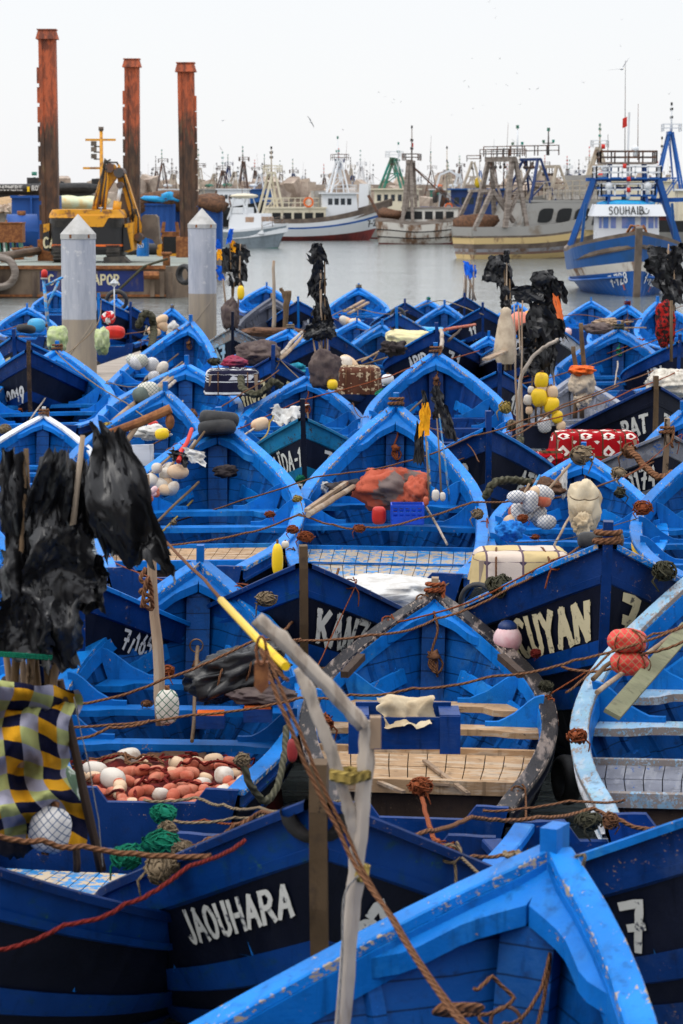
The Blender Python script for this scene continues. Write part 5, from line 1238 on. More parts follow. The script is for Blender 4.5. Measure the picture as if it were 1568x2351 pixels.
def deck_things():
    # blue containers
    for k, (a, b_, lb, Y) in enumerate(((319, 402, 'blue shipping container between the second and third pile', 158), (402, 452, 'blue shipping container behind the third pile', 158.5), (452, 509, 'blue shipping container left of the launch', 157))):
        p0, p1 = Q(a, 500, Y), Q(b_, 500, Y); r = thing('shipping_container', lb, 'container', ((p0.x+p1.x)/2, Y, 1.42), 0, 'blue containers on the barge')
        w_ = p1.x-p0.x-.06; h = 2.62; g = G(); n = int(w_/.3)*2; pts = []
        for q in range(n+1): x = -w_/2+w_*q/n; pts += [(x, .05 if q % 2 else 0)]
        rows = [[Vector((x, y, z)) for x, y in pts] for z in (.12, h-.1)]; g.grid(rows, 0, sm=False)
        g.box((0, 1.3, h/2), (w_-.02, 2.4, h-.1)); g.build('panel', 'container', r)
        g = G()
        for z in (.06, h-.05): g.box((0, -.01, z), (w_+.04, .12, .12))
        for sx in (-1, 1): g.box((sx*w_/2, -.015, h/2), (.12, .12, h-.1))
        g.build('frame', 'container', r)
    o = G(); p = Q(352, 462, 159); o.ball((p.x, p.y, 4.1), (1.8, 1.2, .55), noise_=1.2, n=16, k=10); tag(o.build('net_heap', 'net_brown'), 'brown net heap on top of the left blue container', 'net', 'net heaps on the containers')
    o = G(); p = Q(478, 466, 158); o.ball((p.x, p.y, 4.05), (1.4, 1.0, .45), noise_=1.2, n=16, k=10); tag(o.build('net_heap', 'net_brown'), 'ochre brown net heap on top of the right blue container', 'net', 'net heaps on the containers')
    o = G(); p = Q(368, 458, 158.6); o.ball((p.x+.3, p.y-.4, 4.35), (.9, .6, .25), noise_=1.4, n=14, k=8); tag(o.build('tarpaulin', 'tarp_blue'), 'crumpled blue tarpaulin on the net heap between the piles', 'tarpaulin')
    # drums
    def drum(px, py, rr_, h, m, lb, txt=None, lie=False, z=1.42):
        p = P(px, py, z); r = thing('drum', lb, 'drum', p, 0, 'drums on the barge deck'); g = G()
        prof = [(0, 0), (rr_, 0), (rr_, h*.32), (rr_*1.04, h*.33), (rr_, h*.35), (rr_, h*.66), (rr_*1.04, h*.67), (rr_, h*.69), (rr_, h), (rr_*.93, h), (rr_*.93, h-.03), (0, h-.03)]
        rows = [[Vector((q*math.cos(a), q*math.sin(a), z_)) for a in [2*math.pi*i/20 for i in range(20)]] for q, z_ in prof]
        if lie: rows = [[Vector((v.z-.4, v.x, v.y+rr_)) for v in row] for row in rows]
        g.grid(rows, 0, closeu=True, sm=False); g.build('barrel', m, r)
        if txt: g = G(); letter(g, txt, lambda u, v, o: Vector((math.sin((u-.3)/rr_)*(rr_+.01+o), -math.cos((u-.3)/rr_)*(rr_+.01+o), h*.45+v)), .2, .16); g.build('lettering', 'lettering', r)
    dr = plain('drum_blue', (.005, .16, .5), .35)
    drum(328, 588, .32, 1.02, dr, 'blue drum with white lettering beside the excavator', 'FLO')
    drum(405, 560, .42, 1.35, plain('drum_light_blue', (.02, .22, .5), .4), 'pale blue drum standing against the container')
    drum(352, 585, .3, .95, 'cat_black', 'black drum with red end lying on deck', lie=True)
    # digging bucket
    p = P(391, 588, 1.42); r = thing('digging_bucket', 'orange lipped digging bucket lying open on the barge', 'bucket', p); g = G()
    s_ = [(-.55, 0), (-.62, .2), (-.45, 1.1), (-.42, 1.25), (.42, 1.25), (.45, 1.1), (.62, .2), (.55, 0)]
    g.prism([(x, .1, z) for x, z in s_], (0, .7, 0)); g.prism([(-.5, .05, 1.2), (-.4, .05, 1.75), (-.25, .05, 1.75), (-.3, .05, 1.2)], (0, .3, 0)); g.prism([(.3, .05, 1.2), (.25, .05, 1.75), (.4, .05, 1.75), (.5, .05, 1.2)], (0, .3, 0)); g.build('shell', 'rust', r, recalc=True)
    g = G(); g.prism([(-.36, .05, .15), (.36, .05, .15), (.36, .05, 1.0), (-.36, .05, 1.0)], (0, .04, 0)); g.build('mouth_shade', 'v_dark', r, recalc=True)  # black panel: painted shade for the bucket's hollow
    g = G(); g.prism([(-.68, 0, 0), (-.45, 0, .12), (-.42, 0, .95), (-.55, 0, 1.05), (-.7, 0, .3)], (0, .1, 0)); g.prism([(.68, 0, 0), (.45, 0, .12), (.42, 0, .95), (.55, 0, 1.05), (.7, 0, .3)], (0, .1, 0)); g.box((0, 0, .06), (1.2, .2, .14)); g.build('lip', 'cat_yellow', r, recalc=True)
    for k, (px, py) in enumerate(((304, 585), (360, 583), (300, 580))): 
        tyre('tyre', ['old tyre lying beside the blue drum', 'old tyre lying right of the blue drum', 'old tyre on the barge behind the excavator track'][k], P(px, py, 1.42)+Vector((0, 0, .18)), (0, 0, 1), .42, .18, group='tyres lying on the barge')
    tyre('tyre', 'large pale worn tyre hanging on the barge at the left edge', Q(1, 625, 120.6), (0, 1, 0), .85, .24, mat=M['v_wood'])
    tyre('tyre', 'black tyre hanging at the barge corner', Q(425, 630, 120.4), (.6, .8, 0), .5, .16)
    # navigation mast of the barge
    Y = 150; b_ = Q(234, 480, Y); r = thing('signal_mast', 'ochre signal mast with two crossbars behind the excavator', 'mast', (b_.x, Y, 1.42)); z = lambda py: Q(234, py, Y).z-1.42; k = mpp(Y)
    g = G(); g.tube([(0, 0, 0), (0, 0, z(300))], [.13, .09], n=8); g.build('pole', 'v_beige' if False else M['cat_yellow'], r)
    for py, a, c_ in ((321, -36, 33), (386, -42, 41)): g = G(); g.beam((a*k, 0, z(py)), (c_*k, 0, z(py)), .12); g.build('crossbar', 'cat_yellow', r)
    g = G(); g.cyl((0, 0, z(300)), (0, 0, z(291)), .14); 
    g.build('lamp', 'v_brown', r)
    for py in (333, 346, 362): g = G(); g.box((-17*k, 0, z(py)+.08), (.3, .2, .26)); g.beam((-17*k, 0, z(py)-.08), (0, 0, z(py)-.08), .07); g.build('lamp', 'v_brown', r)
    # left clutter: tank, steel box, pipes, winch
    p = Q(50, 540, 140); r = thing('tank', 'blue cylindrical tank with rusty hatch at the left', 'tank', (p.x, 140, p.z)); g = G()
    g.cyl((-.75, 0, .2), (.75, .3, .2), .88, n=28); g.build('shell', 'container', r); g = G(); g.cyl((-.78, -.05, .35), (-.70, -.02, .35), .45, n=18); g.cyl((0, 0, 1.0), (0, 0, 1.25), .22, n=10); g.build('hatch', 'rust', r)
    g = G(); g.box((-.4, 0, -1.0), (.12, .8, 1.0)); g.box((.5, .1, -1.0), (.12, .8, 1.0)); g.build('leg', 'rust', r)
    p = Q(85, 500, 150); g = G(); g.box((p.x, 150, 3.0), (2.6, 1.5, 3.0)); g.box((p.x-.2, 149.1, 3.0), (.1, .2, 3)); g.box((p.x+.9, 149.1, 3.0), (.1, .2, 3)); g.box((p.x, 149.15, 4.45), (2.7, .2, .14)); tag(g.build('steel_cabinet', 'container'), 'dark blue steel cabinet behind the tank', 'cabinet')
    p = Q(20, 540, 134); r = thing('steel_bin', 'rusty steel bin on slanting green fins at the left edge', 'bin', (p.x, 134, 1.42)); g = G(); g.box((0, 0, 1.3), (1.5, 1.2, .95)); g.box((0, -.02, 1.78), (1.56, 1.26, .06)); g.build('box', 'rust', r)
    for q in range(5): g = G(); g.prism([(-.7+.33*q, -.6, 0), (-.62+.33*q, -.6, 0), (-.68+.33*q, -.6, .84), (-.78+.33*q, -.6, .84)], (0, 1.1, 0)); g.build('fin', 'v_green', r, recalc=True)
    g = G(); g.tube([Q(-20, 592, 126), Q(100, 574, 131)], .2, n=12); tag(g.build('pipe', 'v_brown'), 'long rusty pipe lying along the barge at the left', 'pipe')
    for k, (px, py, w_, h) in enumerate(((42, 596, .5, .5), (18, 602, .6, .35), (62, 590, .5, .45))):
        p = P(px, py, 1.42); g = G(); g.box((p.x, p.y, 1.42+h/2), (w_, .4, h)); g.cyl((p.x, p.y, 1.42+h), (p.x, p.y, 1.5+h), w_*.7, n=10); tag(g.build('bollard', 'rust'), ['squat rusty bollard under the long pipe', 'flat rusty bollard at the left edge of the barge', 'rusty bollard nearest the concrete pile'][k], 'bollard')
    # orange-white sheeted load behind the excavator
    p = Q(180, 470, 175); g = G(); g.box((p.x, 175, 2.6), (3.0, 2.0, 3.2)); g.ball((p.x, 174.6, 4.0), (1.8, 1.2, .45), noise_=.7, n=16, k=8); g.grid([[Vector((p.x-1.6+.4*j, 173.9-.1*math.sin(j*1.7), 4.2-.35*i+.05*math.sin(j+i))) for j in range(9)] for i in range(5)]); tag(g.build('covered_load', clothmat('pale_yellow_green_tarp', (.55, .60, .42), (.62, .40, .15), 1.0)), 'load under pale green and orange sheeting behind the first pile', 'covered load')
deck_things()
def quay_left():
    g = G(); g.box((-38, 212, 1.0), (44, 60, 4.6)); struct(g, 'quay', 'concrete')
    g = G(); rr = random.Random(5); m1 = plain('rubble', (.52, .42, .33), .9, c2=(.3, .22, .16), scale=3, bumpy=.4)
    for i in range(420):
        x = rr.uniform(-27, -16.8); y = rr.uniform(180.5, 190); rr_ = rr.uniform(.12, .35)
        g.box((x, y, 3.35+rr.uniform(0, .25)+(y-180)*.04), (rr_*1.6, rr_*1.4, rr_), 0, Matrix.Rotation(rr.uniform(0, 6), 3, 'Z') @ Matrix.Rotation(rr.uniform(-1, 1), 3, 'X'))
    tag(g.build('rubble', m1), 'pale rubble heaped along the quay edge at the left', 'rubble', kind='stuff')
    g = G(); g.ball((-22, 186, 3.0), (6.5, 3.2, 1.25), noise_=.5, n=24, k=10); tag(g.build('sand_heap', plain('sand', (.42, .28, .15), .95, bumpy=.3)), 'ochre sand heap under the black patrol boat', 'sand', kind='stuff')
    # black inflatable on stands
    Y = 190; a = Q(-8, 440, Y); k = mpp(Y); r = thing('inflatable_patrol_boat', 'black inflatable patrol boat on stands lettered GENDARMERIE ROYALE', 'boat', (a.x, Y, 0)); z = lambda py: Q(0, py, Y).z
    x1 = 232*k
    g = G(); pts = [(-3, 0, z(434)), (60*k, 0, z(433)), (150*k, 0, z(431)), (200*k, 0, z(430)), (x1, .2, z(433))]; g.tube(pts, [.34, .34, .34, .34, .3], n=14); g.tube([(x, y+2.0, zz) for x, y, zz in pts], .34, n=14); g.build('tube', 'rubber', r)
    g = G(); g.prism([(-3, .3, z(440)), (x1-.2, .3, z(440)), (x1-1.0, .3, z(458)), (-3, .3, z(456))], (0, 1.5, 0)); g.build('keel', 'cat_black', r, recalc=True)
    g = G(); letter(g, 'GENDARMERIE', lambda u, v, o: Vector((-.5+u, -.32-o, z(437)+v)), .32, .2); g.build('lettering', 'lettering', r); g = G(); letter(g, 'ROYALE', lambda u, v, o: Vector((82*k+u, -.35-o, z(437)+v)), .32, .2); g.build('lettering', 'lettering', r)
    g = G(); g.box((74*k, -.36, z(434)), (.16, .03, .34)); g.build('emblem', 'yellow', r)
    g = G(); g.box((82*k, 1, z(420)), (.9, .8, .75)); g.build('console', 'rubber', r)
    for px in (110, 127, 146): g = G(); g.box((px*k, 1, z(422)), (.25, .4, .35), rot=Matrix.Rotation(.3, 3, 'Y')); g.beam((px*k, 1, z(428)), (px*k, 1, z(423)), .06); g.build('seat', 'cat_black', r)
    g = G(); g.box((x1-.2, .9, z(425)), (.6, .8, .9)); g.box((x1+.1, .9, z(445)), (.35, .3, 1.0)); g.build('outboard_motor', 'cat_black', r)
    for px in (22, 60, 122): g = G(); g.beam((px*k-.3, .2, 3.2), (px*k+.1, .3, z(450)), .09); g.beam((px*k+.4, .2, 3.2), (px*k+.1, .3, z(450)), .09); g.beam((px*k-.3, 1.6, 3.2), (px*k+.1, 1.5, z(450)), .09); g.build('stand', 'rust', r)
    p = Q(79, 413, 205); g = G(); g.cyl((p.x, 205, 3), (p.x, 205, z(404)), .08); g.cyl((p.x, 205, z(400)), (p.x, 205, z(391)), .2); tag(g.build('harbour_light', 'v_green'), 'small green harbour light above the black boat', 'light')
quay_left()
# ---------------- two concrete-capped guide piles and the pontoon ----------------
def colmat():
    m, nt, b = newmat('pile_sleeve'); tc = nt.nodes.new('ShaderNodeTexCoord'); sp = nt.nodes.new('ShaderNodeSeparateXYZ'); nt.links.new(tc.outputs['Object'], sp.inputs[0])
    v = coords(nt, (3, 3, .4)); n = tnoise(nt, v, 1.5, 6, .65); n2 = tnoise(nt, coords(nt), 5, 5, .7)
    up = mixc(nt, step(nt, n, .35, .65), (.44, .45, .49), (.31, .33, .38)); up = mixc(nt, step(nt, n2, .58, .66), up, (.52, .52, .53))
    lo = mixc(nt, step(nt, n, .35, .65), (.33, .27, .20), (.25, .21, .17))
    zz = val(nt, 'ADD', sp.outputs[2], val(nt, 'MULTIPLY', n2, .03))
    base = mixc(nt, step(nt, zz, 1.80, 1.83), lo, up)
    nt.links.new(base, b.inputs['Base Color']); b.inputs['Roughness'].default_value = .65
    h = val(nt, 'ADD', n2, 0.0); bump(nt, b, h, .15, .02); return m
M['sleeve'] = colmat(); M['conem'] = plain('pile_cone_metal', (.44, .43, .41), .5, c2=(.34, .33, .31), scale=3)
def guide_pile(x, ybase, ytip, ytop, w_, label, waterz=0.0):
    p = P(x, ybase, .3); Y = p.y; rr_ = w_*mpp(Y)/2; r = thing('guide_pile', label, 'pile', (p.x, Y, 0), 0, 'grey cone topped guide piles')
    zt = Q(x, ytop, Y).z; zc = Q(x, ytip, Y).z
    def ring(q, z, n=40): return [Vector((q*math.cos(2*math.pi*i/n), q*math.sin(2*math.pi*i/n), z)) for i in range(n)]
    g = G(); g.grid([ring(rr_, -.8), ring(rr_, 1.0), ring(rr_, zt)], 0, closeu=True); g.build('shaft', 'sleeve', r)
    g = G(); g.grid([ring(rr_*1.02, zt-.09), ring(rr_*1.035, zt-.085), ring(rr_*1.035, zt+.03), ring(.01, zc)], 0, closeu=True, sm=False); g.build('cone_cap', 'conem', r)
    g = G(); pts = []   # the welded spiral seam
    for q in range(140):
        a = -.8+q*.045*1.6; z = .2+(a+.8)*.52
        if z > zt-.1: break
        pts.append((rr_*1.004*math.sin(a-1.2), -rr_*1.004*math.cos(a-1.2), z))
    g.tube(pts, .012, n=5); g.build('weld_seam', 'sleeve', r)
    for a in (-.35, .7): g = G(); g.box((rr_*1.04*math.sin(a), -rr_*1.04*math.cos(a), zt-.02), (.05, .02, .08)); g.build('rust_lug', 'rust', r)
    return p, rr_
guide_pile(183.5, 880, 492, 540, 79, 'nearer and wider grey guide pile on the left')
guide_pile(465.5, 792, 478, 517, 64, 'farther and narrower grey guide pile right of the third rusty pile')
g = G(); a, b_, c_, d_ = P(222, 862, .5), P(312, 815, .5), P(440, 775, .5), P(228, 800, .5)
g.prism([P(210, 884, .5), P(245, 875, .5), P(335, 828, .5), P(322, 805, .5), P(226, 838, .5), P(150, 860, .5)], (0, 0, -.35)); tag(g.build('pontoon', plain('pontoon_boards', (.36, .31, .26), .8, c2=(.26, .22, .18), scale=1.5, stretch=(.5, 6, 1)), recalc=True), 'flat grey brown pontoon walkway beside the nearer guide pile', 'pontoon')
# ---------------- loose gear ----------------
def V(*pts):
    """(x, y, distance) frame points to world points"""
    return [Q(*p) for p in pts]
def smooth_path(pts, n=6, sag=0.0, wob=0.0, seed=1):
    pts = [Vector(p) for p in pts]; out = []; rr = random.Random(seed)
    for i in range(len(pts)-1):
        p0 = pts[max(i-1, 0)]; p1 = pts[i]; p2 = pts[i+1]; p3 = pts[min(i+2, len(pts)-1)]
        for q in range(n):
            t = q/n; t2 = t*t; t3 = t2*t
            p = .5*((2*p1)+(-p0+p2)*t+(2*p0-5*p1+4*p2-p3)*t2+(-p0+3*p1-3*p2+p3)*t3)
            p = p-Vector((0, 0, sag*4*t*(1-t))); p += Vector((rr.uniform(-wob, wob), rr.uniform(-wob, wob), rr.uniform(-wob, wob))); out.append(p)
    out.append(pts[-1]); return out
RG = 'mooring ropes strung between the boats'
def rope(label, pts, r=.014, mat='rope', sag=.02, group=RG, n=6, name='rope'):
    r = r*.74 if group == RG else r; g = G(); g.tube(smooth_path(V(*pts), n, sag, r*.25), r, n=7); return tag(g.build(name, mat), label, 'rope', group)
def pole(label, a, b, r=.02, mat='driftwood', r2=None, name='pole', cat='pole', group=None, bend=.0):
    a, b = Vector(a), Vector(b); g = G(); n = 9; pts = []
    for i in range(n+1):
        t = i/n; p = a.lerp(b, t); p += Vector((noise.noise(a*3+Vector((t*3, 0, 0))), noise.noise(b*3+Vector((0, t*3, 0))), 0))*r*1.2; p.x += bend*math.sin(math.pi*t); pts.append(p)
    g.tube(pts, [(r+((r2 or r*.85)-r)*i/n)*(1+.12*noise.noise(a*5+Vector((i*.9, 0, 0)))) for i in range(n+1)], n=9); return tag(g.build(name, mat), label, cat, group)
def tuft(label, p, r, mat, name='rope_tuft', group='frayed rope ends tied along the gunwales', parent=None, n=46):
    """a frayed knot: a lumpy core with many short curled fibres"""
    g = G(); p = Vector(p); rr = random.Random(label); q = (rr.uniform(.7, 1.1), rr.uniform(.7, 1), rr.uniform(.55, .8))
    cloth_lump(g, p, (r*.7*q[0], r*.7*q[1], r*.7*q[2]), rr.random()*50, n=14, k=9, folds=.3)
    g.u = {}
    for i in range(int(n*1.3)):   # yarns wound over each other, some ends sticking out
        d = Vector((rr.gauss(0, 1), rr.gauss(0, 1), rr.gauss(0, 1))).normalized(); e = d.orthogonal().normalized(); e = Matrix.Rotation(rr.uniform(0, 6.3), 3, d) @ e; rad = r*rr.uniform(.72, .95); pts = []
        for j in range(5):
            a_ = -.6+.3*j*rr.uniform(.8, 1.2); v_ = (d*math.cos(a_)+e*math.sin(a_))*rad*(1.0+(.22 if j == 4 and i % 3 == 0 else 0)); pts.append(p+Vector((v_.x*q[0]*1.1, v_.y*q[1]*1.1, v_.z*q[2]*1.15)))
        g.tube(pts, r*rr.uniform(.055, .095), n=4, caps=False)
    for i in range(1):
        a_ = rr.uniform(0, 6.28); s0 = p+Vector((math.cos(a_), math.sin(a_), -.2))*r*.6; g.tube([s0, s0+Vector((math.cos(a_)*r*.5, -.2*r, -r*.5)), s0+Vector((math.cos(a_+1)*r*.5, -.3*r, -r*rr.uniform(.9, 1.6)))], [r*.09, r*.09, r*.05], n=5)
    o = g.build(name, mat, parent)
    if parent is None: tag(o, label, 'rope', group)
    return o
def knot(label, p, r=.06, mat='rope', turns=4, hang=0.0, group='ropes knotted round the stems'):
    """rope wound round a post with a loose end"""
    g = G(); p = Vector(p); pts = []
    for i in range(turns*10+1):
        a = 2*math.pi*i/10; pts.append(p+Vector((r*math.cos(a)*(1+.1*math.sin(a*.37)), r*math.sin(a), -r*.5+r*1.1*i/(turns*10)+.15*r*math.sin(a*.5))))
    if hang: pts += [p+Vector((r*.9, -r*.9, -hang*.3)), p+Vector((r*.6, -r*1.2, -hang*.7)), p+Vector((r*.9, -r*.9, -hang))]
    g.tube(smooth_path(pts, 2), r*.24, n=6); return tag(g.build('rope_knot', mat), label, 'rope', group)
def crumple(g, o, ux, uz, w, h, seed=0, amp=.1, n=22, m=0, taper=0.0, rag=.08, fold=3.0, droop=.0, crisp=0.0, peak=0.0):
    """a crumpled sheet hanging from o: ux across, uz down; crisp > 0 adds the sharp facets of creased plastic, peak gathers the top"""
    o = Vector(o); ux = Vector(ux).normalized(); uz = Vector(uz).normalized(); nn = ux.cross(uz).normalized(); rows = []; rr = random.Random(seed*31+7)
    for j in range(n+1):
        v = j/n; row = []
        for i in range(n+1):
            u = i/n-.5; s = Vector((seed*7.3, seed*1.7, 0))
            a = noise.noise(Vector((u*fold*1.6, v*fold*.9, 0))+s); b_ = noise.noise(Vector((u*fold*3.7, v*fold*2.4, 5))+s)
            d = (1-abs(a)*2.6)*amp+(1-abs(b_)*2)*amp*.22
            d += amp*crisp*rr.uniform(-1, 1)
            e = rag*(noise.noise(Vector((u*5, v*5, 9))+s)+.25*rr.uniform(-1, 1)*(abs(u)*2)**6)
            ww = w*(1-taper*v)*(1-peak*(1-sm01(v/.4))); j_ = crisp*.35/n if 0 < i < n and 0 < j < n else 0
            du = e*w*(abs(u)*2)**2; dv = e*h*1.6*(v**2)+peak*h*.25*noise.noise(Vector((u*6, 0, 3))+s)*(1-v)
            row.append(o+ux*((u+rr.uniform(-j_, j_))*ww+du+b_*.06*w)+uz*((v+rr.uniform(-j_, j_))*h+dv+a*.05*h)+nn*(d-.5*amp))
        rows.append(row)
    if not crisp: g.grid(rows, m, sm=True); return
    ids = [[g.vert(p) for p in r] for r in rows]
    for j in range(n):
        for i in range(n):
            a, b_, c, d = ids[j][i], ids[j][i+1], ids[j+1][i+1], ids[j+1][i]
            if (j == n-1 or i in (0, n-1)) and rr.random() < .07: continue      # torn away
            for f in (((a, b_, c), (a, c, d)) if rr.random() < .5 else ((a, b_, d), (b_, c, d))): g.face(f, m, rr.random() < (.85 if n > 15 else .5))
def cloth_lump(g, c, r, seed=0, m=0, n=54, k=34, folds=.22, dirv=(1, 0, 0), sq=1.0):
    """draped cloth round something bulky: an ellipsoid with ridged folds"""
    c = Vector(c); r = Vector(r); s = Vector((seed*3.1, seed*5.7, seed)); dv = Vector(dv_) if (dv_ := dirv) else None; rows = []
    for i in range(k+1):
        th = math.pi*i/k; row = []
        for j in range(n):
            a = 2*math.pi*j/n; d = Vector((math.sin(th)*math.cos(a), math.sin(th)*math.sin(a), math.cos(th)))
            if sq != 1: d = Vector([math.copysign(abs(q)**sq, q) for q in d])
            f = noise.noise(Vector((d.x*1.7, d.y*1.7, d.z*1.7))+s); f2 = 1-abs(noise.noise(Vector((d.x*4+f, d.y*4, d.z*2.2))+s))*2.2; f3 = 1-abs(noise.noise(Vector((d.x*9, d.y*9+f*2, d.z*5))+s))*2
            f4 = abs(noise.noise(Vector((d.x*17+f2, d.y*17, d.z*11))+s)); q = 1+folds*(f*1.2+f2*.45+f3*.2-f4*.16); row.append(c+Vector((d.x*r.x, d.y*r.y, d.z*r.z))*q)
        rows.append(row)
    g.grid(rows, m, closeu=True)
def lump(label, cat, c, r, mat, seed=0, name=None, folds=.22, group=None, sq=1.0, rot=None):
    g = G(); cloth_lump(g, (0, 0, 0), r, seed, folds=folds, sq=sq); o = g.build(name or cat.replace(' ', '_'), mat); o.location = c
    if rot: o.rotation_euler = rot
    return tag(o, label, cat, group)
def netmat(name, c, net, scale=22):
    m, nt, b = newmat(name); v = coords(nt, rand=False)
    sx = nt.nodes.new('ShaderNodeSeparateXYZ'); nt.links.new(v, sx.inputs[0])
    p = val(nt, 'ADD', val(nt, 'MULTIPLY', sx.outputs[0], scale), val(nt, 'MULTIPLY', sx.outputs[2], scale)); q = val(nt, 'SUBTRACT', val(nt, 'MULTIPLY', sx.outputs[0], scale), val(nt, 'MULTIPLY', sx.outputs[2], scale))
    def ln(x): return val(nt, 'LESS_THAN', val(nt, 'ABSOLUTE', val(nt, 'SUBTRACT', val(nt, 'FRACT', x), .5)), .07)
    k = val(nt, 'MAXIMUM', ln(p), ln(q)); n = tnoise(nt, v, 6)
    base = mixc(nt, k, mixc(nt, step(nt, n, .4, .7), c, tuple(x*.7 for x in c)), net); nt.links.new(base, b.inputs['Base Color']); b.inputs['Roughness'].default_value = .6; return m
M['netted_white'] = netmat('netted_white_float', (.66, .63, .60), (.04, .08, .16)); M['netted_green'] = netmat('netted_pale_float', (.62, .58, .50), (.02, .10, .06), 16); M['netted_red'] = netmat('netted_red_float', (.62, .035, .02), (.35, .18, .08), 18)
M['net_orange'] = netmat('netted_terracotta', (.52, .14, .07), (.25, .05, .03), 30)
def buoy(label, p, r, mat='float_wh', axis=(0, 0, 1), sq=.75, group=None, cap='rope', h=1.25, noise_=.0, parent=None):
    ax = Vector(axis).normalized(); rot = ax.to_track_quat('Z', 'Y').to_matrix()
    g = G(); p = Vector(p); g.ball((0, 0, 0), (r, r, r*h), rot=rot, n=16, k=10, sq=sq); g2 = G(); g2.cyl(ax*r*h*.92, ax*r*h*1.22, r*.22, n=8); g2.cyl(-ax*r*h*.92, -ax*r*h*1.08, r*.2, n=8)
    if parent is None:
        t = thing('buoy', label, 'buoy', p, 0, group); g.build('float', mat, t); g2.build('eye', cap, t); return t
    o = g.build('float', mat, parent); o.location = p; return o
def posat(x, y, Y): return Q(x, y, Y)
# ---- patterned cloths ----
def pattern(kind):
    m, nt, b = newmat(kind+'_blanket'); v = coords(nt, rand=False); sp = nt.nodes.new('ShaderNodeSeparateXYZ')
    geo = nt.nodes.new('ShaderNodeAttribute'); geo.attribute_name = 'uvp'; geo.attribute_type = 'GEOMETRY'; nt.links.new(geo.outputs['Vector'], sp.inputs[0]); X, Z = sp.outputs[0], sp.outputs[1]
    def fr(x, s, o=0.0): return val(nt, 'FRACT', val(nt, 'ADD', val(nt, 'MULTIPLY', x, s), o))
    def tri(x, s, o=0.0): return val(nt, 'ABSOLUTE', val(nt, 'SUBTRACT', fr(x, s, o), .5))
    if kind == 'red_white':
        a = val(nt, 'ADD', tri(X, 3.2), tri(Z, 3.2)); a2 = val(nt, 'ADD', tri(X, 3.2, .5), tri(Z, 3.2, .5))
        c = mixc(nt, val(nt, 'LESS_THAN', a, .30), (.30, .004, .008), (.70, .62, .55)); c = mixc(nt, val(nt, 'LESS_THAN', a, .13), c, (.26, .004, .008))
        c = mixc(nt, val(nt, 'LESS_THAN', a2, .16), c, (.66, .58, .5)); c = mixc(nt, val(nt, 'LESS_THAN', tri(X, 3.2, .25), .035), c, (.06, .03, .015)); c = mixc(nt, val(nt, 'LESS_THAN', tri(Z, 3.2, .22), .05), c, (.08, .045, .02))
    elif kind == 'brown_check':
        ch = nt.nodes.new('ShaderNodeTexChecker'); ch.inputs['Scale'].default_value = 14; nt.links.new(geo.outputs['Vector'], ch.inputs['Vector']); ch.inputs[1].default_value = (.50, .40, .26, 1); ch.inputs[2].default_value = (.09, .045, .03, 1)
        c = mixc(nt, val(nt, 'LESS_THAN', Z, -.02), ch.outputs[0], (.10, .04, .025)); c = mixc(nt, val(nt, 'MULTIPLY', val(nt, 'LESS_THAN', Z, -.02), step(nt, tnoise(nt, geo.outputs['Vector'], 9, 2), .58, .6)), c, (.5, .38, .25))
    elif kind == 'navy_white':
        n = tnoise(nt, geo.outputs['Vector'], 5.5, 2); c = mixc(nt, val(nt, 'MULTIPLY', step(nt, n, .55, .57), val(nt, 'GREATER_THAN', Z, -.08)), (.012, .012, .03), (.62, .62, .62)); c = mixc(nt, val(nt, 'MULTIPLY', val(nt, 'LESS_THAN', tri(Z, 5.0), .09), val(nt, 'LESS_THAN', Z, -.10)), c, (.6, .6, .6))
    elif kind == 'patchwork':
        ch = nt.nodes.new('ShaderNodeTexChecker'); ch.inputs['Scale'].default_value = 3.0; nt.links.new(geo.outputs['Vector'], ch.inputs['Vector']); ch.inputs[1].default_value = (.52, .40, .20, 1); ch.inputs[2].default_value = (.58, .48, .40, 1)
        a = val(nt, 'ADD', tri(X, 3.0), tri(Z, 3.0)); c = mixc(nt, val(nt, 'GREATER_THAN', a, .86), ch.outputs[0], (.05, .04, .07)); c = mixc(nt, val(nt, 'LESS_THAN', tri(X, 3.0, .5), .03), c, (.12, .08, .1)); c = mixc(nt, val(nt, 'LESS_THAN', tri(Z, 3.0, .5), .03), c, (.12, .08, .1))
        c = mixc(nt, val(nt, 'LESS_THAN', X, -.50), c, (.22, .18, .27))
    else:   # yellow, navy, grey, green squares
        fx = val(nt, 'FLOOR', val(nt, 'MULTIPLY', X, 8.5)); fz = val(nt, 'FLOOR', val(nt, 'MULTIPLY', Z, 9.5)); k = val(nt, 'MODULO', val(nt, 'ADD', val(nt, 'ADD', fx, val(nt, 'MULTIPLY', fz, 2)), 400), 4)
        c = mixc(nt, val(nt, 'GREATER_THAN', k, .5), (.62, .30, .015), (.40, .42, .16)); c = mixc(nt, val(nt, 'GREATER_THAN', k, 1.5), c, (.008, .010, .035)); c = mixc(nt, val(nt, 'GREATER_THAN', k, 2.5), c, (.33, .32, .40))
    n = tnoise(nt, v, 5); c = mixc(nt, val(nt, 'MULTIPLY', step(nt, n, .5, .8), .35), c, (.05, .04, .04)); nt.links.new(c, b.inputs['Base Color']); b.inputs['Roughness'].default_value = .95; b.inputs['Specular IOR Level'].default_value = .1; bump(nt, b, tnoise(nt, v, 90, 3), .4, .01); return m
def set_uvp(o, f):
    a = o.data.attributes.new('uvp', 'FLOAT_VECTOR', 'POINT')
    for i, v in enumerate(o.data.vertices): a.data[i].vector = f(v.co)
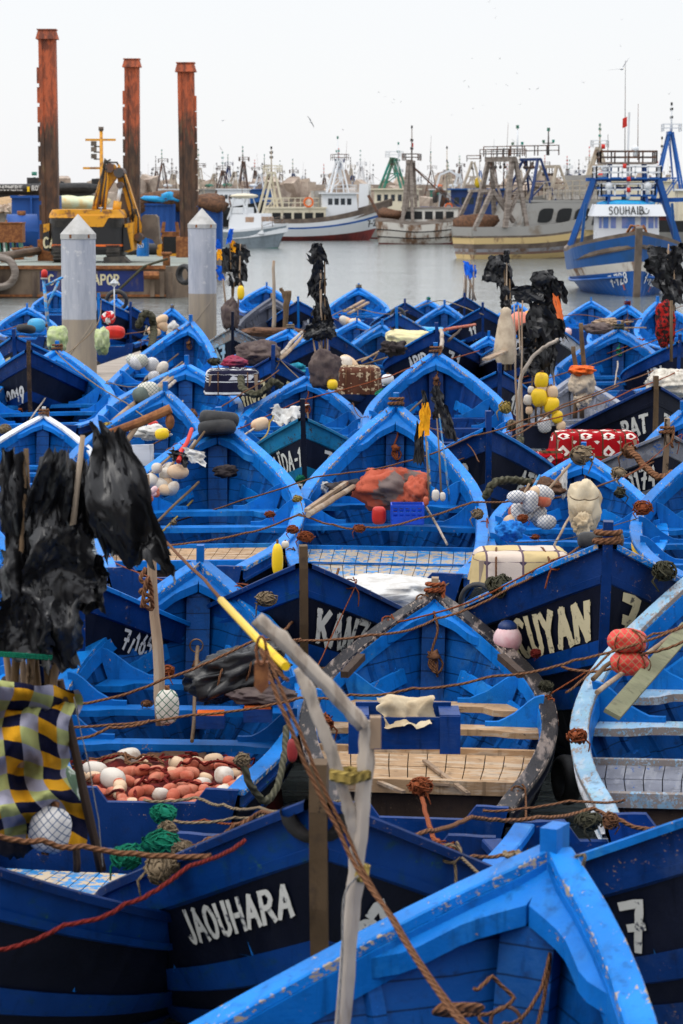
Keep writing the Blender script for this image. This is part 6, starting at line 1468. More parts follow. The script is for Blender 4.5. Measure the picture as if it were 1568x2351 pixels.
def blanket_box(label, c, d, mat, seed=1, rz=0.0, cat='covered box'):
    """a box under a blanket: rounded top, sides that hang in soft folds"""
    r = thing('covered_box', label, cat, c, rz); g = G(); n = 56; rows = []; x, y, z = d; prof = [(0.0, 1.0), (.4, 1.0), (.8, .995), (.93, .97), (1.0, .90), (1.03, .78), (1.05, .5), (1.08, .2), (1.1, 0)]
    for s_, zz in prof:
        row = []
        for j in range(n):
            a = 2*math.pi*j/n; ca, sa = math.cos(a), math.sin(a); q = (abs(ca)**6+abs(sa)**6)**(-1/6); fx, fy = ca*q, sa*q
            hang = max(0, (s_-.9)/.2); f = 1+.05*hang*math.sin(a*9+seed)+.03*noise.noise(Vector((fx*3, fy*3, zz*3+seed)))
            row.append(Vector((fx*x/2*s_*f, fy*y/2*s_*f, z*zz+.03*z*noise.noise(Vector((fx*s_*4, fy*s_*4, seed))))))
        rows.append(row)
    g.grid(rows, 0, closeu=True); o = g.build('blanket', mat, r)
    set_uvp(o, lambda p: Vector((p.x, (p.z-z*.8) if abs(p.x) < x*2 else 0, 0))+Vector((0, p.y*.6 if p.z > z*.85 else 0, 0)))
    g = G(); g.box((0, 0, z*.42), (x*.96, y*.96, z*.8)); g.build('crate', 'driftwood', r)
    g = G()
    for q in (-.3, .28): g.tube([(x*q, -y*.58, 0), (x*q, -y*.56, z*.9), (x*q*.9, 0, z*1.03), (x*q*.8, y*.55, z*.9)], .01, n=5)
    g.build('lashing', 'rope', r); return r
def flag_staff(label, foot, tops, flags, seed=0, mat='bag', cat='flag markers', foot_cloth=None, pr=.012, polemat='driftwood', big=1.0, splay=.10, name='marker_flags'):
    """bunch of thin sticks tied together with ragged flags; foot: world point; tops: list of (dx, dz, dy); flags: (dx, dz, w, h, material)"""
    t = thing(name, label, cat, foot)
    rr = random.Random(seed)
    for dx, dz, dy in tops:
        g = G(); g.tube([Vector((rr.uniform(-.05, .05)*big, rr.uniform(-.04, .04), 0)), Vector((dx*.45, dy*.5, dz*.5)), Vector((dx, dy, dz))], [pr*1.3, pr*1.1, pr*.8], n=6); g.build('stick', polemat, t)
    for k, (dx, dz, w_, h_, m_) in enumerate(flags):
        g = G(); crumple(g, (dx, rr.uniform(-.08, .05)*big, dz), (1, rr.uniform(-.5, .5), rr.uniform(-.35, .35)), (rr.uniform(-.25, .25), rr.uniform(-.15, .15), -1), w_, h_, seed*13+k, amp=w_*.28, n=16, rag=.35, fold=2.6, taper=rr.uniform(-.1, .5)); g.build('flag', m_, t)
    if foot_cloth:
        g = G(); z, rx, rz_, m_ = foot_cloth; cloth_lump(g, (0, 0, z), (rx, rx*.8, rz_), seed, folds=.25); g.build('wrap_cloth', m_, t)
    return t
# ================= gear at the places it has in the harbour =================
# ---- nearest left: black plastic flags, sticks, chequered blanket ----
def near_flags():
    Y = 13.6; k = mpp(Y); f = Q(90, 1700, Y)
    t = thing('marker_flags', 'large ragged black plastic flags on a stick bunch, nearest at the left', 'flag markers', f)
    def L(x, y, dy=0.0): p = Q(x, y, Y+dy); return p-f
    spec = [(22, 1035, 95, 270, 1, .0), (70, 1120, 90, 200, 11, .03), (128, 1030, 120, 280, 2, -.06), (180, 1060, 90, 230, 3, .05), (246, 982, 150, 330, 4, -.10), (268, 1110, 110, 170, 5, .0), (135, 1210, 150, 190, 6, -.12), (50, 1270, 140, 220, 7, -.08), (205, 1280, 90, 130, 8, -.02), (60, 1370, 130, 150, 9, -.16), (130, 1350, 120, 190, 10, -.1)]
    for x, y, w_, h_, sd, dy in spec:
        g = G(); rr = random.Random(sd)
        crumple(g, L(x, y, dy), (1, rr.uniform(-.25, .25), rr.uniform(-.15, .15)), (rr.uniform(-.15, .15)+(.25 if sd == 4 else 0), rr.uniform(-.1, .1), -1), w_*k, h_*k, sd, amp=.10, n=20, rag=.10, fold=1.3, crisp=.11, peak=.45 if y < 1100 else .15, taper=rr.uniform(-.15, .35))
        g.build('flag', 'bag', t)
    g = G()
    for q, (a, b_) in enumerate((((20, 1740), (60, 1050)), ((45, 1760), (110, 1060)), ((70, 1740), (60, 1030)), ((95, 1760), (190, 1000)), ((110, 1700), (100, 1440)), ((30, 1700), (5, 1440)), ((85, 1700), (75, 1440)), ((60, 1700), (42, 1430)))):
        g = G(); g.tube([L(*a, .02*q), L((a[0]+b_[0])/2+6, (a[1]+b_[1])/2, .02*q), L(*b_, .04)], [.024, .02, .013], n=8); g.build('stick', 'driftwood' if q % 2 else 'brownwood', t)
    g = G()
    for q in range(3): g.tube([L(-10, 1497+4*q, -.16), L(40, 1500+4*q, -.2), L(120, 1506+4*q, -.16)], .006, n=5)
    g.build('lashing', 'rope_green', t)
    # blanket
    b = thing('blanket', 'chequered yellow, navy, grey and green blanket draped over gear at the left', 'blanket', f)
    pm = pattern('chequer'); g = G(); rows = []; n = 40
    for j in range(n+1):
        v = j/n; row = []
        for i in range(n+1):
            u = i/n; cx = -60+225*u + (18*math.sin(v*7+1)+55*v**2*.3)*u + 8*math.sin(v*16)*u; cy = 1555+385*v+ (28*u if v < .2 else 14*math.sin(u*4+v*9)) - 20*math.sin(v*3.14)*u
            d = .10*math.sin(v*17+u*2.5)+.05*math.sin(u*13+v*6)+.05*noise.noise(Vector((u*5, v*7, 1)))
            d += .035*(1-abs(noise.noise(Vector((u*3, v*4, 7))))*5)+.03*noise.noise(Vector((u*16, v*20, 2))); row.append(L(cx+5*noise.noise(Vector((v*9, u*3, 0))), cy+8*noise.noise(Vector((u*6, v*5, 3))), -.22-d+.35*u*u))
        rows.append(row)
    g.grid(rows, 0); o = g.build('cloth', pm, b)
    a = o.data.attributes.new('uvp', 'FLOAT_VECTOR', 'POINT')
    for i in range((n+1)**2): a.data[i].vector = ((i % (n+1))/n*.62+.05*math.sin((i//(n+1))/n*5), (i//(n+1))/n*1.35+.06*math.sin((i % (n+1))/n*4), 0)
    g = G(); cloth_lump(g, L(40, 1760, .55), (.26, .2, .46), 3, folds=.12); g.build('bulk', 'cloth_dark', b)
    lump('pale green patterned cushion behind the chequered blanket', 'cushion', Q(138, 1835, 14.0), (.10, .14, .19), clothmat('green_pattern_cloth', (.09, .14, .09), (.38, .42, .35), 5, lo=.5, hi=.55), 4, folds=.1)
    buoy('white buoy in black netting under the chequered blanket', Q(115, 1905, 13.5), .10, 'netted_white', (.2, .3, 1), h=1.2)
    pole('dark leaning pole right of the chequered blanket', Q(140, 1560, 13.7), Q(232, 2000, 13.7), .021, 'darkwood', .026)
    pole('short dark post under the chequered blanket', Q(172, 1800, 14.2), Q(180, 2000, 14.2), .024, 'darkwood')
    rope('thin white cord down the dark leaning pole', [(170, 1600, 13.6), (205, 1760, 13.6), (226, 1880, 13.6), (236, 1990, 13.6)], .004, 'rope_white')
near_flags()
# ---- floats boat ----
def net_heap(label, key, t0, t1, y0, y1, z, nf, seed, fm=('float_or', 'float_cr', 'float_wh'), hgt=.3):
    root, h = BOATS[key]; r = thing('fishing_net', label, 'fishing net', (0, 0, 0)); rr = random.Random(seed)
    def W(t, y, zz): return root.matrix_basis @ Vector((h.X(t), y*h.hb(t), zz))
    def top(t, y): return z+hgt*(1-((t-(t0+t1)/2)/(t1-t0)*2)**4*.5)*(.75+.25*noise.noise(Vector((t*14, y*4, seed))))*(1-.3*y*y)
    g = G(); n = 36
    rows = [[W(t0+(t1-t0)*i/n, y0+(y1-y0)*j/n, top(t0+(t1-t0)*i/n, y0+(y1-y0)*j/n)+.035*noise.noise(Vector((i*.8, j*.8, 0)))-(.35 if i in (0, n) or j in (0, n) else 0)) for j in range(n+1)] for i in range(n+1)]
    g.grid(rows, 0); g.build('netting', 'net_red', r)
    # float lines snake over the heap
    a = 0; t, y = t0+.02, y0+.1; ang = rr.uniform(0, 6); k = 0; step_ = .105
    while k < nf:
        ang += rr.gauss(0, .5)
        dt = math.cos(ang)*step_/h.L; dy = math.sin(ang)*step_/h.hb((t0+t1)/2)
        if not (t0+.015 < t+dt < t1-.01): ang = math.pi-ang; continue
        if not (y0+.05 < y+dy < y1-.05): ang = -ang; continue
        t += dt; y += dy
        if rr.random() < .04: t = rr.uniform(t0+.03, t1-.02); y = rr.uniform(y0+.1, y1-.1)
        q = rr.random(); big = q > .955; m_ = fm[0] if q < .72 else fm[1] if q < .93 else fm[2]
        rad = .07 if big else (.05 if q > .86 else .041)
        p = W(t, y, top(t, y)+.025)
        dv = W(t+dt, y+dy, top(t+dt, y+dy)+.025)-p
        buoy(None, p, rad*rr.uniform(.9, 1.1), m_, dv if dv.length > .001 else (1, 0, 0), .8, h=1.4, parent=r); k += 1
    for q in range(16):
        t, y, a = rr.uniform(t0+.04, t1-.04), rr.uniform(y0+.1, y1-.1), rr.uniform(0, 6.3); pts = []
        for i in range(14):
            a += rr.gauss(0, .45); t = min(t1-.02, max(t0+.02, t+math.cos(a)*.07/h.L)); y = min(y1-.05, max(y0+.05, y+math.sin(a)*.09)); pts.append(W(t, y, top(t, y)+rr.uniform(.03, .085)))
        g = G(); g.tube(smooth_path(pts, 3, 0, .004, q), rr.uniform(.006, .013), n=5); g.build('net_cord', rr.choice(['rope_red', 'net_red', 'rope_red', 'rope']), r)
    return r
net_heap('dark red net heaped with terracotta and cream floats in the boat stern', 'floats', .60, .97, -.93, .92, .30, 98, 5, hgt=.36)
pole('upright grey post painted black at the foot, rope knotted at mid height', Q(331, 1090, 19.6), Q(377, 1665, 19.6), .035, 'driftwood', .04)
rope('heavy brown rope knot on the upright grey post', [(335, 1305, 19.5), (322, 1330, 19.45), (345, 1345, 19.45), (322, 1358, 19.45), (348, 1372, 19.45), (328, 1385, 19.45), (350, 1395, 19.5), (340, 1325, 19.4), (326, 1395, 19.4)], .022, sag=0)
def pbox(label, c, d, mat, rz=0.0, cat='box', name='box'):
    g = G(); g.box((0, 0, 0), d); o = g.build(name, mat); o.location = c; o.rotation_euler = (0, 0, rz); return tag(o, label, cat)
buoy('white buoy in green netting at the foot of the grey post', Q(384, 1622, 19.4), .088, 'netted_green', h=1.45)
lump('outboard motor wrapped in torn black plastic lashed with rope', 'wrapped motor', Q(547, 1545, 20.2), (.33, .2, .145), 'bag', 28, 'wrapped_motor', .42, rot=(0, R(-22), 0), sq=.8)
for q, (x, lb) in enumerate(((505, 'left'), (575, 'right'))):
    c = Q(x, 1553-q*26, 20.2); g = G(); g.tube(smooth_path([c+Vector((.05*math.sin(a), .22*math.cos(a), .165*math.sin(a))) for a in [math.pi*2*i/10 for i in range(11)]], 3, 0, .004), .009, n=6); tag(g.build('lashing_rope', 'rope'), '%s rope lashing round the black wrapped motor' % lb, 'rope')
lump('folded brown canvas under the black wrapped motor', 'canvas', Q(600, 1595, 20.0), (.24, .2, .06), 'cloth_grey', 9, folds=.3)
for q, (x, y) in enumerate(((484, 1655), (592, 1640))):
    c = Q(x, y, 19.9); t = thing('wooden_chock', ['blue wooden chock with orange top left of the wrapped motor', 'blue wooden chock with orange top right of the wrapped motor'][q], 'chock', c); g = G(); g.box((0, 0, 0), (.21, .12, .10), taper=1.06); g.build('block', 'blue_dark', t); g = G(); g.box((0, 0, .062), (.20, .11, .025)); g.build('painted_top', 'orange', t)
# rings and hanging ropes at bows of the big seen boats
def bow_ring(key, label, d=.30, z=.55, r=.055, mat='metal', ropem='rope', rope_len=.25):
    root, h = BOATS[key]; t = thing('mooring_ring', label, 'ring', (0, 0, 0)); p = root.matrix_basis @ Vector((h.L/2-d*h.k, 0, h.H*z)); g = G()
    g.tube([p+Vector((r*math.cos(2*math.pi*i/16), -.02, r*math.sin(2*math.pi*i/16))) for i in range(17)], r*.14, n=6, caps=False); g.build('iron_ring', mat, t)
    g = G(); g.tube(smooth_path([p+Vector((0, -.03, -r)), p+Vector((.02, -.05, -r-rope_len*.5)), p+Vector((-.01, -.05, -r-rope_len))], 4), .012, n=6); g.ball(p+Vector((0, -.05, -r-rope_len*.4)), .04, n=8, noise_=.8); g.build('rope_end', ropem, t); return p
bow_ring('floats', 'iron ring with frayed rope in the bow of the floats boat', .42, .60)
bow_ring('front', 'iron ring in the bow of the foreground boat', .40, .66, .065, 'v_steel', 'rope_tan', .02)
for key, lb in (('blackrim', 'knotted rope hanging in the black rimmed bow'), ('centre', 'frayed orange rope hanging in the central boat bow'), ('leftmid', 'rope loop hanging in the bow beside the concrete pile'), ('bigdark', 'small ring and rope in the wide empty bow'), ('sheet', 'orange rope hanging in the bow of the white sheet boat'), ('bundle', 'rope hanging in the bow above the cream bundle'), ('rightback', 'green rope hanging in the white tipped bow'), ('diag1', 'rope hanging in the bow right of the float poles'), ('farright1', 'red rope hanging in the bow over the scrap boards')):
    root, h = BOATS[key]; p = root.matrix_basis @ Vector((h.L/2-.22, 0, h.H*.9)); g = G(); rr = random.Random(key)
    m_ = {'rightback': 'rope_green', 'sheet': 'rope_or', 'centre': 'rope_or'}.get(key, 'rope')
    e = .30+rr.random()*.2; g.tube(smooth_path([p+Vector((0, 0, .05)), p+Vector((.03, -.06, -.1)), p+Vector((-.02, -.1, -e*.6)), p+Vector((.03, -.12, -e))], 5), .012, n=6)
    for q in range(3): g.tube(smooth_path([p+Vector((.0, -.12, -e*.55)), p+Vector((.07*math.cos(q*2), -.14, -e*.6-.08)), p+Vector((.02, -.16, -e*.7-.1)), p+Vector((-.05*math.cos(q), -.12, -e*.55))], 5), .010, n=6)
    g.ball(p+Vector((0, -.13, -e*.62)), .045, n=8, noise_=.9); tag(g.build('hanging_rope', m_), lb, 'rope', 'ropes hanging inside the bows')
# knots on the stems
for i, (key, mt, lb, hg) in enumerate((('whitebow', 'rope', 'brown rope wound on the white stem', .5), ('leftmid', 'rope', 'thin rope wound on the stem beside the pile', .3), ('back1', 'rope_tan', 'tan rope bound on the farthest middle bow', 0), ('bundle', 'rope_tan', 'straw coloured rope tuft on the bow before the red blanket', .2), ('grey1174', 'rope', 'rope bound round the wooden stem of the grey boat', .2), ('acuyan', 'rope', 'rope turned round the stem above the flat tyre', 0), ('farright1', 'rope_red', 'dark red rope on the bow with the scrap boards', .2), ('back4', 'rope_green', 'green rag rope on the small far bow', .25), ('bigdark', 'rope', 'thin rope on the wide empty bow', .1), ('rightback', 'rope_dark', 'green grey rope on the white tipped bow', .3), ('bundle2', 'rope_tan', 'pale rope wound on the bow above the oars', .4), ('centre', 'rope', 'rope turned round the central boat stem', 0), ('left4', 'rope_tan', 'rope on the bow of the cork float boat', 0), ('blackrim', 'rope_or', 'orange rope round the worn wooden stem', .25))):
    root, h = BOATS[key]; p = root.matrix_basis @ Vector((h.L/2-.01, 0, h.H+.07)); knot(lb, p, .075*h.k, mt, 3, hg)
# ---- ropes strung across ----
RP = [
 ('brown rope running from the black flags down past the yellow sleeve', [(335, 1190, 19.5), (470, 1330, 15), (600, 1478, 12), (660, 1560, 11.5)], .013, 'rope'),
 ('long brown rope falling from the timber frame to the bottom edge', [(600, 1490, 11.4), (660, 1650, 11.2), (770, 1890, 11), (880, 2080, 10.7), (1075, 2370, 10)], .013, 'rope'),
 ('second brown rope beside the long one from the timber frame', [(612, 1490, 11.5), (690, 1680, 11.2), (790, 1900, 11), (905, 2110, 10.7), (1090, 2370, 10)], .011, 'rope'),
 ('brown rope crossing the central boat from the left boat', [(330, 1215, 33), (564, 1145, 32), (724, 1095, 32), (924, 1061, 31.5), (1084, 1001, 32), (1200, 965, 33), (1420, 885, 36)], .013, 'rope'),
 ('slack brown rope drooping over the pale planked stern', [(340, 1255, 30), (564, 1223, 30), (684, 1183, 29.5), (764, 1204, 29.4), (844, 1210, 29.4), (964, 1189, 29.4), (1084, 1153, 29.6), (1191, 1147, 30), (1330, 1128, 31), (1500, 1060, 34)], .015, 'rope'),
 ('brown rope from the black rimmed bow up to the flat tyre', [(590, 1468, 20.5), (850, 1457, 20), (1003, 1420, 20.6), (1172, 1348, 21), (1327, 1258, 22.5), (1385, 1229, 23.3)], .013, 'rope'),
 ('knotted brown rope over the KANZ bow', [(778, 1306, 23.4), (744, 1357, 23), (690, 1405, 22.4), (634, 1460, 21)], .016, 'rope'),
 ('rope crossing the floats boat below its bow shelf', [(101, 1623, 19.6), (185, 1615, 19.5), (378, 1558, 19.3), (585, 1470, 19.5), (690, 1467, 20)], .014, 'rope'),
 ('long rope crossing the floats boat and the black rimmed boat', [(101, 1670, 18.2), (440, 1641, 18.4), (690, 1602, 18.5), (804, 1595, 18.3), (948, 1580, 18.3), (1130, 1552, 18.2), (1317, 1516, 18.5), (1568, 1438, 19)], .013, 'rope'),
 ('loose looped rope on the thwart before the net floats', [(101, 1681, 18), (167, 1694, 18), (251, 1670, 18), (343, 1654, 18.2)], .014, 'rope'),
 ('thick pair of brown ropes crossing under the chequered blanket', [(-10, 1914, 12.6), (100, 1928, 12.7), (192, 1943, 12.8), (485, 1965, 13)], .02, 'rope'),
 ('rust brown rope slanting over the dark hull at lower left', [(-10, 2180, 11.3), (150, 2122, 11.4), (288, 2075, 11.5), (432, 1989, 11.8), (562, 1929, 12.4)], .014, 'rope_red'),
 ('shaggy brown rope at the left shoulder of the JAOUHARA boat', [(408, 1943, 14.5), (480, 1924, 14.6), (540, 1893, 14.6), (600, 1864, 14.6), (706, 1869, 13.6)], .018, 'rope'),
 ('pale rope from the floats boat stern corner to the JAOUHARA stem', [(330, 1836, 16), (451, 1830, 16), (514, 1847, 15.6), (595, 1854, 15), (715, 1871, 13.4)], .013, 'rope_tan'),
 ('tan rope above the JAOUHARA boat from the floats boat to the right', [(398, 1884, 15.6), (540, 1876, 15.5), (620, 1862, 15.8), (700, 1842, 16.4), (800, 1830, 17)], .012, 'rope_tan'),
 ('thin red brown rope below the transom of the floats boat', [(398, 1880, 16), (470, 1881, 16), (557, 1886, 15.6)], .009, 'rope_or'),
 ('thick brown rope looping across to the knot at lower right', [(859, 1921, 14), (984, 1906, 14), (1084, 1876, 15), (1234, 1876, 15.5), (1364, 1856, 16), (1424, 1881, 15.6), (1500, 1902, 15.4), (1575, 1913, 15)], .018, 'rope'),
 ('thin brown rope behind the knotted one at lower right', [(1109, 1861, 17), (1309, 1838, 17), (1434, 1836, 16.5)], .012, 'rope'),
 ('red brown rope passing behind the foreground stem', [(980, 1972, 13.6), (1090, 1964, 13.8), (1179, 1956, 14), (1350, 1962, 14.2), (1524, 1951, 14.2)], .014, 'rope'),
 ('second red brown rope behind the foreground stem', [(1290, 1952, 14), (1400, 1966, 14), (1530, 1950, 14.1)], .012, 'rope'),
 ('orange rope with frayed ends tied on the dark transom', [(966, 1815, 16.9), (971, 1835, 16.6), (989, 1901, 15.4), (1004, 1930, 15), (1022, 1956, 14.7)], .02, 'rope_or'),
 ('pale knotted rope hanging over the foreground gunwale', [(1160, 1958, 12.2), (1190, 1955, 12.0), (1206, 1972, 11.9), (1200, 2000, 11.9), (1214, 2030, 12.1), (1211, 2058, 12.2)], .018, 'rope_tan'),
 ('rope along the centre boat bow to the right boats', [(706, 1125, 33), (760, 1060, 34), (905, 965, 36), (1060, 1010, 34), (1100, 1060, 33)], .010, 'rope'),
 ('orange twine from the brown blanket boat to the sheet boat', [(545, 985, 44), (690, 920, 44), (870, 870, 45), (940, 845, 46), (1100, 805, 49)], .014, 'rope_or'),
 ('brown rope from the teal boat to the tyre bow', [(330, 1260, 30), (470, 1120, 34), (600, 1010, 38), (620, 968, 39), (628, 955, 40)], .016, 'rope_yellow'),
 ('thin rope crossing the bow of the empty left boat', [(170, 1120, 41), (310, 1040, 41), (440, 970, 42), (560, 900, 43), (640, 850, 45)], .015, 'rope'),
 ('thin rope over the boats right of the yellow buoys', [(1010, 1070, 33), (1180, 1000, 36), (1290, 930, 40), (1420, 880, 43), (1500, 850, 46)], .014, 'rope'),
 ('brown rope crossing the grey boat and the red blanket', [(1060, 1025, 37), (1210, 975, 39), (1350, 935, 41), (1450, 895, 43), (1560, 850, 46)], .014, 'rope_or'),
 ('rope slung in front of the far right bows', [(1120, 895, 50), (1300, 855, 52), (1450, 800, 55), (1568, 755, 58)], .016, 'rope'),
 ('rope linking the red floats to the pale boat rim', [(1290, 1530, 19.2), (1400, 1535, 19), (1480, 1500, 18.8), (1575, 1468, 18.8)], .014, 'rope'),
 ('upper rope from the right edge to the pale boat', [(1300, 1590, 18.8), (1420, 1480, 19.4), (1500, 1455, 19.6), (1575, 1430, 19.8)], .012, 'rope'),
 ('rope joining the far bows above the yellow sheet', [(700, 760, 70), (800, 708, 78), (900, 720, 76), (1010, 690, 80), (1110, 722, 72)], .018, 'rope_tan'),
 ('rope joining the far left bows past the pile', [(0, 760, 70), (80, 740, 72), (170, 770, 68), (300, 765, 66), (400, 742, 70)], .018, 'rope'),
 ('thin rope between the far right bows', [(1180, 735, 72), (1330, 722, 74), (1440, 735, 72), (1568, 702, 76)], .016, 'rope'),
 ('rope from the left empty boat to its neighbour', [(128, 806, 49), (190, 860, 45), (290, 925, 42), (360, 975, 40)], .014, 'rope_tan'),
 ('rope down the outside of the nearest guide pile', [(232, 690, 63), (225, 740, 62), (180, 790, 60), (148, 812, 52)], .018, 'rope_tan'),
]
for lb, pts, r_, m_ in RP: rope(lb, pts, r_, m_, n=10)
g = G(); g.tube(V((508, 1378, 13.6), (600, 1476, 12), (656, 1530, 11.5)), .020, n=9); tag(g.build('hose_sleeve', 'yellow'), 'yellow plastic sleeve round the rope at the timber frame', 'sleeve')
# mossy thick garlands hung as fenders
for lb, pts, r_, m_ in (('mossy thick rope garland across the ACUYAN hull', [(1127, 1337, 22.0), (1172, 1348, 21.9), (1226, 1405, 21.9), (1291, 1445, 21.9), (1368, 1465, 21.9)], .055, 'rope_dark'),
 ('mossy thick rope garland across the ATIFA hull', [(1056, 1020, 35), (1078, 1060, 34.6), (1116, 1081, 34.3), (1154, 1064, 34.5), (1177, 1030, 34.8), (1198, 1012, 35)], .06, 'rope_dark'),
 ('brown thick rope garland across the grey boat hull', [(1446, 1031, 33.8), (1482, 1071, 33.6), (1518, 1096, 33.4), (1575, 1070, 33.6)], .045, 'rope'),
 ('green grey thick rope loop on the 7/1693 bow', [(554, 868, 45), (557, 891, 44.6), (588, 906, 44.3), (610, 893, 44.3), (628, 875, 44.3), (646, 887, 44.5)], .06, 'rope_dark'),
 ('grey rope loop hanging between the floats boat and black rimmed boat', [(554, 1742, 17.0), (575, 1800, 17.0), (607, 1839, 17.2), (634, 1810, 17.5), (652, 1740, 18), (658, 1670, 18.5)], .024, 'rope_dark'),
 ('thick tan rope laid over the rim above the net floats', [(1115, 1140, 30), (1130, 1112, 30), (1165, 1102, 30.2), (1215, 1108, 30.4), (1235, 1120, 30.4)], .045, 'rope_dark'),
 ('thick mossy rope hanging at the rim of the fuel can boat', [(318, 748, 64), (330, 722, 64), (348, 726, 64), (352, 760, 64), (348, 800, 63)], .09, 'rope_dark')):
    rope(lb, pts, r_, m_, 0.0, 'thick rope garlands hung as fenders', 10)
# frayed tufts
TU = [((374, 1868, 14.9), .085, 'rope_green', 'green frayed rope ball on the near left gunwale, uppermost'), ((366, 1938, 14.0), .10, 'rope_green', 'larger green frayed rope ball by the brown ropes'), ((290, 1968, 13.3), .085, 'rope_green', 'green frayed rope tuft lying on the corner block'), ((384, 1905, 14.4), .07, 'rope_tan', 'tan frayed tuft between two green ones'), ((420, 1948, 13.8), .07, 'rope_tan', 'tan frayed tuft right of the larger green ball'), ((362, 1995, 13.2), .09, 'rope_tan', 'sandy knotted rope mass at the rim corner'), ((390, 1985, 13.3), .06, 'rope_tan', 'small sandy tuft next to the rim corner'),
 ((612, 1375, 21.5), .09, 'rope_tan', 'pale green and tan frayed rope on the floats boat rim'), ((965, 1805, 16.8), .08, 'rope_or', 'orange rope brush standing on the dark transom'), ((1022, 1960, 14.6), .09, 'rope_or', 'orange rope brush at the lower end of the orange rope'), ((862, 1898, 16), .07, 'rope', 'brown rope heap on the JAOUHARA transom'), ((1352, 1885, 15.5), .08, 'rope_dark', 'grey green rope coil by the foreground stem'), ((1402, 1884, 15.4), .065, 'rope', 'large brown knot at lower right'), ((1150, 1345, 21.8), .12, 'rope_dark', 'ochre green frayed rope on the left shoulder of the ACUYAN boat'), ((1525, 1310, 21), .12, 'rope_dark', 'mossy frayed rope between the ACUYAN boat and the pale boat'), ((1253, 1575, 18.6), .06, 'rope_dark', 'dark tuft on the black rim at the right'), ((556, 1745, 17.0), .075, 'rope_tan', 'rope lashing on the floats boat stern quarter'), ((1335, 1045, 31.8), .14, 'rope_tan', 'straw rope brush on the bow before the red blanket'), ((1445, 1035, 34), .13, 'rope', 'brown frayed rope on the grey hull'), ((690, 1100, 33), .08, 'rope_green', 'pale green tuft on the left rim of the central boat'), ((682, 1145, 31), .08, 'rope_yellow', 'ochre tuft between the two middle boats'), ((1096, 1180, 29.5), .09, 'rope_tan', 'tan rope on the right rim of the central boat'), ((600, 1030, 38), .12, 'rope_or', 'rust rope lashing on the tyre boat rim'), ((672, 1215, 29.5), .08, 'rope_or', 'orange rope lashing on the left rim of the planked stern'), ((700, 1232, 29.2), .09, 'rope_or', 'orange tangle by the pale planked stern'), ((825, 1213, 29.3), .07, 'rope_or', 'orange knot on the slack rope'), ((880, 905, 47), .16, 'rope_green', 'dark green rope bundle on the wide boat rim'), ((1160, 935, 44), .13, 'rope_yellow', 'ochre tuft on the right rim of the wide boat'), ((1175, 975, 41), .12, 'rope_tan', 'tan tuft left of the stick bunch'), ((1400, 1000, 38), .12, 'rope_dark', 'grey brown tuft on the grey boat quarter'), ((1420, 1085, 31), .09, 'rope_tan', 'straw tuft at the right edge boat rim'), ((1422, 1130, 30), .10, 'rope_dark', 'dark tuft below the straw one at the right'), ((1475, 1165, 28.5), .10, 'rope_or', 'rust tuft on the yellow sided boat'), ((1325, 1690, 18), .08, 'rope_or', 'rust rope knot on the left rim of the pale boat'), ((10, 985, 41), .12, 'rope_tan', 'pale tuft at the left edge boats'), ((248, 978, 41), .10, 'rope_yellow', 'ochre knot between the left boats'), ((375, 925, 44), .12, 'rope', 'brown tuft on the bow left of the empty boat'), ((492, 830, 52), .13, 'rope_dark', 'grey knot on the stick boat rim'), ((655, 770, 62), .2, 'rope_tan', 'tan rope mass on the bow above the oars'), ((1330, 848, 52), .14, 'rope_dark', 'brown loop right of the orange bundle'), ((384, 1540, 19.8), .07, 'rope_or', 'orange knot hanging in the floats boat'), ((1200, 1190, 29.5), .07, 'rope_or', 'rusty twine tangle among the netted floats'), ((440, 950, 45), .13, 'rope', 'brown rope tangle under the tyre bow'), ((620, 1180, 31), .06, 'rope_or', 'orange lashing at the right rim of the tyre boat'), ((745, 1660, 18.3), .08, 'rope_or', 'orange tangle inside the left rim of the black rimmed boat'), ((1230, 1500, 19.0), .05, 'rope_red', 'red twine at the right rim of the black rimmed boat')]
for (x, y, Y), r_, m_, lb in TU: tuft(lb, Q(x, y, Y), r_, m_, n=40 if Y < 30 else 24)
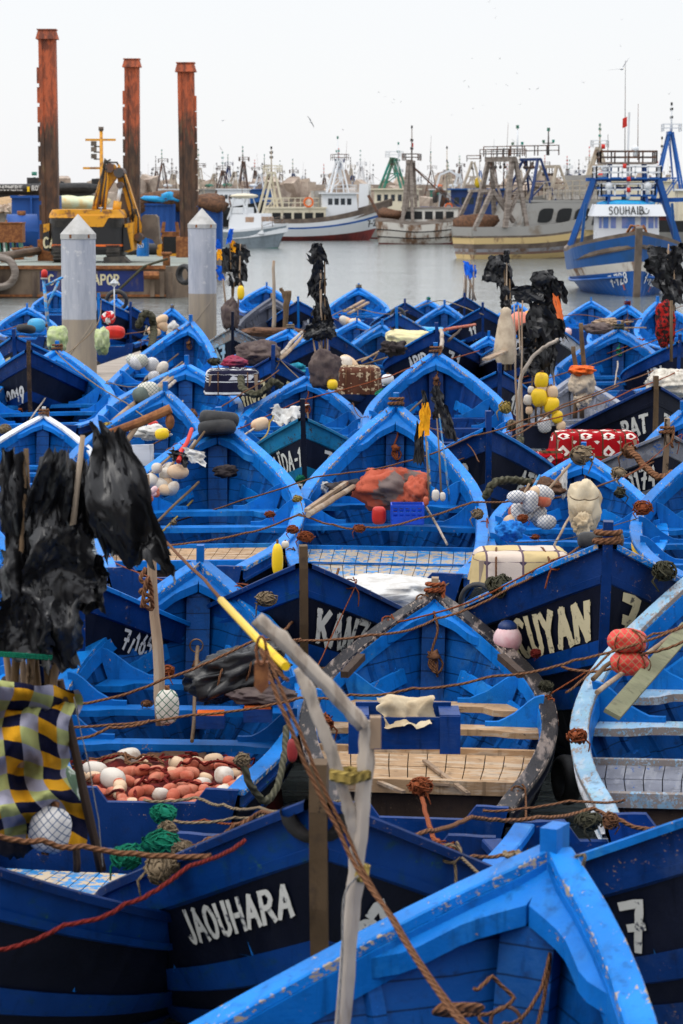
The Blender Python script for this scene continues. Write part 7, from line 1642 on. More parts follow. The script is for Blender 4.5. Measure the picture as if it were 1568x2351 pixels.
# ---- timber frame close to the camera ----
def frame_():
    Y = 11.0; t = thing('timber_crane', 'blurred grey timber crane frame close to the camera with rope pulley', 'timber frame', Q(780, 2380, Y)); f = Q(780, 2380, Y)
    def tb(name, pts, r_, m_='driftwood'):
        g = G(); sp = smooth_path([Q(*p)-f for p in pts], 9, 0, .003); g.tube(sp, [r_*(1+.16*noise.noise(Vector((i*.35, r_*90, 0)))+(.22 if i % 11 == 5 else 0)) for i in range(len(sp))], n=10, rough=.05); g.build(name, m_, t)
    M['palewood'] = paint('pale_peeled_wood', (.42, .36, .30), under=(.16, .10, .07), wear=.4, second=(.30, .24, .19), dirty=.5, rough=.8, stretch=(3, 3, .6), grain=.5)
    M['greywood'] = paint('grey_peeled_wood', (.30, .28, .26), under=(.12, .07, .05), wear=.4, dirty=.5, rough=.8, stretch=(3, 3, .6), grain=.5)
    tb('post', [(845, 1655, Y), (832, 1850, Y), (808, 2100, Y), (775, 2500, Y)], .034, 'palewood')
    tb('boom', [(590, 1420, Y-.1), (700, 1520, Y-.1), (835, 1668, Y-.06)], .031, 'palewood')
    tb('brace', [(688, 1535, Y+.05), (728, 1640, Y), (765, 1740, Y-.02), (800, 1855, Y-.02), (822, 1960, Y+.02)], .026, 'palewood')
    g = G(); g.box(Q(862, 1680, Y)-f, (.045, .06, .13)); g.build('end_block', 'driftwood', t)
    g = G(); c0, c1 = Q(760, 1772, Y-.04)-f, Q(846, 1775, Y-.04)-f
    for q in range(4): g.tube([c0+Vector((0, 0, -.008*q)), c0.lerp(c1, .5)+Vector((0, -.05, -.01*q)), c1+Vector((0, .0, -.006*q)), c0.lerp(c1, .5)+Vector((0, .07, 0)), c0], .014, n=6)
    g.build('tape_lashing', 'rope_yellow', t)
    g = G(); g.tube([Q(830, 1985, Y-.0)-f, Q(826, 2020, Y)-f], .038, n=10); g.build('tape_band', 'rope_yellow', t)
    g = G(); p = Q(600, 1510, Y)-f; g.tube([p+Vector((.02*math.cos(a), 0, .06*math.sin(a)+.03)) for a in [math.pi*2*i/14 for i in range(15)]], .007, n=6); g.prism([p+Vector(v) for v in ((-.028, 0, -.02), (.028, 0, -.02), (.03, 0, -.12), (0, 0, -.15), (-.03, 0, -.12))], (0, .05, 0)); g.build('pulley_block', 'rust', t, recalc=True)
    g = G(); g.tube(smooth_path([Q(*p)-f for p in ((822, 2010, Y-.05), (790, 2060, Y-.05), (785, 2200, Y-.05), (772, 2400, Y-.05))], 6), .005, n=5); g.build('white_cord', 'rope_white', t)
frame_()
# coil on the foreground boat's thwart
g = G(); pts = []
for i in range(70): a = i*.42; pts.append(Q(1045+50*math.cos(a)+i*.2, 2325+16*math.sin(a)-i*.2, 10.9)+Vector((0, .06*math.sin(a), 0)))
g.tube(pts, .013, n=6); tag(g.build('rope_coil', 'rope'), 'coil of brown rope on the foreground thwart', 'rope')
rope('brown rope trailing from the coil up the foreground boat side', [(1090, 2270, 11.0), (1130, 2240, 11.1), (1180, 2290, 11.1), (1100, 2330, 11), (1160, 2350, 11), (1230, 2290, 11.3), (1262, 2190, 11.5), (1250, 2280, 11.4), (1230, 2360, 11.2)], .012)
def bottle():
    p = Q(975, 2200, 11.8); t = thing('plastic_bottle', 'small clear bottle with pink label on the foreground boat frame', 'bottle', p); g = G(); gm = plain('clear_plastic', (.55, .6, .65), .15)
    g.tube([(0, 0, -.05), (0, 0, .03), (0, 0, .05), (0, 0, .065)], [.026, .026, .014, .012], n=12); g.build('body', gm, t); g = G(); g.tube([(0, 0, -.03), (0, 0, .01)], [.027, .027], n=12, caps=False); g.build('label', plain('pink_label', (.5, .08, .25), .5), t); g = G(); g.cyl((0, 0, .065), (0, 0, .08), .014); g.build('cap', 'v_white', t)
bottle()
# ---- tyres on the boats ----
tyre('tyre', 'cut black tyre slung on the JAOUHARA stem', Q(727, 1858, 12.72), (0, 1, .3), .185, .052, cutoff=.52, start=.24)
tyre('tyre', 'worn tyre lying flat over the ACUYAN stem', Q(1379, 1240, 22.6), (0, .12, 1), .205, .062)
tyre('tyre', 'thin tyre hanging left of the ACUYAN boat', Q(1098, 1382, 22.4), (.35, 1, 0), .175, .032)
tyre('tyre', 'blue splashed black tyre on the bow behind the black flags', Q(503, 962, 33.4), (.1, .1, 1), .26, .085)
tyre('tyre', 'second black tyre under the blue splashed one', Q(498, 982, 33.3), (-.1, .15, 1), .25, .08)
tyre('tyre', 'black tyre ring hanging on the 711 stem', Q(913, 723, 66), (0, 1, 0), .2, .06)
tyre('tyre', 'small tyre over the HBIKE stem', Q(60, 755, 53), (.1, .2, 1), .2, .06)
tyre('tyre', 'half hidden tyre over the fuel can boat bow', Q(268, 690, 76), (0, 1, .3), .34, .08)
for lb, (x, y, Y), ax in (('black tyre hanging between the black rimmed and pale boats', (1290, 1600, 18.6), (1, .3, 0)), ('lower black tyre between the black rimmed and pale boats', (1300, 1730, 17.3), (1, .3, 0)), ('black tyre at the rim of the fuel can boat', (325, 790, 60), (1, .2, 0))): tyre('tyre', lb, P(x, y+60, .32), ax, .2, .06)
_pb = buoy('pink and navy round buoy hanging beside the ACUYAN hull', Q(1165, 1468, 21.6), .118, 'pinkbuoy', sq=1, h=1.05); g = G(); g.ball((0, 0, .10), (.08, .08, .06), n=14, k=8); g.build('collar', 'v_dblue', _pb)
buoy('long yellow fender between the two middle boats', Q(637, 1285, 27.8), .06, 'yellow', h=2.9, sq=.8); buoy('grey rope ball hanging above the long yellow fender', Q(655, 1250, 28), .04, 'float_wh', h=1)
buoy('ribbed red fender between floats boat and black rimmed boat', Q(671, 1722, 17.6), .036, plain('dull_red_coil', (.28, .02, .02), .6), h=2.2)
# ---- black rimmed boat ----
def bait_box():
    c = Q(927, 1655, 18.2); t = thing('bait_box', 'open dark blue wooden bait box across the black rimmed boat', 'box', c); k = mpp(18.2)
    for sx in (-1, 1): g = G(); g.box((sx*.31, 0, .06), (.14, .34, .03)); g.box((sx*.31, -.18, -.06), (.14, .03, .26)); g.build('side_flap', 'blue_dark', t)
    g = G(); g.box((0, -.17, -.05), (.50, .03, .22)); g.build('front_board', 'blue_dark', t); g = G(); g.box((0, .17, .0), (.66, .03, .2)); g.build('back_board', 'blue_dark', t)
    g = G(); g.box((0, 0, -.12), (.5, .3, .02)); g.build('bottom', 'v_dark', t)
    g = G(); crumple(g, (.01, -.10, .20), (1, 0, 0), (.05, -.55, -.75), .40, .24, 3, .07, 22, rag=.06, fold=1.5, taper=.2); tag(g.build('canvas', 'cloth_cream'), 'cream torn canvas lying over the bait box', 'canvas').location = c
bait_box()
root_, h_ = BOATS['blackrim']
def on_deck(key, t, y, dz=0.0): root, h = BOATS[key]; return root.matrix_basis @ Vector((h.X(t), y*h.hb(t), h.sheer(.85)-.13*h.k+dz))
for lb, a, b_ in (('left diagonal batten on the planked deck', (.80, -.42), (.58, .02)), ('right diagonal batten on the planked deck', (.80, .2), (.62, .78)), ('short straight batten on the planked deck', (.74, -.22), (.73, .28))): p, q = on_deck('blackrim', a[0], a[1], .025), on_deck('blackrim', b_[0], b_[1], .025); g = G(); g.beam(p, q, .035, .02); tag(g.build('batten', 'driftwood'), lb, 'batten')
g = G(); p = on_deck('blackrim', .745, .05, .03); g.box(p, (.05, .03, .04)); g.u = {}; g.tube([p+Vector((.018*math.cos(a), 0, .02+.02*math.sin(a))) for a in [math.pi*i/6 for i in range(7)]], .004, n=5); tag(g.build('padlock', plain('brass', (.5, .33, .08), .35, metal=.8)), 'small brass padlock on the deck hatch', 'padlock')
for sx, lb in ((-1, 'dark splintered block left of the fore thwart'), (1, 'dark splintered block right of the fore thwart')):
    p = Q(992+sx*177, 1533, 19.9); g = G(); g.beam(p+Vector((sx*.08, -.18, -.02)), p+Vector((-sx*.05, .2, .05)), .06, .05); tag(g.build('wooden_block', 'darkwood'), lb, 'block')
# ---- centre boat ----
lump('rust red and grey tarpaulin heaped in the central boat', 'tarpaulin', Q(900, 1122, 31.6), (.38, .3, .22), 'cloth_red', 11, folds=.34)
lump('rust red tarpaulin end spread towards the marker sticks', 'tarpaulin', Q(958, 1128, 31.3), (.14, .2, .17), 'cloth_red', 12, folds=.3); lump('dark brown bundled cloth left of the red tarpaulin', 'cloth', Q(797, 1120, 32), (.22, .2, .08), 'cloth_dark', 13, folds=.4)
lump('small crumpled white paper in the central boat', 'paper', Q(742, 1117, 32.4), (.06, .05, .06), 'cloth_white', 14, folds=.4)
pole('round grey spar resting in the central boat', Q(707, 1182, 29.3), Q(815, 1118, 31.5), .036, 'driftwood'); g = G(); g.beam(Q(703, 1172, 29.4), Q(795, 1108, 31.6), .05, .04); tag(g.build('plank', 'driftwood'), 'square grey spar beside the round one', 'plank')
def crate(label, c, d, mat):
    t = thing('fish_crate', label, 'crate', c); x, y, z = d; g = G(); g.box((0, 0, -z/2), (x, y, .012)); g.build('base', mat, t)
    for q, (cx, cy, sx, sy) in enumerate(((0, -y/2, x, .014), (0, y/2, x, .014), (-x/2, 0, .014, y), (x/2, 0, .014, y))):
        g = G(); g.box((cx, cy, z*.42), (sx, sy, z*.16)); g.box((cx, cy, -z*.3), (sx, sy, z*.4)); g.box((cx, cy, .08*z), (sx*.98, sy*.98, z*.12))
        for i in range(6): g.box((cx+(x*(i/5-.5)*.95 if sx > .1 else 0), cy+(y*(i/5-.5)*.95 if sy > .1 else 0), .1*z), (.02, .02, z*.75))
        g.build('side', mat, t)
M['crateblue'] = plain('crate_blue_plastic', (.005, .06, .50), .4); crate('blue plastic fish crate under the central boat thwart', Q(935, 1178, 30.4), (.36, .3, .22), 'crateblue')
lump('dull red can under the central thwart', 'can', Q(870, 1183, 30.6), (.08, .08, .1), 'redplastic', 3, folds=.03, sq=.6)
def stick_flags(label, sticks, flags, Y, seed):
    f = Q(sticks[0][0], sticks[0][1], Y); t = thing('marker_flags', label, 'flag markers', f); rr = random.Random(seed)
    for x0, y0, x1, y1, m_ in sticks: g = G(); g.tube([Q(x0, y0, Y)-f, Q((x0+x1)/2+1, (y0+y1)/2, Y)-f, Q(x1, y1, Y)-f], [2.6*mpp(Y), 2.2*mpp(Y), 1.6*mpp(Y)], n=7); g.build('stick', m_, t)
    for x, y, w_, h_, m_, *o in flags:
        g = G(); tp = o[0] if o else rr.uniform(0, .5)
        crumple(g, Q(x, y, Y+rr.uniform(-.1, .05))-f, (1, rr.uniform(-.5, .5), rr.uniform(-.3, .3)), (rr.uniform(-.25, .25), rr.uniform(-.2, .2), -1), w_*mpp(Y), h_*mpp(Y), seed*17+int(x+y), amp=min(w_, h_)*mpp(Y)*.20, n=8, rag=.16, fold=1.5, crisp=(.3 if m_ in ('bag', 'flag_yellow', 'flag_blue') else 0), peak=.35, taper=tp); g.build('flag', m_, t)
    return t, f
stick_flags('four blue flecked sticks with yellow and black flags in the central boat', [(985, 1150, 972, 915, 'driftwood'), (990, 1150, 976, 960, 'woodblue'), (1013, 1140, 1003, 960, 'driftwood'), (1032, 1150, 1008, 950, 'woodblue')], [(975, 925, 24, 75, 'flag_yellow', -.1), (962, 970, 22, 95, 'bag', -.2), (972, 895, 14, 60, 'bag'), (1000, 885, 34, 60, 'bag'), (1018, 930, 30, 75, 'bag'), (1002, 935, 20, 30, 'bag')], 31.2, 21)
for i, (x, y, r_, m_, lb) in enumerate(((1000, 1137, .045, 'float_wh', 'white float at the feet of the four sticks'), (1016, 1140, .035, 'float_wh', 'small white float right of its twin'), (978, 1150, .035, 'float_or', 'orange float left of the white ones'))): buoy(lb, Q(x, y, 31), r_, m_, h=1.5)
# ---- bundle boat ----
lump('cream canvas bundle tied round an engine', 'bundle', Q(1342, 1160, 29.6), (.17, .18, .27), 'cloth_cream', 31, folds=.2, sq=.85); rope('twine round the cream canvas bundle', [(1309, 1140, 29.3), (1342, 1146, 29.15), (1374, 1140, 29.3)], .007, 'rope_tan', group=None); lump('tail of cream canvas hanging from the bundle', 'canvas', Q(1335, 1205, 29.3), (.09, .1, .10), 'cloth_cream', 35, folds=.45)
def float_bunch(label, x, y, Y, n, spread, mats, seed, r_=.07, sticks=()):
    c = Q(x, y, Y); t = thing('float_bunch', label, 'float bunch', c); rr = random.Random(seed); k = mpp(Y)
    for i in range(n):
        p = Vector((rr.uniform(-1, 1)*spread[0]*k, rr.uniform(-.15, .1), rr.uniform(-1, 1)*spread[1]*k)); buoy(None, p, r_*rr.uniform(.75, 1.15), mats[i % len(mats)], (rr.uniform(-1, 1), rr.uniform(-.4, .4), rr.uniform(-.6, 1)), rr.choice([.8, 1, .9]), h=rr.choice([1.0, 1.35, 1.5]), parent=t)
    for x0, y0, x1, y1, m_ in sticks: g = G(); g.tube([Q(x0, y0, Y-.1)-c, Q(x1, y1, Y+.1)-c], [.02, .014], n=7); g.build('stick', m_, t)
    return t
float_bunch('netted white and terracotta floats with sticks in the bundle boat', 1212, 1165, 29.8, 13, (42, 38), ['netted_white', 'netted_white', 'float_or', 'netted_white', 'float_cr'], 3, .085, [(1150, 1235, 1215, 1110, 'driftwood'), (1165, 1225, 1240, 1090, 'woodblue'), (1180, 1215, 1310, 1065, 'driftwood'), (1190, 1205, 1280, 1100, 'brownwood')])
lump('bright blue net bag under the netted floats', 'net bag', Q(1172, 1218, 29.2), (.13, .12, .10), clothmat('blue_net', (.02, .22, .65), (.01, .1, .4), 12, bscale=60, bs=1), 41, folds=.4)
lump('brown net heap behind the netted floats', 'net', Q(1250, 1120, 30.4), (.18, .2, .08), 'net_brown', 42, folds=.5); lump('white plastic rag hanging left of the cream bundle', 'rag', Q(1294, 1108, 30.3), (.035, .03, .13), 'cloth_white', 43, folds=.5)
M['b_red'] = pattern('red_white'); M['b_brown'] = pattern('brown_check'); M['b_navy'] = pattern('navy_white'); M['b_patch'] = pattern('patchwork')
def bbox(label, x0, x1, ytop, ybot, Y, depth, mat, seed, rz=0.0):
    a, b_ = Q(x0, ybot, Y), Q(x1, ybot, Y); c = (a+b_)/2; c.y += depth/2; z = Q(0, ytop, Y+depth*.3).z-c.z; return blanket_box(label, c, (b_.x-a.x, depth, z), M[mat], seed, rz)
bbox('box under a cream and violet patchwork blanket beside the ACUYAN boat', 1096, 1305, 1266, 1350, 24.6, .75, 'b_patch', 2); bbox('box under a red and white patterned blanket in front of the grey boat', 1275, 1465, 992, 1075, 37, .8, 'b_red', 3); lump('loose end of the red and white blanket', 'blanket end', Q(1262, 1050, 36.6), (.18, .2, .12), 'b_red', 5, folds=.3); bbox('box under a brown chequered blanket right of the black flag pole', 775, 872, 842, 905, 47.5, .9, 'b_brown', 4); bbox('box under a navy blanket with white flowers and lines', 473, 590, 848, 908, 45.5, .9, 'b_navy', 5, R(4))
for o in bpy.data.objects:
    if o.type == 'MESH' and o.data.materials and o.data.materials[0] == M['b_red'] and 'uvp' not in o.data.attributes: set_uvp(o, lambda p: Vector((p.x, p.z, 0)))
# ---- pale boat at the right ----
for i, (x, y, lb) in enumerate(((1440, 1472, 'upper red netted float bundle on the pale boat'), (1446, 1520, 'lower red netted float bundle on the pale boat'))):
    c = Q(x, y, 18.9); t = thing('red_float', lb, 'float', c); g = G(); cloth_lump(g, (0, 0, 0), (.13, .12, .085), 50+i, folds=.10, sq=.8); g.build('bag', 'netted_red', t); g = G()
    for q in range(4): g.tube([Vector((.135*math.cos(a)*math.cos(q*.8), -.125*abs(math.cos(a))*1.0 if q < 2 else -.11*math.cos(a), .09*math.sin(a))) for a in [math.pi*(j/10-.5) for j in range(11)]], .005, n=4)
    g.build('netting', 'rope', t)
g = G(); g.beam(Q(1405, 1640, 17.8), Q(1580, 1440, 20), .12, .03, up=Vector((0, -1, .6))); tag(g.build('plank', paint('greenish_plank', (.20, .20, .12), under=(.3, .25, .18), wear=.5, rough=.8)), 'greenish grey plank leaning across the pale boat', 'plank')
pole('thin pole with the red floats towards the right edge', Q(1370, 1590, 18.4), Q(1580, 1430, 20), .018, 'driftwood'); pole('second thin pole under the red floats', Q(1360, 1560, 18.7), Q(1420, 1500, 19), .018, 'brownwood')
# ---- middle left clutter ----
pole('long grey pole laid over the left rim, upper one', Q(258, 968, 43), Q(432, 832, 50), .05, 'driftwood', .035); pole('long grey pole laid over the left rim, lower one', Q(262, 980, 42.5), Q(420, 850, 49), .05, 'driftwood', .035); pole('flat worn board under the two grey poles', Q(290, 978, 42), Q(400, 875, 47), .045, 'palewood', .03)
def davit():
    Y = 34; f = Q(250, 1000, Y); t = thing('rusty_davit', 'thick rusty pipe with a hanging pulley over the left boats', 'pipe', f); g = G(); g.tube([Q(243, 998, Y)-f, Q(320, 970, Y)-f, Q(392, 938, Y)-f], [.055, .06, .062], n=14); g.build('pipe', 'rust', t); g = G(); g.tube([Q(318, 972, Y)-f, Q(280, 1030, Y)-f, Q(255, 1080, Y)-f], .035, n=9); g.build('strut', 'driftwood', t)
    g = G(); g.ball(Q(390, 968, Y)-f, (.06, .05, .10), n=10); g.tube([Q(390, 940, Y)-f, Q(389, 962, Y)-f], .012, n=6); g.build('pulley_block', 'rust', t)
davit()
float_bunch('pale floats and rags among sticks on the diagonal boat', 340, 855, 52, 8, (35, 30), ['netted_white', 'float_wh', 'netted_green'], 5, .13, [(290, 930, 420, 830, 'driftwood'), (300, 900, 410, 812, 'brownwood'), (270, 950, 330, 900, 'driftwood')]); float_bunch('dark netted floats at the end of the diagonal bundle', 335, 905, 45, 4, (30, 14), ['netted_green', plain('grey_net_float', (.12, .15, .13), .8, bumpy=.4)], 6, .16)
float_bunch('stack of cream floats tied to poles right of the black flags', 375, 1085, 32.5, 12, (38, 42), ['float_wh', 'float_cr', 'float_wh'], 7, .085, [(330, 1150, 430, 1020, 'driftwood'), (345, 1150, 450, 1010, 'palewood'), (320, 1110, 400, 1040, 'driftwood'), (420, 1060, 470, 990, 'brownwood')]); float_bunch('small pink floats below the cream stack', 350, 1130, 31.5, 5, (16, 20), ['float_or', 'pinkbuoy'], 8, .04)
g = G(); crumple(g, Q(445, 1032, 32.4), (1, 0, -.25), (.1, -.3, -.9), .26, .17, 4, .03, 14, rag=.15); tag(g.build('white_rag', 'cloth_white'), 'stiff white rag on the poles of the tyre boat', 'rag'); g = G(); crumple(g, Q(410, 1035, 32.3), (1, 0, -.3), (.1, -.3, -.9), .22, .14, 5, .05, 14, rag=.3); tag(g.build('black_rag', 'bag'), 'torn black plastic by the white rag', 'rag')
pole('red ended pole leaning in the tyre boat', Q(408, 1060, 32.2), Q(440, 985, 32.8), .03, 'redplastic'); lump('dark rag on the front shelf of the tyre boat', 'rag', Q(518, 1082, 33), (.14, .1, .07), 'cloth_dark', 60, folds=.4)
lump('white plastic cans and bottles heaped in the pipe boat', 'cans', Q(345, 992, 38), (.22, .2, .09), 'cloth_white', 61, folds=.4); buoy('yellow can beside the white ones', Q(372, 996, 37.6), .08, 'yellow', (1, 0, .2)); buoy('red handle can left of the yellow can', Q(352, 975, 38.4), .06, 'redplastic', (1, 0, 0))
pbox('white and navy painted board with a red square left of the tyre boat', Q(322, 1045, 33.2), (.34, .04, .26), 'whitepaint', R(20), 'board', 'painted_board')
buoy('cream worn buoy on a stick in the white sheet boat', Q(597, 974, 39), .095, 'float_cr', (1, .2, .35), h=1.4); pole('stick through the cream worn buoy', Q(558, 1000, 38.6), Q(590, 980, 39), .016, 'palewood')
g = G(); crumple(g, Q(660, 934, 42.5), (1, 0, .05), (0, -.7, -.75), .42, .34, 9, .09, 24, rag=.4, fold=1.8); tag(g.build('white_sheet', 'cloth_white'), 'crumpled white sheet lying on a thwart', 'sheet')
# ---- middle: black flag pole ----
t_, f_ = stick_flags('tall narrow black flag bunch on a cane bundle in the middle', [(742, 872, 726, 740, 'driftwood'), (738, 872, 736, 600, 'driftwood'), (732, 870, 716, 760, 'driftwood'), (746, 870, 745, 575, 'brownwood'), (750, 868, 752, 760, 'driftwood'), (728, 872, 742, 745, 'palewood'), (740, 872, 732, 560, 'driftwood')],
 [(728, 558, 34, 46, 'bag', -.4), (735, 590, 30, 60, 'bag'), (730, 622, 40, 60, 'bag'), (740, 640, 34, 50, 'bag'), (735, 672, 40, 70, 'bag', .1), (728, 700, 46, 60, 'bag', 0), (736, 728, 60, 50, 'bag', .1), (722, 742, 60, 34, 'bag', .1), (745, 735, 50, 44, 'bag', .2)], 45.5, 3)
lump('grey brown sacking wrapped round the foot of the cane bundle', 'sacking', Q(745, 848, 45.2), (.24, .22, .30), 'cloth_grey', 70, folds=.26, sq=.9); buoy('small yellow float below the grey brown sacking', Q(763, 883, 45), .09, 'yellow', h=1)
lump('grey brown cloth draped over gear on the dark boat', 'cloth', Q(592, 812, 52), (.42, .5, .22), 'cloth_grey', 71, folds=.25); lump('crimson cloth left of the grey brown one', 'cloth', Q(538, 832, 51), (.22, .3, .10), clothmat('crimson_cloth', (.28, .02, .05), (.2, .05, .08)), 72, folds=.3)
pole('pale oar shaft crossing to the black flag bunch, upper', Q(615, 838, 51), Q(696, 762, 56), .05, 'palewood', .03, cat='oar', name='oar'); pole('pale oar shaft crossing to the black flag bunch, lower', Q(625, 842, 50.6), Q(702, 768, 55.6), .045, 'driftwood', .03, cat='oar', name='oar')
lump('turquoise net in the dark boat by the oars', 'net', Q(680, 850, 50), (.22, .25, .10), clothmat('turquoise_net', (.02, .26, .34), (.01, .12, .2), 10, bscale=50, bs=1), 73, folds=.5)
float_bunch('cream and terracotta floats on the brown chequered box', 800, 836, 48.5, 3, (16, 2), ['float_cr', 'float_or', 'float_wh'], 9, .14, [(800, 835, 868, 812, 'driftwood'), (820, 842, 890, 820, 'brownwood'), (830, 830, 870, 806, 'driftwood')]); buoy('white drum lid right of the brown chequered box', Q(890, 872, 47), .11, 'v_white', h=.9)
lump('crumpled pale yellow sheet stretched over a boat', 'sheet', Q(936, 782, 62), (.48, .6, .22), 'tarp_yel', 74, folds=.16, sq=.6); lump('bright blue plastic sheet behind the pale yellow one', 'sheet', Q(975, 764, 66), (.5, .5, .14), 'tarp_blue', 75, folds=.2, sq=.7); buoy('orange can right of the pale yellow sheet', Q(964, 812, 60), .16, 'orange', h=1.2)
# ---- yellow buoy bunch and the black flags over it ----
stick_flags('broad black flags with an orange strip over the yellow buoys', [(1200, 1005, 1190, 700, 'driftwood'), (1213, 980, 1236, 690, 'driftwood'), (1240, 980, 1255, 720, 'driftwood'), (1252, 985, 1262, 760, 'brownwood'), (1262, 985, 1248, 760, 'driftwood'), (1275, 985, 1268, 800, 'driftwood'), (1230, 980, 1228, 820, 'brownwood')],
 [(1243, 622, 62, 60, 'bag', -.1), (1205, 655, 80, 42, 'bag', 0), (1258, 652, 56, 80, 'bag', 0), (1280, 640, 40, 60, 'bag'), (1240, 700, 80, 80, 'bag', 0), (1272, 705, 36, 70, 'bag'), (1220, 740, 60, 60, 'bag'), (1245, 765, 90, 90, 'bag', .1), (1215, 800, 60, 60, 'bag'), (1262, 780, 40, 80, 'bag'), (1274, 675, 16, 60, 'orange', 0)], 41, 5)
g = G(); g.tube(smooth_path(V((1193, 985, 40.4), (1191, 900, 40.4), (1203, 850, 40.4), (1235, 808, 40.4), (1262, 790, 40.4), (1282, 780, 40.4)), 5, 0, .008), .028, n=8); tag(g.build('driftwood_branch', 'palewood'), 'white bent branch arching over the yellow buoys', 'branch')
YB = [(1243, 873, .105, 'yellow', 'uppermost yellow buoy with blue patches'), (1238, 912, .125, 'yellow', 'large yellow buoy with blue patches in the middle'), (1266, 930, .115, 'yellow', 'plain yellow buoy low on the right'), (1279, 957, .085, 'yellow', 'small plain yellow buoy at the lower right'), (1243, 893, .08, 'float_cr', 'cream buoy between two yellow ones'), (1212, 918, .07, 'float_wh', 'white buoy left of the large yellow one'), (1268, 900, .085, 'float_cr', 'peach coloured buoy right of the large yellow one'), (1215, 942, .055, 'float_cr', 'small cream float at the left foot'), (1250, 975, .105, 'netted_white', 'white buoy in blue netting at the foot of the sticks'), (1288, 978, .07, 'float_cr', 'cream jug float at the lower right'), (1219, 895, .05, 'float_wh', 'small white float top left of the bunch')]
for x, y, r_, m_, lb in YB: buoy(lb, Q(x, y, 40.6), r_, m_, (random.Random(x).uniform(-.2, .2), 0, 1), .7, 'buoys hanging on the stick bunch', h=1.15)
pbox('dark navy wooden box below the yellow buoys', Q(1232, 1000, 41), (.62, .5, .34), 'navy', 0, 'box', 'wooden_box')
g = G(); g.tube(smooth_path([Q(1190+5*math.sin(i*1.9), 985+2*i*math.sin(i), 40) for i in range(12)], 4), .008, n=5); tag(g.build('cord', 'rope_white'), 'loose white cord on the tall stick left of the yellow buoys', 'cord')
for x0, y0, x1, y1, lb in ((1187, 1010, 1181, 700, 'tall thin stick left of the yellow buoys'), (1197, 1000, 1199, 690, 'second tall thin stick left of the yellow buoys')): pole(lb, Q(x0, y0, 40.3), Q(x1, y1, 40.3), .018, 'driftwood', .010)
stick_flags('black flags on a pole wrapped in beige cloth', [(1165, 850, 1157, 610, 'brownwood'), (1160, 850, 1163, 600, 'driftwood'), (1172, 850, 1170, 640, 'brownwood')], [(1140, 585, 50, 60, 'bag', 0), (1135, 605, 44, 40, 'bag', -.2), (1160, 605, 44, 60, 'bag'), (1158, 650, 34, 50, 'bag'), (1160, 690, 30, 40, 'bag'), (1163, 575, 16, 30, 'bag', -.3)], 55, 6)
g = G(); rr = random.Random(2); rows = [[Q(1161, y, 54.8)+Vector((w_*mpp(54.8)*math.cos(a)*(1+.08*math.sin(a*5+y)), w_*mpp(54.8)*math.sin(a), 0)) for a in [2*math.pi*i/26 for i in range(26)]] for y, w_ in ((705, 4), (712, 13), (722, 12), (735, 16), (760, 20), (785, 24), (815, 27), (835, 18))]
g.grid(rows, 0, closeu=True); tag(g.build('beige_wrap', 'cloth_beige'), 'beige sackcloth cone wrapped round the flag pole', 'sackcloth')
buoy('coral pink round buoy beside the beige cone', Q(1193, 742, 56), .25, plain('coral', (.75, .22, .14), .4), h=1, sq=1); buoy('yellow orange round buoy behind the black flags', Q(1222, 738, 57), .26, plain('amber', (.75, .33, .02), .4), h=1, sq=1); buoy('orange round buoy low behind the black flags', Q(1228, 770, 56), .22, 'orange', h=1, sq=1)
# ---- grey boat ----
def orange_bundle():
    Y = 43.5; c = Q(1336, 880, Y); t = thing('wrapped_bundle', 'cream cloth bundle with an orange rim lashed to two posts', 'bundle', c); g = G(); cloth_lump(g, (0, 0, 0), (.20, .18, .20), 80, folds=.22); g.build('cloth', 'cloth_beige', t); g = G(); cloth_lump(g, (0, -.02, .21), (.20, .19, .08), 81, folds=.3); g.build('orange_rim', plain('orange_cloth', (.75, .12, .01), .8), t); g = G(); cloth_lump(g, (.02, -.02, -.27), (.12, .12, .12), 82, folds=.35); g.build('cloth_tail', 'cloth_beige', t)
orange_bundle(); pole('tall brown post behind the orange rimmed bundle', Q(1338, 960, 43.8), Q(1337, 742, 43.8), .042, 'brownwood'); pole('shorter brown post left of the tall one', Q(1322, 960, 43.6), Q(1318, 795, 43.6), .042, 'brownwood')
# ---- right back ----
stick_flags('black flags and thin sticks at the right edge', [(1532, 800, 1530, 600, 'driftwood'), (1545, 790, 1548, 570, 'driftwood'), (1520, 780, 1535, 560, 'driftwood')], [(1510, 565, 70, 60, 'bag', 0), (1500, 590, 50, 40, 'bag', 0), (1530, 610, 80, 60, 'bag', .1), (1535, 640, 50, 60, 'bag'), (1555, 560, 50, 70, 'bag', 0), (1535, 680, 40, 36, 'bag'), (1545, 600, 60, 50, 'bag')], 52, 8)
g = G(); cloth_lump(g, Q(1527, 745, 51), (21*mpp(51), .2, 46*mpp(51)), 90, folds=.2, sq=.8); tag(g.build('leopard_cloth', 'leopard'), 'red and black spotted cloth wrapped round the right edge sticks', 'cloth'); g = G(); g.cyl(Q(1541, 690, 50.5), Q(1541, 830, 50.5), .03); tag(g.build('post', 'brownwood'), 'brown post right of the spotted cloth', 'post')
lump('white sack heap with twine at the right edge', 'sack', Q(1545, 880, 46), (.42, .5, .22), plain('white_sack', (.62, .58, .50), .9, c2=(.4, .36, .3), scale=10, bumpy=.3), 91, folds=.25)
lump('brown cloth heap in the white tipped boat', 'cloth', Q(1375, 755, 63), (.32, .3, .12), 'cloth_grey', 92, folds=.35)
for k, (a, b_, lb) in enumerate((((1380, 745), (1450, 738), 'scrap board lying highest in the far right boat'), ((1395, 752), (1480, 752), 'scrap board lying lowest in the far right boat'), ((1400, 730), (1440, 760), 'scrap board slanting in the far right boat'))): g = G(); g.beam(Q(*a, 66), Q(*b_, 67), .12, .03); tag(g.build('board', 'driftwood'), lb, 'board')
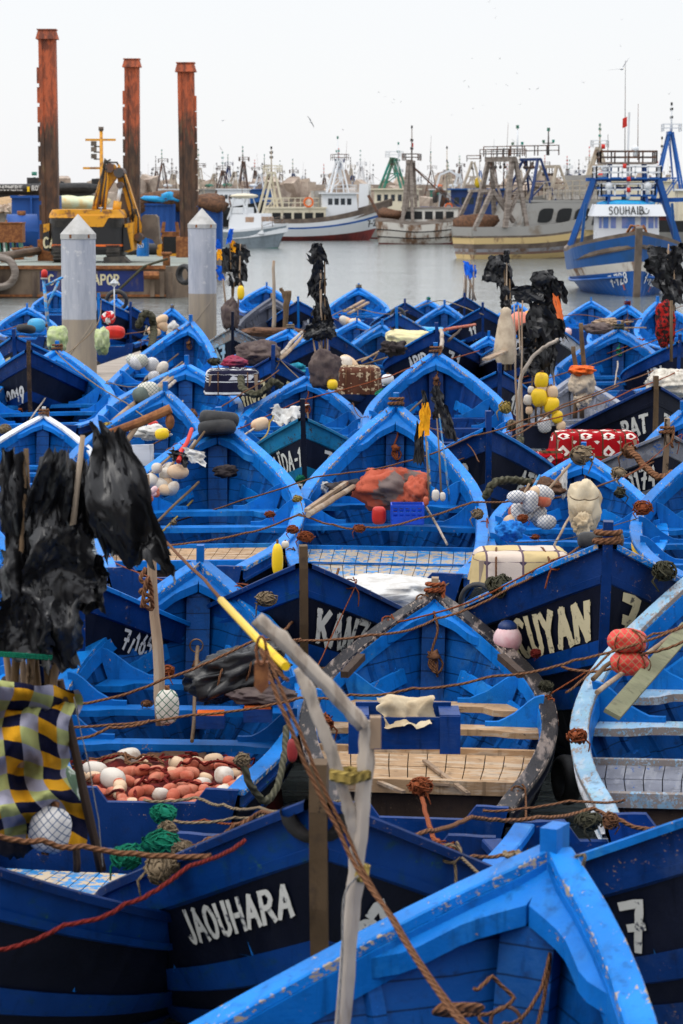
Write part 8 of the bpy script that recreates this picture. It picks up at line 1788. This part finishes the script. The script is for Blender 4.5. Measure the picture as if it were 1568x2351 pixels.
lump('yellow brown timber pieces in the scrap board boat', 'timber', Q(1395, 740, 66), (.3, .3, .08), 'driftwood', 95, folds=.5)
buoy('pink float in the small boat by the trawler number', Q(1303, 762, 66), .10, 'pinkbuoy', h=1)
stick_flags('two small blue flags on thin sticks at the water edge', [(1068, 690, 1070, 620, 'driftwood'), (1078, 690, 1079, 600, 'driftwood'), (1085, 690, 1087, 605, 'driftwood'), (1064, 690, 1066, 630, 'palewood'), (1092, 690, 1074, 632, 'driftwood')], [(1070, 600, 18, 40, 'flag_blue', .2), (1086, 608, 20, 28, 'flag_blue', .2)], 84, 9)
# ---- left back ----
stick_flags('black, blue and orange flags right of the farther guide pile', [(520, 735, 512, 640, 'driftwood'), (535, 735, 528, 560, 'brownwood'), (545, 735, 552, 560, 'driftwood'), (530, 735, 540, 600, 'brownwood')], [(528, 570, 30, 60, 'bag'), (552, 560, 46, 40, 'bag', 0), (545, 590, 44, 50, 'bag', 0), (538, 620, 40, 36, 'bag'), (515, 570, 20, 60, 'bag'), (533, 625, 24, 30, 'cloth_white'), (532, 525, 12, 34, 'flag_blue', 0), (535, 552, 14, 26, 'flag_yellow', 0), (501, 548, 12, 26, 'flag_blue', 0), (503, 572, 12, 24, 'flag_yellow', 0), (503, 610, 16, 34, 'flag_blue', 0)], 76, 10)
lump('brown sacking at the foot of the black and blue flags', 'sacking', Q(530, 725, 75), (.22, .2, .42), 'cloth_grey', 96, folds=.3); buoy('yellow float on the black and blue flag bunch', Q(553, 672, 75), .10, 'yellow', h=2)
pole('tall worn stake standing in the dark grey boat', Q(627, 760, 68), Q(628, 598, 68), .055, 'driftwood', .035); pole('curved brown timber right of the tall stake', Q(652, 760, 68), Q(660, 668, 68), .06, 'brownwood', .09); pole('thin brown timber meeting the curved one', Q(645, 662, 68.2), Q(655, 690, 68), .045, 'brownwood', .05)
lump('brown net draped over the stern of the dark grey boat', 'net', Q(625, 762, 66), (.75, .3, .10), 'net_brown', 97, folds=.25)
def beacon():
    Y = 60; f = Q(113, 775, Y); t = thing('beacon_pole', 'blue pole topped by a red lamp at the left', 'beacon', f); g = G(); g.tube([Vector((0, 0, 0)), Q(100, 640, Y)-f], [.045, .035], n=8); g.build('pole', 'woodblue', t); g = G(); c = Q(102, 628, Y)-f; g.tube([c+Vector((0, 0, -.09)), c+Vector((0, 0, .05)), c+Vector((0, 0, .09))], [.075, .07, .03], n=12); g.build('lamp', 'redplastic', t); g = G(); g.cyl(c+Vector((0, 0, -.13)), c+Vector((0, 0, -.09)), .085); g.build('lamp_base', 'v_grey', t)
    g = G(); g.tube([Q(106, 655, Y)-f, Q(145, 636, Y)-f], .03, n=7); g.tube([Q(105, 710, Y)-f, Q(135, 645, Y)-f], .03, n=7); g.build('arm', 'woodblue', t)
beacon()
def reflector():
    Y = 68; f = Q(263, 730, Y); t = thing('radar_reflector', 'white diamond shaped radar reflector on a thin pole', 'reflector', f); g = G(); g.tube([Vector((0, 0, 0)), Q(262, 640, Y)-f], .018, n=6); g.build('pole', 'v_white', t); c = Q(262, 650, Y)-f; r_ = .12; g = G()
    for a in (0, math.pi/3, 2*math.pi/3): 
        d = Vector((math.cos(a), math.sin(a), 0))*r_; g.prism([c+d, c+Vector((0, 0, r_)), c-d, c-Vector((0, 0, r_))], Vector((-d.y, d.x, 0)).normalized()*.006)
    g.prism([c+Vector((r_*math.cos(a), r_*math.sin(a), 0)) for a in [2*math.pi*i/8 for i in range(8)]], (0, 0, .006)); g.build('plates', 'v_white', t, recalc=True)
reflector()
float_bunch('pale cork floats heaped in the boat between the piles', 372, 748, 68, 12, (26, 16), ['float_cr', 'float_wh', 'float_cr'], 12, .10); lump('white bag right of the pale cork floats', 'bag', Q(398, 752, 67), (.12, .1, .14), 'cloth_white', 99, folds=.3)
lump('white and red bag in the fuel can boat', 'bag', Q(250, 728, 68), (.14, .12, .14), clothmat('white_red_bag', (.7, .68, .66), (.6, .03, .03), 3, lo=.55, hi=.57), 100, folds=.3); lump('red fuel can under the thwart', 'fuel can', Q(262, 763, 66), (.26, .2, .16), 'redplastic', 101, folds=.04, sq=.7)
lump('pale green tarpaulin left of the nearer guide pile', 'tarpaulin', Q(132, 778, 58), (.20, .3, .24), 'tarp_green', 102, folds=.2, sq=.7); lump('pale green tarpaulin right of the nearer guide pile', 'tarpaulin', Q(234, 782, 57.5), (.14, .3, .26), 'tarp_green', 103, folds=.2, sq=.7); buoy('pale blue jerrycan on the bow at the left', Q(84, 747, 56), .15, plain('paleblue_can', (.05, .35, .6), .35), (1, 0, 0))
pole('orange brown cane laid over the middle right boats', Q(1018, 757, 56), Q(1090, 745, 58), .035, 'float_or', .03); pole('grey crutch post in the middle right', Q(1013, 800, 55), Q(1012, 757, 55.5), .045, 'palewood'); pole('dark prop of the crutch', Q(1030, 782, 55), Q(1060, 755, 57), .03, 'darkwood')
g = G(); g.beam(Q(1115, 825, 52), Q(1165, 803, 55), .14, .04); tag(g.build('plank', 'driftwood'), 'loose grey plank in the boat left of the yellow buoys', 'plank')
lump('black mess of rope loops in the boat right of the brown blanket', 'rope mess', Q(905, 800, 55), (.2, .2, .12), 'cloth_dark', 104, folds=.6)
for k, (a, b_, lb) in enumerate((((790, 715), (835, 690), 'worn board propped in the farthest middle boat, left'), ((800, 720), (845, 694), 'worn board propped in the farthest middle boat, right'))): g = G(); g.beam(Q(*a, 82), Q(*b_, 84), .10, .05); tag(g.build('board', 'driftwood'), lb, 'board')
float_bunch('white and orange floats on the thwart of the farthest middle boat', 806, 738, 76, 5, (20, 4), ['float_wh', 'float_cr', 'orange'], 14, .11)
# rubble of gear that fills the boats' wells, each its own heap
for i, (key, t, y, r_, m_, lb) in enumerate((('diag2', .45, .1, (.3, .3, .1), 'net_brown', 'brown net heap in the well of the pole boat'), ('diag1', .3, .3, (.25, .2, .1), 'cloth_dark', 'dark cloth heap in the bow right of the float poles'), ('back3', .4, 0, (.4, .4, .12), 'cloth_dark', 'dark heap in the grey stake boat'), ('rightback', .5, .3, (.3, .3, .1), 'net_brown', 'brown net in the white tipped boat'), ('back5', .35, -.2, (.35, .3, .15), 'net_red', 'dark red net heap behind the blue sheet'), ('mid1', .35, .2, (.3, .2, .1), 'cloth_dark', 'dark heap in the loop hung bow'), ('left1', .3, .2, (.3, .2, .1), 'net_brown', 'brown net in the left edge boat'), ('pale', .35, -.2, (.25, .2, .1), 'cloth_grey', 'grey cloth in the pale rimmed boat'), ('bundle', .35, .35, (.2, .2, .1), 'cloth_dark', 'dark cloth behind the cream bundle'), ('greyin', .55, .1, (.5, .4, .1), 'cloth_dark', 'charcoal net in the grey boat'))):
    lump(lb, 'heap', inboat(key, t, y, .42), r_, m_, 120+i, folds=.4, group=None)
lump('white plastic sheet behind the KANZ boat', 'sheet', Q(900, 1357, 24.5), (.40, .5, .11), 'cloth_white', 140, folds=.18, sq=.6)
# ---- gulls ----
M['gull_w'] = plain('gull_white', (.75, .75, .76), .7); M['gull_g'] = plain('gull_grey_wing', (.28, .29, .31), .7, c2=(.2, .2, .22)); M['gull_b'] = plain('gull_black_tip', (.03, .03, .03), .7)
def gull(label, x, y, span_px, Y, heading=0.0, up=.35, roll=0.0, left=None, right=None, pitch=0.0, detail=True, light=False):
    t = thing('gull', label, 'gull', Q(x, y, Y), 0, 'gulls in the air over the harbour'); S = span_px*mpp(Y)/2; b = S*.36; g = G()
    t.rotation_euler = (pitch, roll, heading)
    g.tube([(0, -b*1.1, .0), (0, -b*.95, .02*b), (0, -b*.6, .05*b), (0, 0, 0), (0, b*.7, -.02*b), (0, b*1.1, .02*b), (0, b*1.3, .02*b)], [b*.03, b*.10, b*.17, b*.26, b*.16, b*.12, b*.05], n=10)
    for sx, u_ in ((-1, left if left is not None else up), (1, right if right is not None else up)):
        rows = []; 
        for q in range(9):
            f = q/8; z = math.sin(u_)*S*(f*1.25-.45*f*f); xx = sx*S*math.cos(u_*.8)*f; ch = b*(.62*(1-f**2.2)+.05); sw = -b*.25*math.sin(f*3.1)+b*.55*f*f
            rows.append([Vector((xx, sw-ch*.5, z)), Vector((xx, sw, z+b*.05*(1-f))), Vector((xx, sw+ch*.6, z-.01*b)), Vector((xx, sw, z-b*.02*(1-f)))])
        g.grid(rows[:7], 1, closeu=True); g.grid(rows[6:], 2, closeu=True)
    g.build('body', ['gull_w', 'gull_w' if light else 'gull_g', 'gull_b'], t)
    g = G(); g.tube([(0, -b*1.08, 0), (0, -b*1.35, -b*.03)], [b*.05, b*.015], n=6); g.build('beak', 'yellow', t)
gull('gull with one wing raised, largest, at the upper right', 1428, 158, 66, 95, R(12), .3, R(-8), .05, 1.0); gull('gull banking left of centre above the white trawler', 714, 280, 34, 110, R(35), .3, R(48), .2, -.1); gull('gull diving with folded wings left of the others', 512, 276, 20, 110, R(80), .8, R(20), -.8, .3); gull('pale gull seen over the tall frames on the left', 507, 342, 16, 130, R(40), .3, R(50), light=True); gull('gull with raised wings over the arched gantry', 1181, 326, 22, 130, R(20), .9, 0, light=True)
FG = [(870, 212), (884, 222), (902, 236), (905, 229), (920, 234), (1065, 187), (1076, 200), (1083, 134), (1135, 20), (1137, 41), (1147, 135), (1139, 193), (1164, 196), (1187, 169), (1216, 205), (1234, 204), (1086, 249), (1110, 241), (1038, 264), (787, 298), (1339, 190), (1425, 106), (1428, 45), (1559, 137), (1536, 216), (1193, 240), (1122, 5)]
for i, (x, y) in enumerate(FG): rr = random.Random(i); gull('tiny distant gull specks in the pale sky', x, y, rr.uniform(9, 14), 240+rr.uniform(-30, 60), R(rr.uniform(0, 180)), rr.uniform(.1, .6), R(rr.uniform(-30, 30)))
gull('gull perched on the excavator cover', 232, 477, 26, 126, R(90), -1.35); 

# ---- thin twine and light lines tied between neighbouring rims ----
SN = dict(front='foreground boat', jaou='JAOUHARA boat', floats='floats boat', blackrim='black rimmed boat', pale='pale rimmed boat', kanz='KANZ boat', acuyan='ACUYAN boat', centre='central boat', tyrebow='tyre bow boat', bundle='cream bundle boat', bigdark='wide empty boat', sheet='white sheet boat', zaida='ZAIDA boat', b1693='7/1693 boat', atifa='ATIFA boat', grey1174='grey 7/1174 boat', rat='RAT boat', diag1='float pole boat', diag2='grey pole boat', leftmid='empty boat by the pile', whitebow='white bow boat', greyin='grey bundle boat', rightback='white tipped boat', midright='driftwood plank boat', mid1='loop bow boat', bundle2='oar boat', left3='fuel can boat', farright1='scrap board boat', back1='farthest middle boat', yellowside='yellow sided boat')
TW = [('centre', 'tyrebow'), ('centre', 'bundle'), ('floats', 'kanz'), ('floats', 'blackrim'), ('kanz', 'centre'), ('acuyan', 'bundle'), ('acuyan', 'blackrim'), ('blackrim', 'pale'), ('jaou', 'blackrim'), ('zaida', 'sheet'), ('zaida', 'bigdark'), ('sheet', 'b1693'), ('atifa', 'centre'), ('atifa', 'greyin'), ('grey1174', 'bundle'), ('rat', 'greyin'), ('rightback', 'farright1'), ('mid1', 'bigdark'), ('bundle2', 'mid1'), ('diag1', 'bundle2'), ('diag2', 'tyrebow'), ('leftmid', 'diag2'), ('whitebow', 'tyrebow'), ('midright', 'rightback'), ('left3', 'diag1'), ('yellowside', 'bundle'), ('back1', 'mid1'), ('floats', 'tyrebow'), ('front', 'jaou'), ('sheet', 'bigdark'), ('bigdark', 'greyin'), ('b1693', 'bundle2')]
for i, (a, b_) in enumerate(TW):
    rr = random.Random(i); best = None
    for q in range(60):
        p0 = inboat(a, rr.uniform(0, .9), rr.choice([-1, 1]), None, .04); p1 = inboat(b_, rr.uniform(0, .9), rr.choice([-1, 1]), None, .04); d = (p0-p1).length
        if .4 < d and (best is None or abs(d-1.6) < best[0]): best = (abs(d-1.6), p0, p1)
    _, p0, p1 = best; g = G(); r_ = rr.uniform(.005, .009)*(1.5 if p0.y > 40 else 1); mt = rr.choice(['rope', 'rope_or', 'rope_or', 'rope_tan'])
    ring = lambda c: [c+Vector((.05*math.cos(t_*.9), .05*math.sin(t_*.9), .04*math.sin(t_*.9)-.03+.004*t_)) for t_ in range(9)]
    g.tube(smooth_path(ring(p0)+[p0.lerp(p1, .5)-Vector((0, 0, rr.uniform(.05, .18)))]+ring(p1), 4, 0, .002, i), r_, n=5)
    for c in (p0, p1): g.tube(smooth_path([c, c+Vector((rr.uniform(-.08, .08), -.03, -.08)), c+Vector((rr.uniform(-.12, .12), -.05, -.2))], 4), r_, n=5)
    tag(g.build('twine', mt), 'thin twine tied between the %s and the %s' % (SN[a], SN[b_]), 'rope', 'thin twine between neighbouring rims')

# ---- nets, poles and rags lying low in more of the boats ----
for i, key in enumerate(('centre', 'tyrebow', 'bigdark', 'sheet', 'diag2', 'leftmid', 'rightback', 'midright', 'mid1', 'farright1', 'left3', 'bundle', 'pale', 'blackrim', 'bundle2', 'back1', 'whitebow', 'floats')):
    rr = random.Random(900+i); nm = SN[key]
    lump('brown net and rag heap on the bottom of the %s' % nm, 'net', inboat(key, rr.uniform(.3, .48), rr.uniform(-.4, .4), .30), (rr.uniform(.18, .34), rr.uniform(.18, .3), rr.uniform(.06, .11)), rr.choice(['net_brown', 'net_red', 'cloth_dark', 'net_brown']), 200+i, folds=.5)
    if key not in ('blackrim', 'pale'):
        y0 = rr.uniform(-.7, .7); pole('thin weathered pole laid fore and aft in the %s' % nm, inboat(key, .16, y0*.4, None, -.22), inboat(key, rr.uniform(.5, .7), y0, None, -.06), .017, rr.choice(['driftwood', 'brownwood', 'palewood']), .014)
    tuft('frayed orange twine knot on the thwart of the %s' % nm, inboat(key, .42, rr.uniform(-.6, .6), None, -.10), rr.uniform(.04, .06), rr.choice(['rope_or', 'rope', 'rope_tan']), n=24)
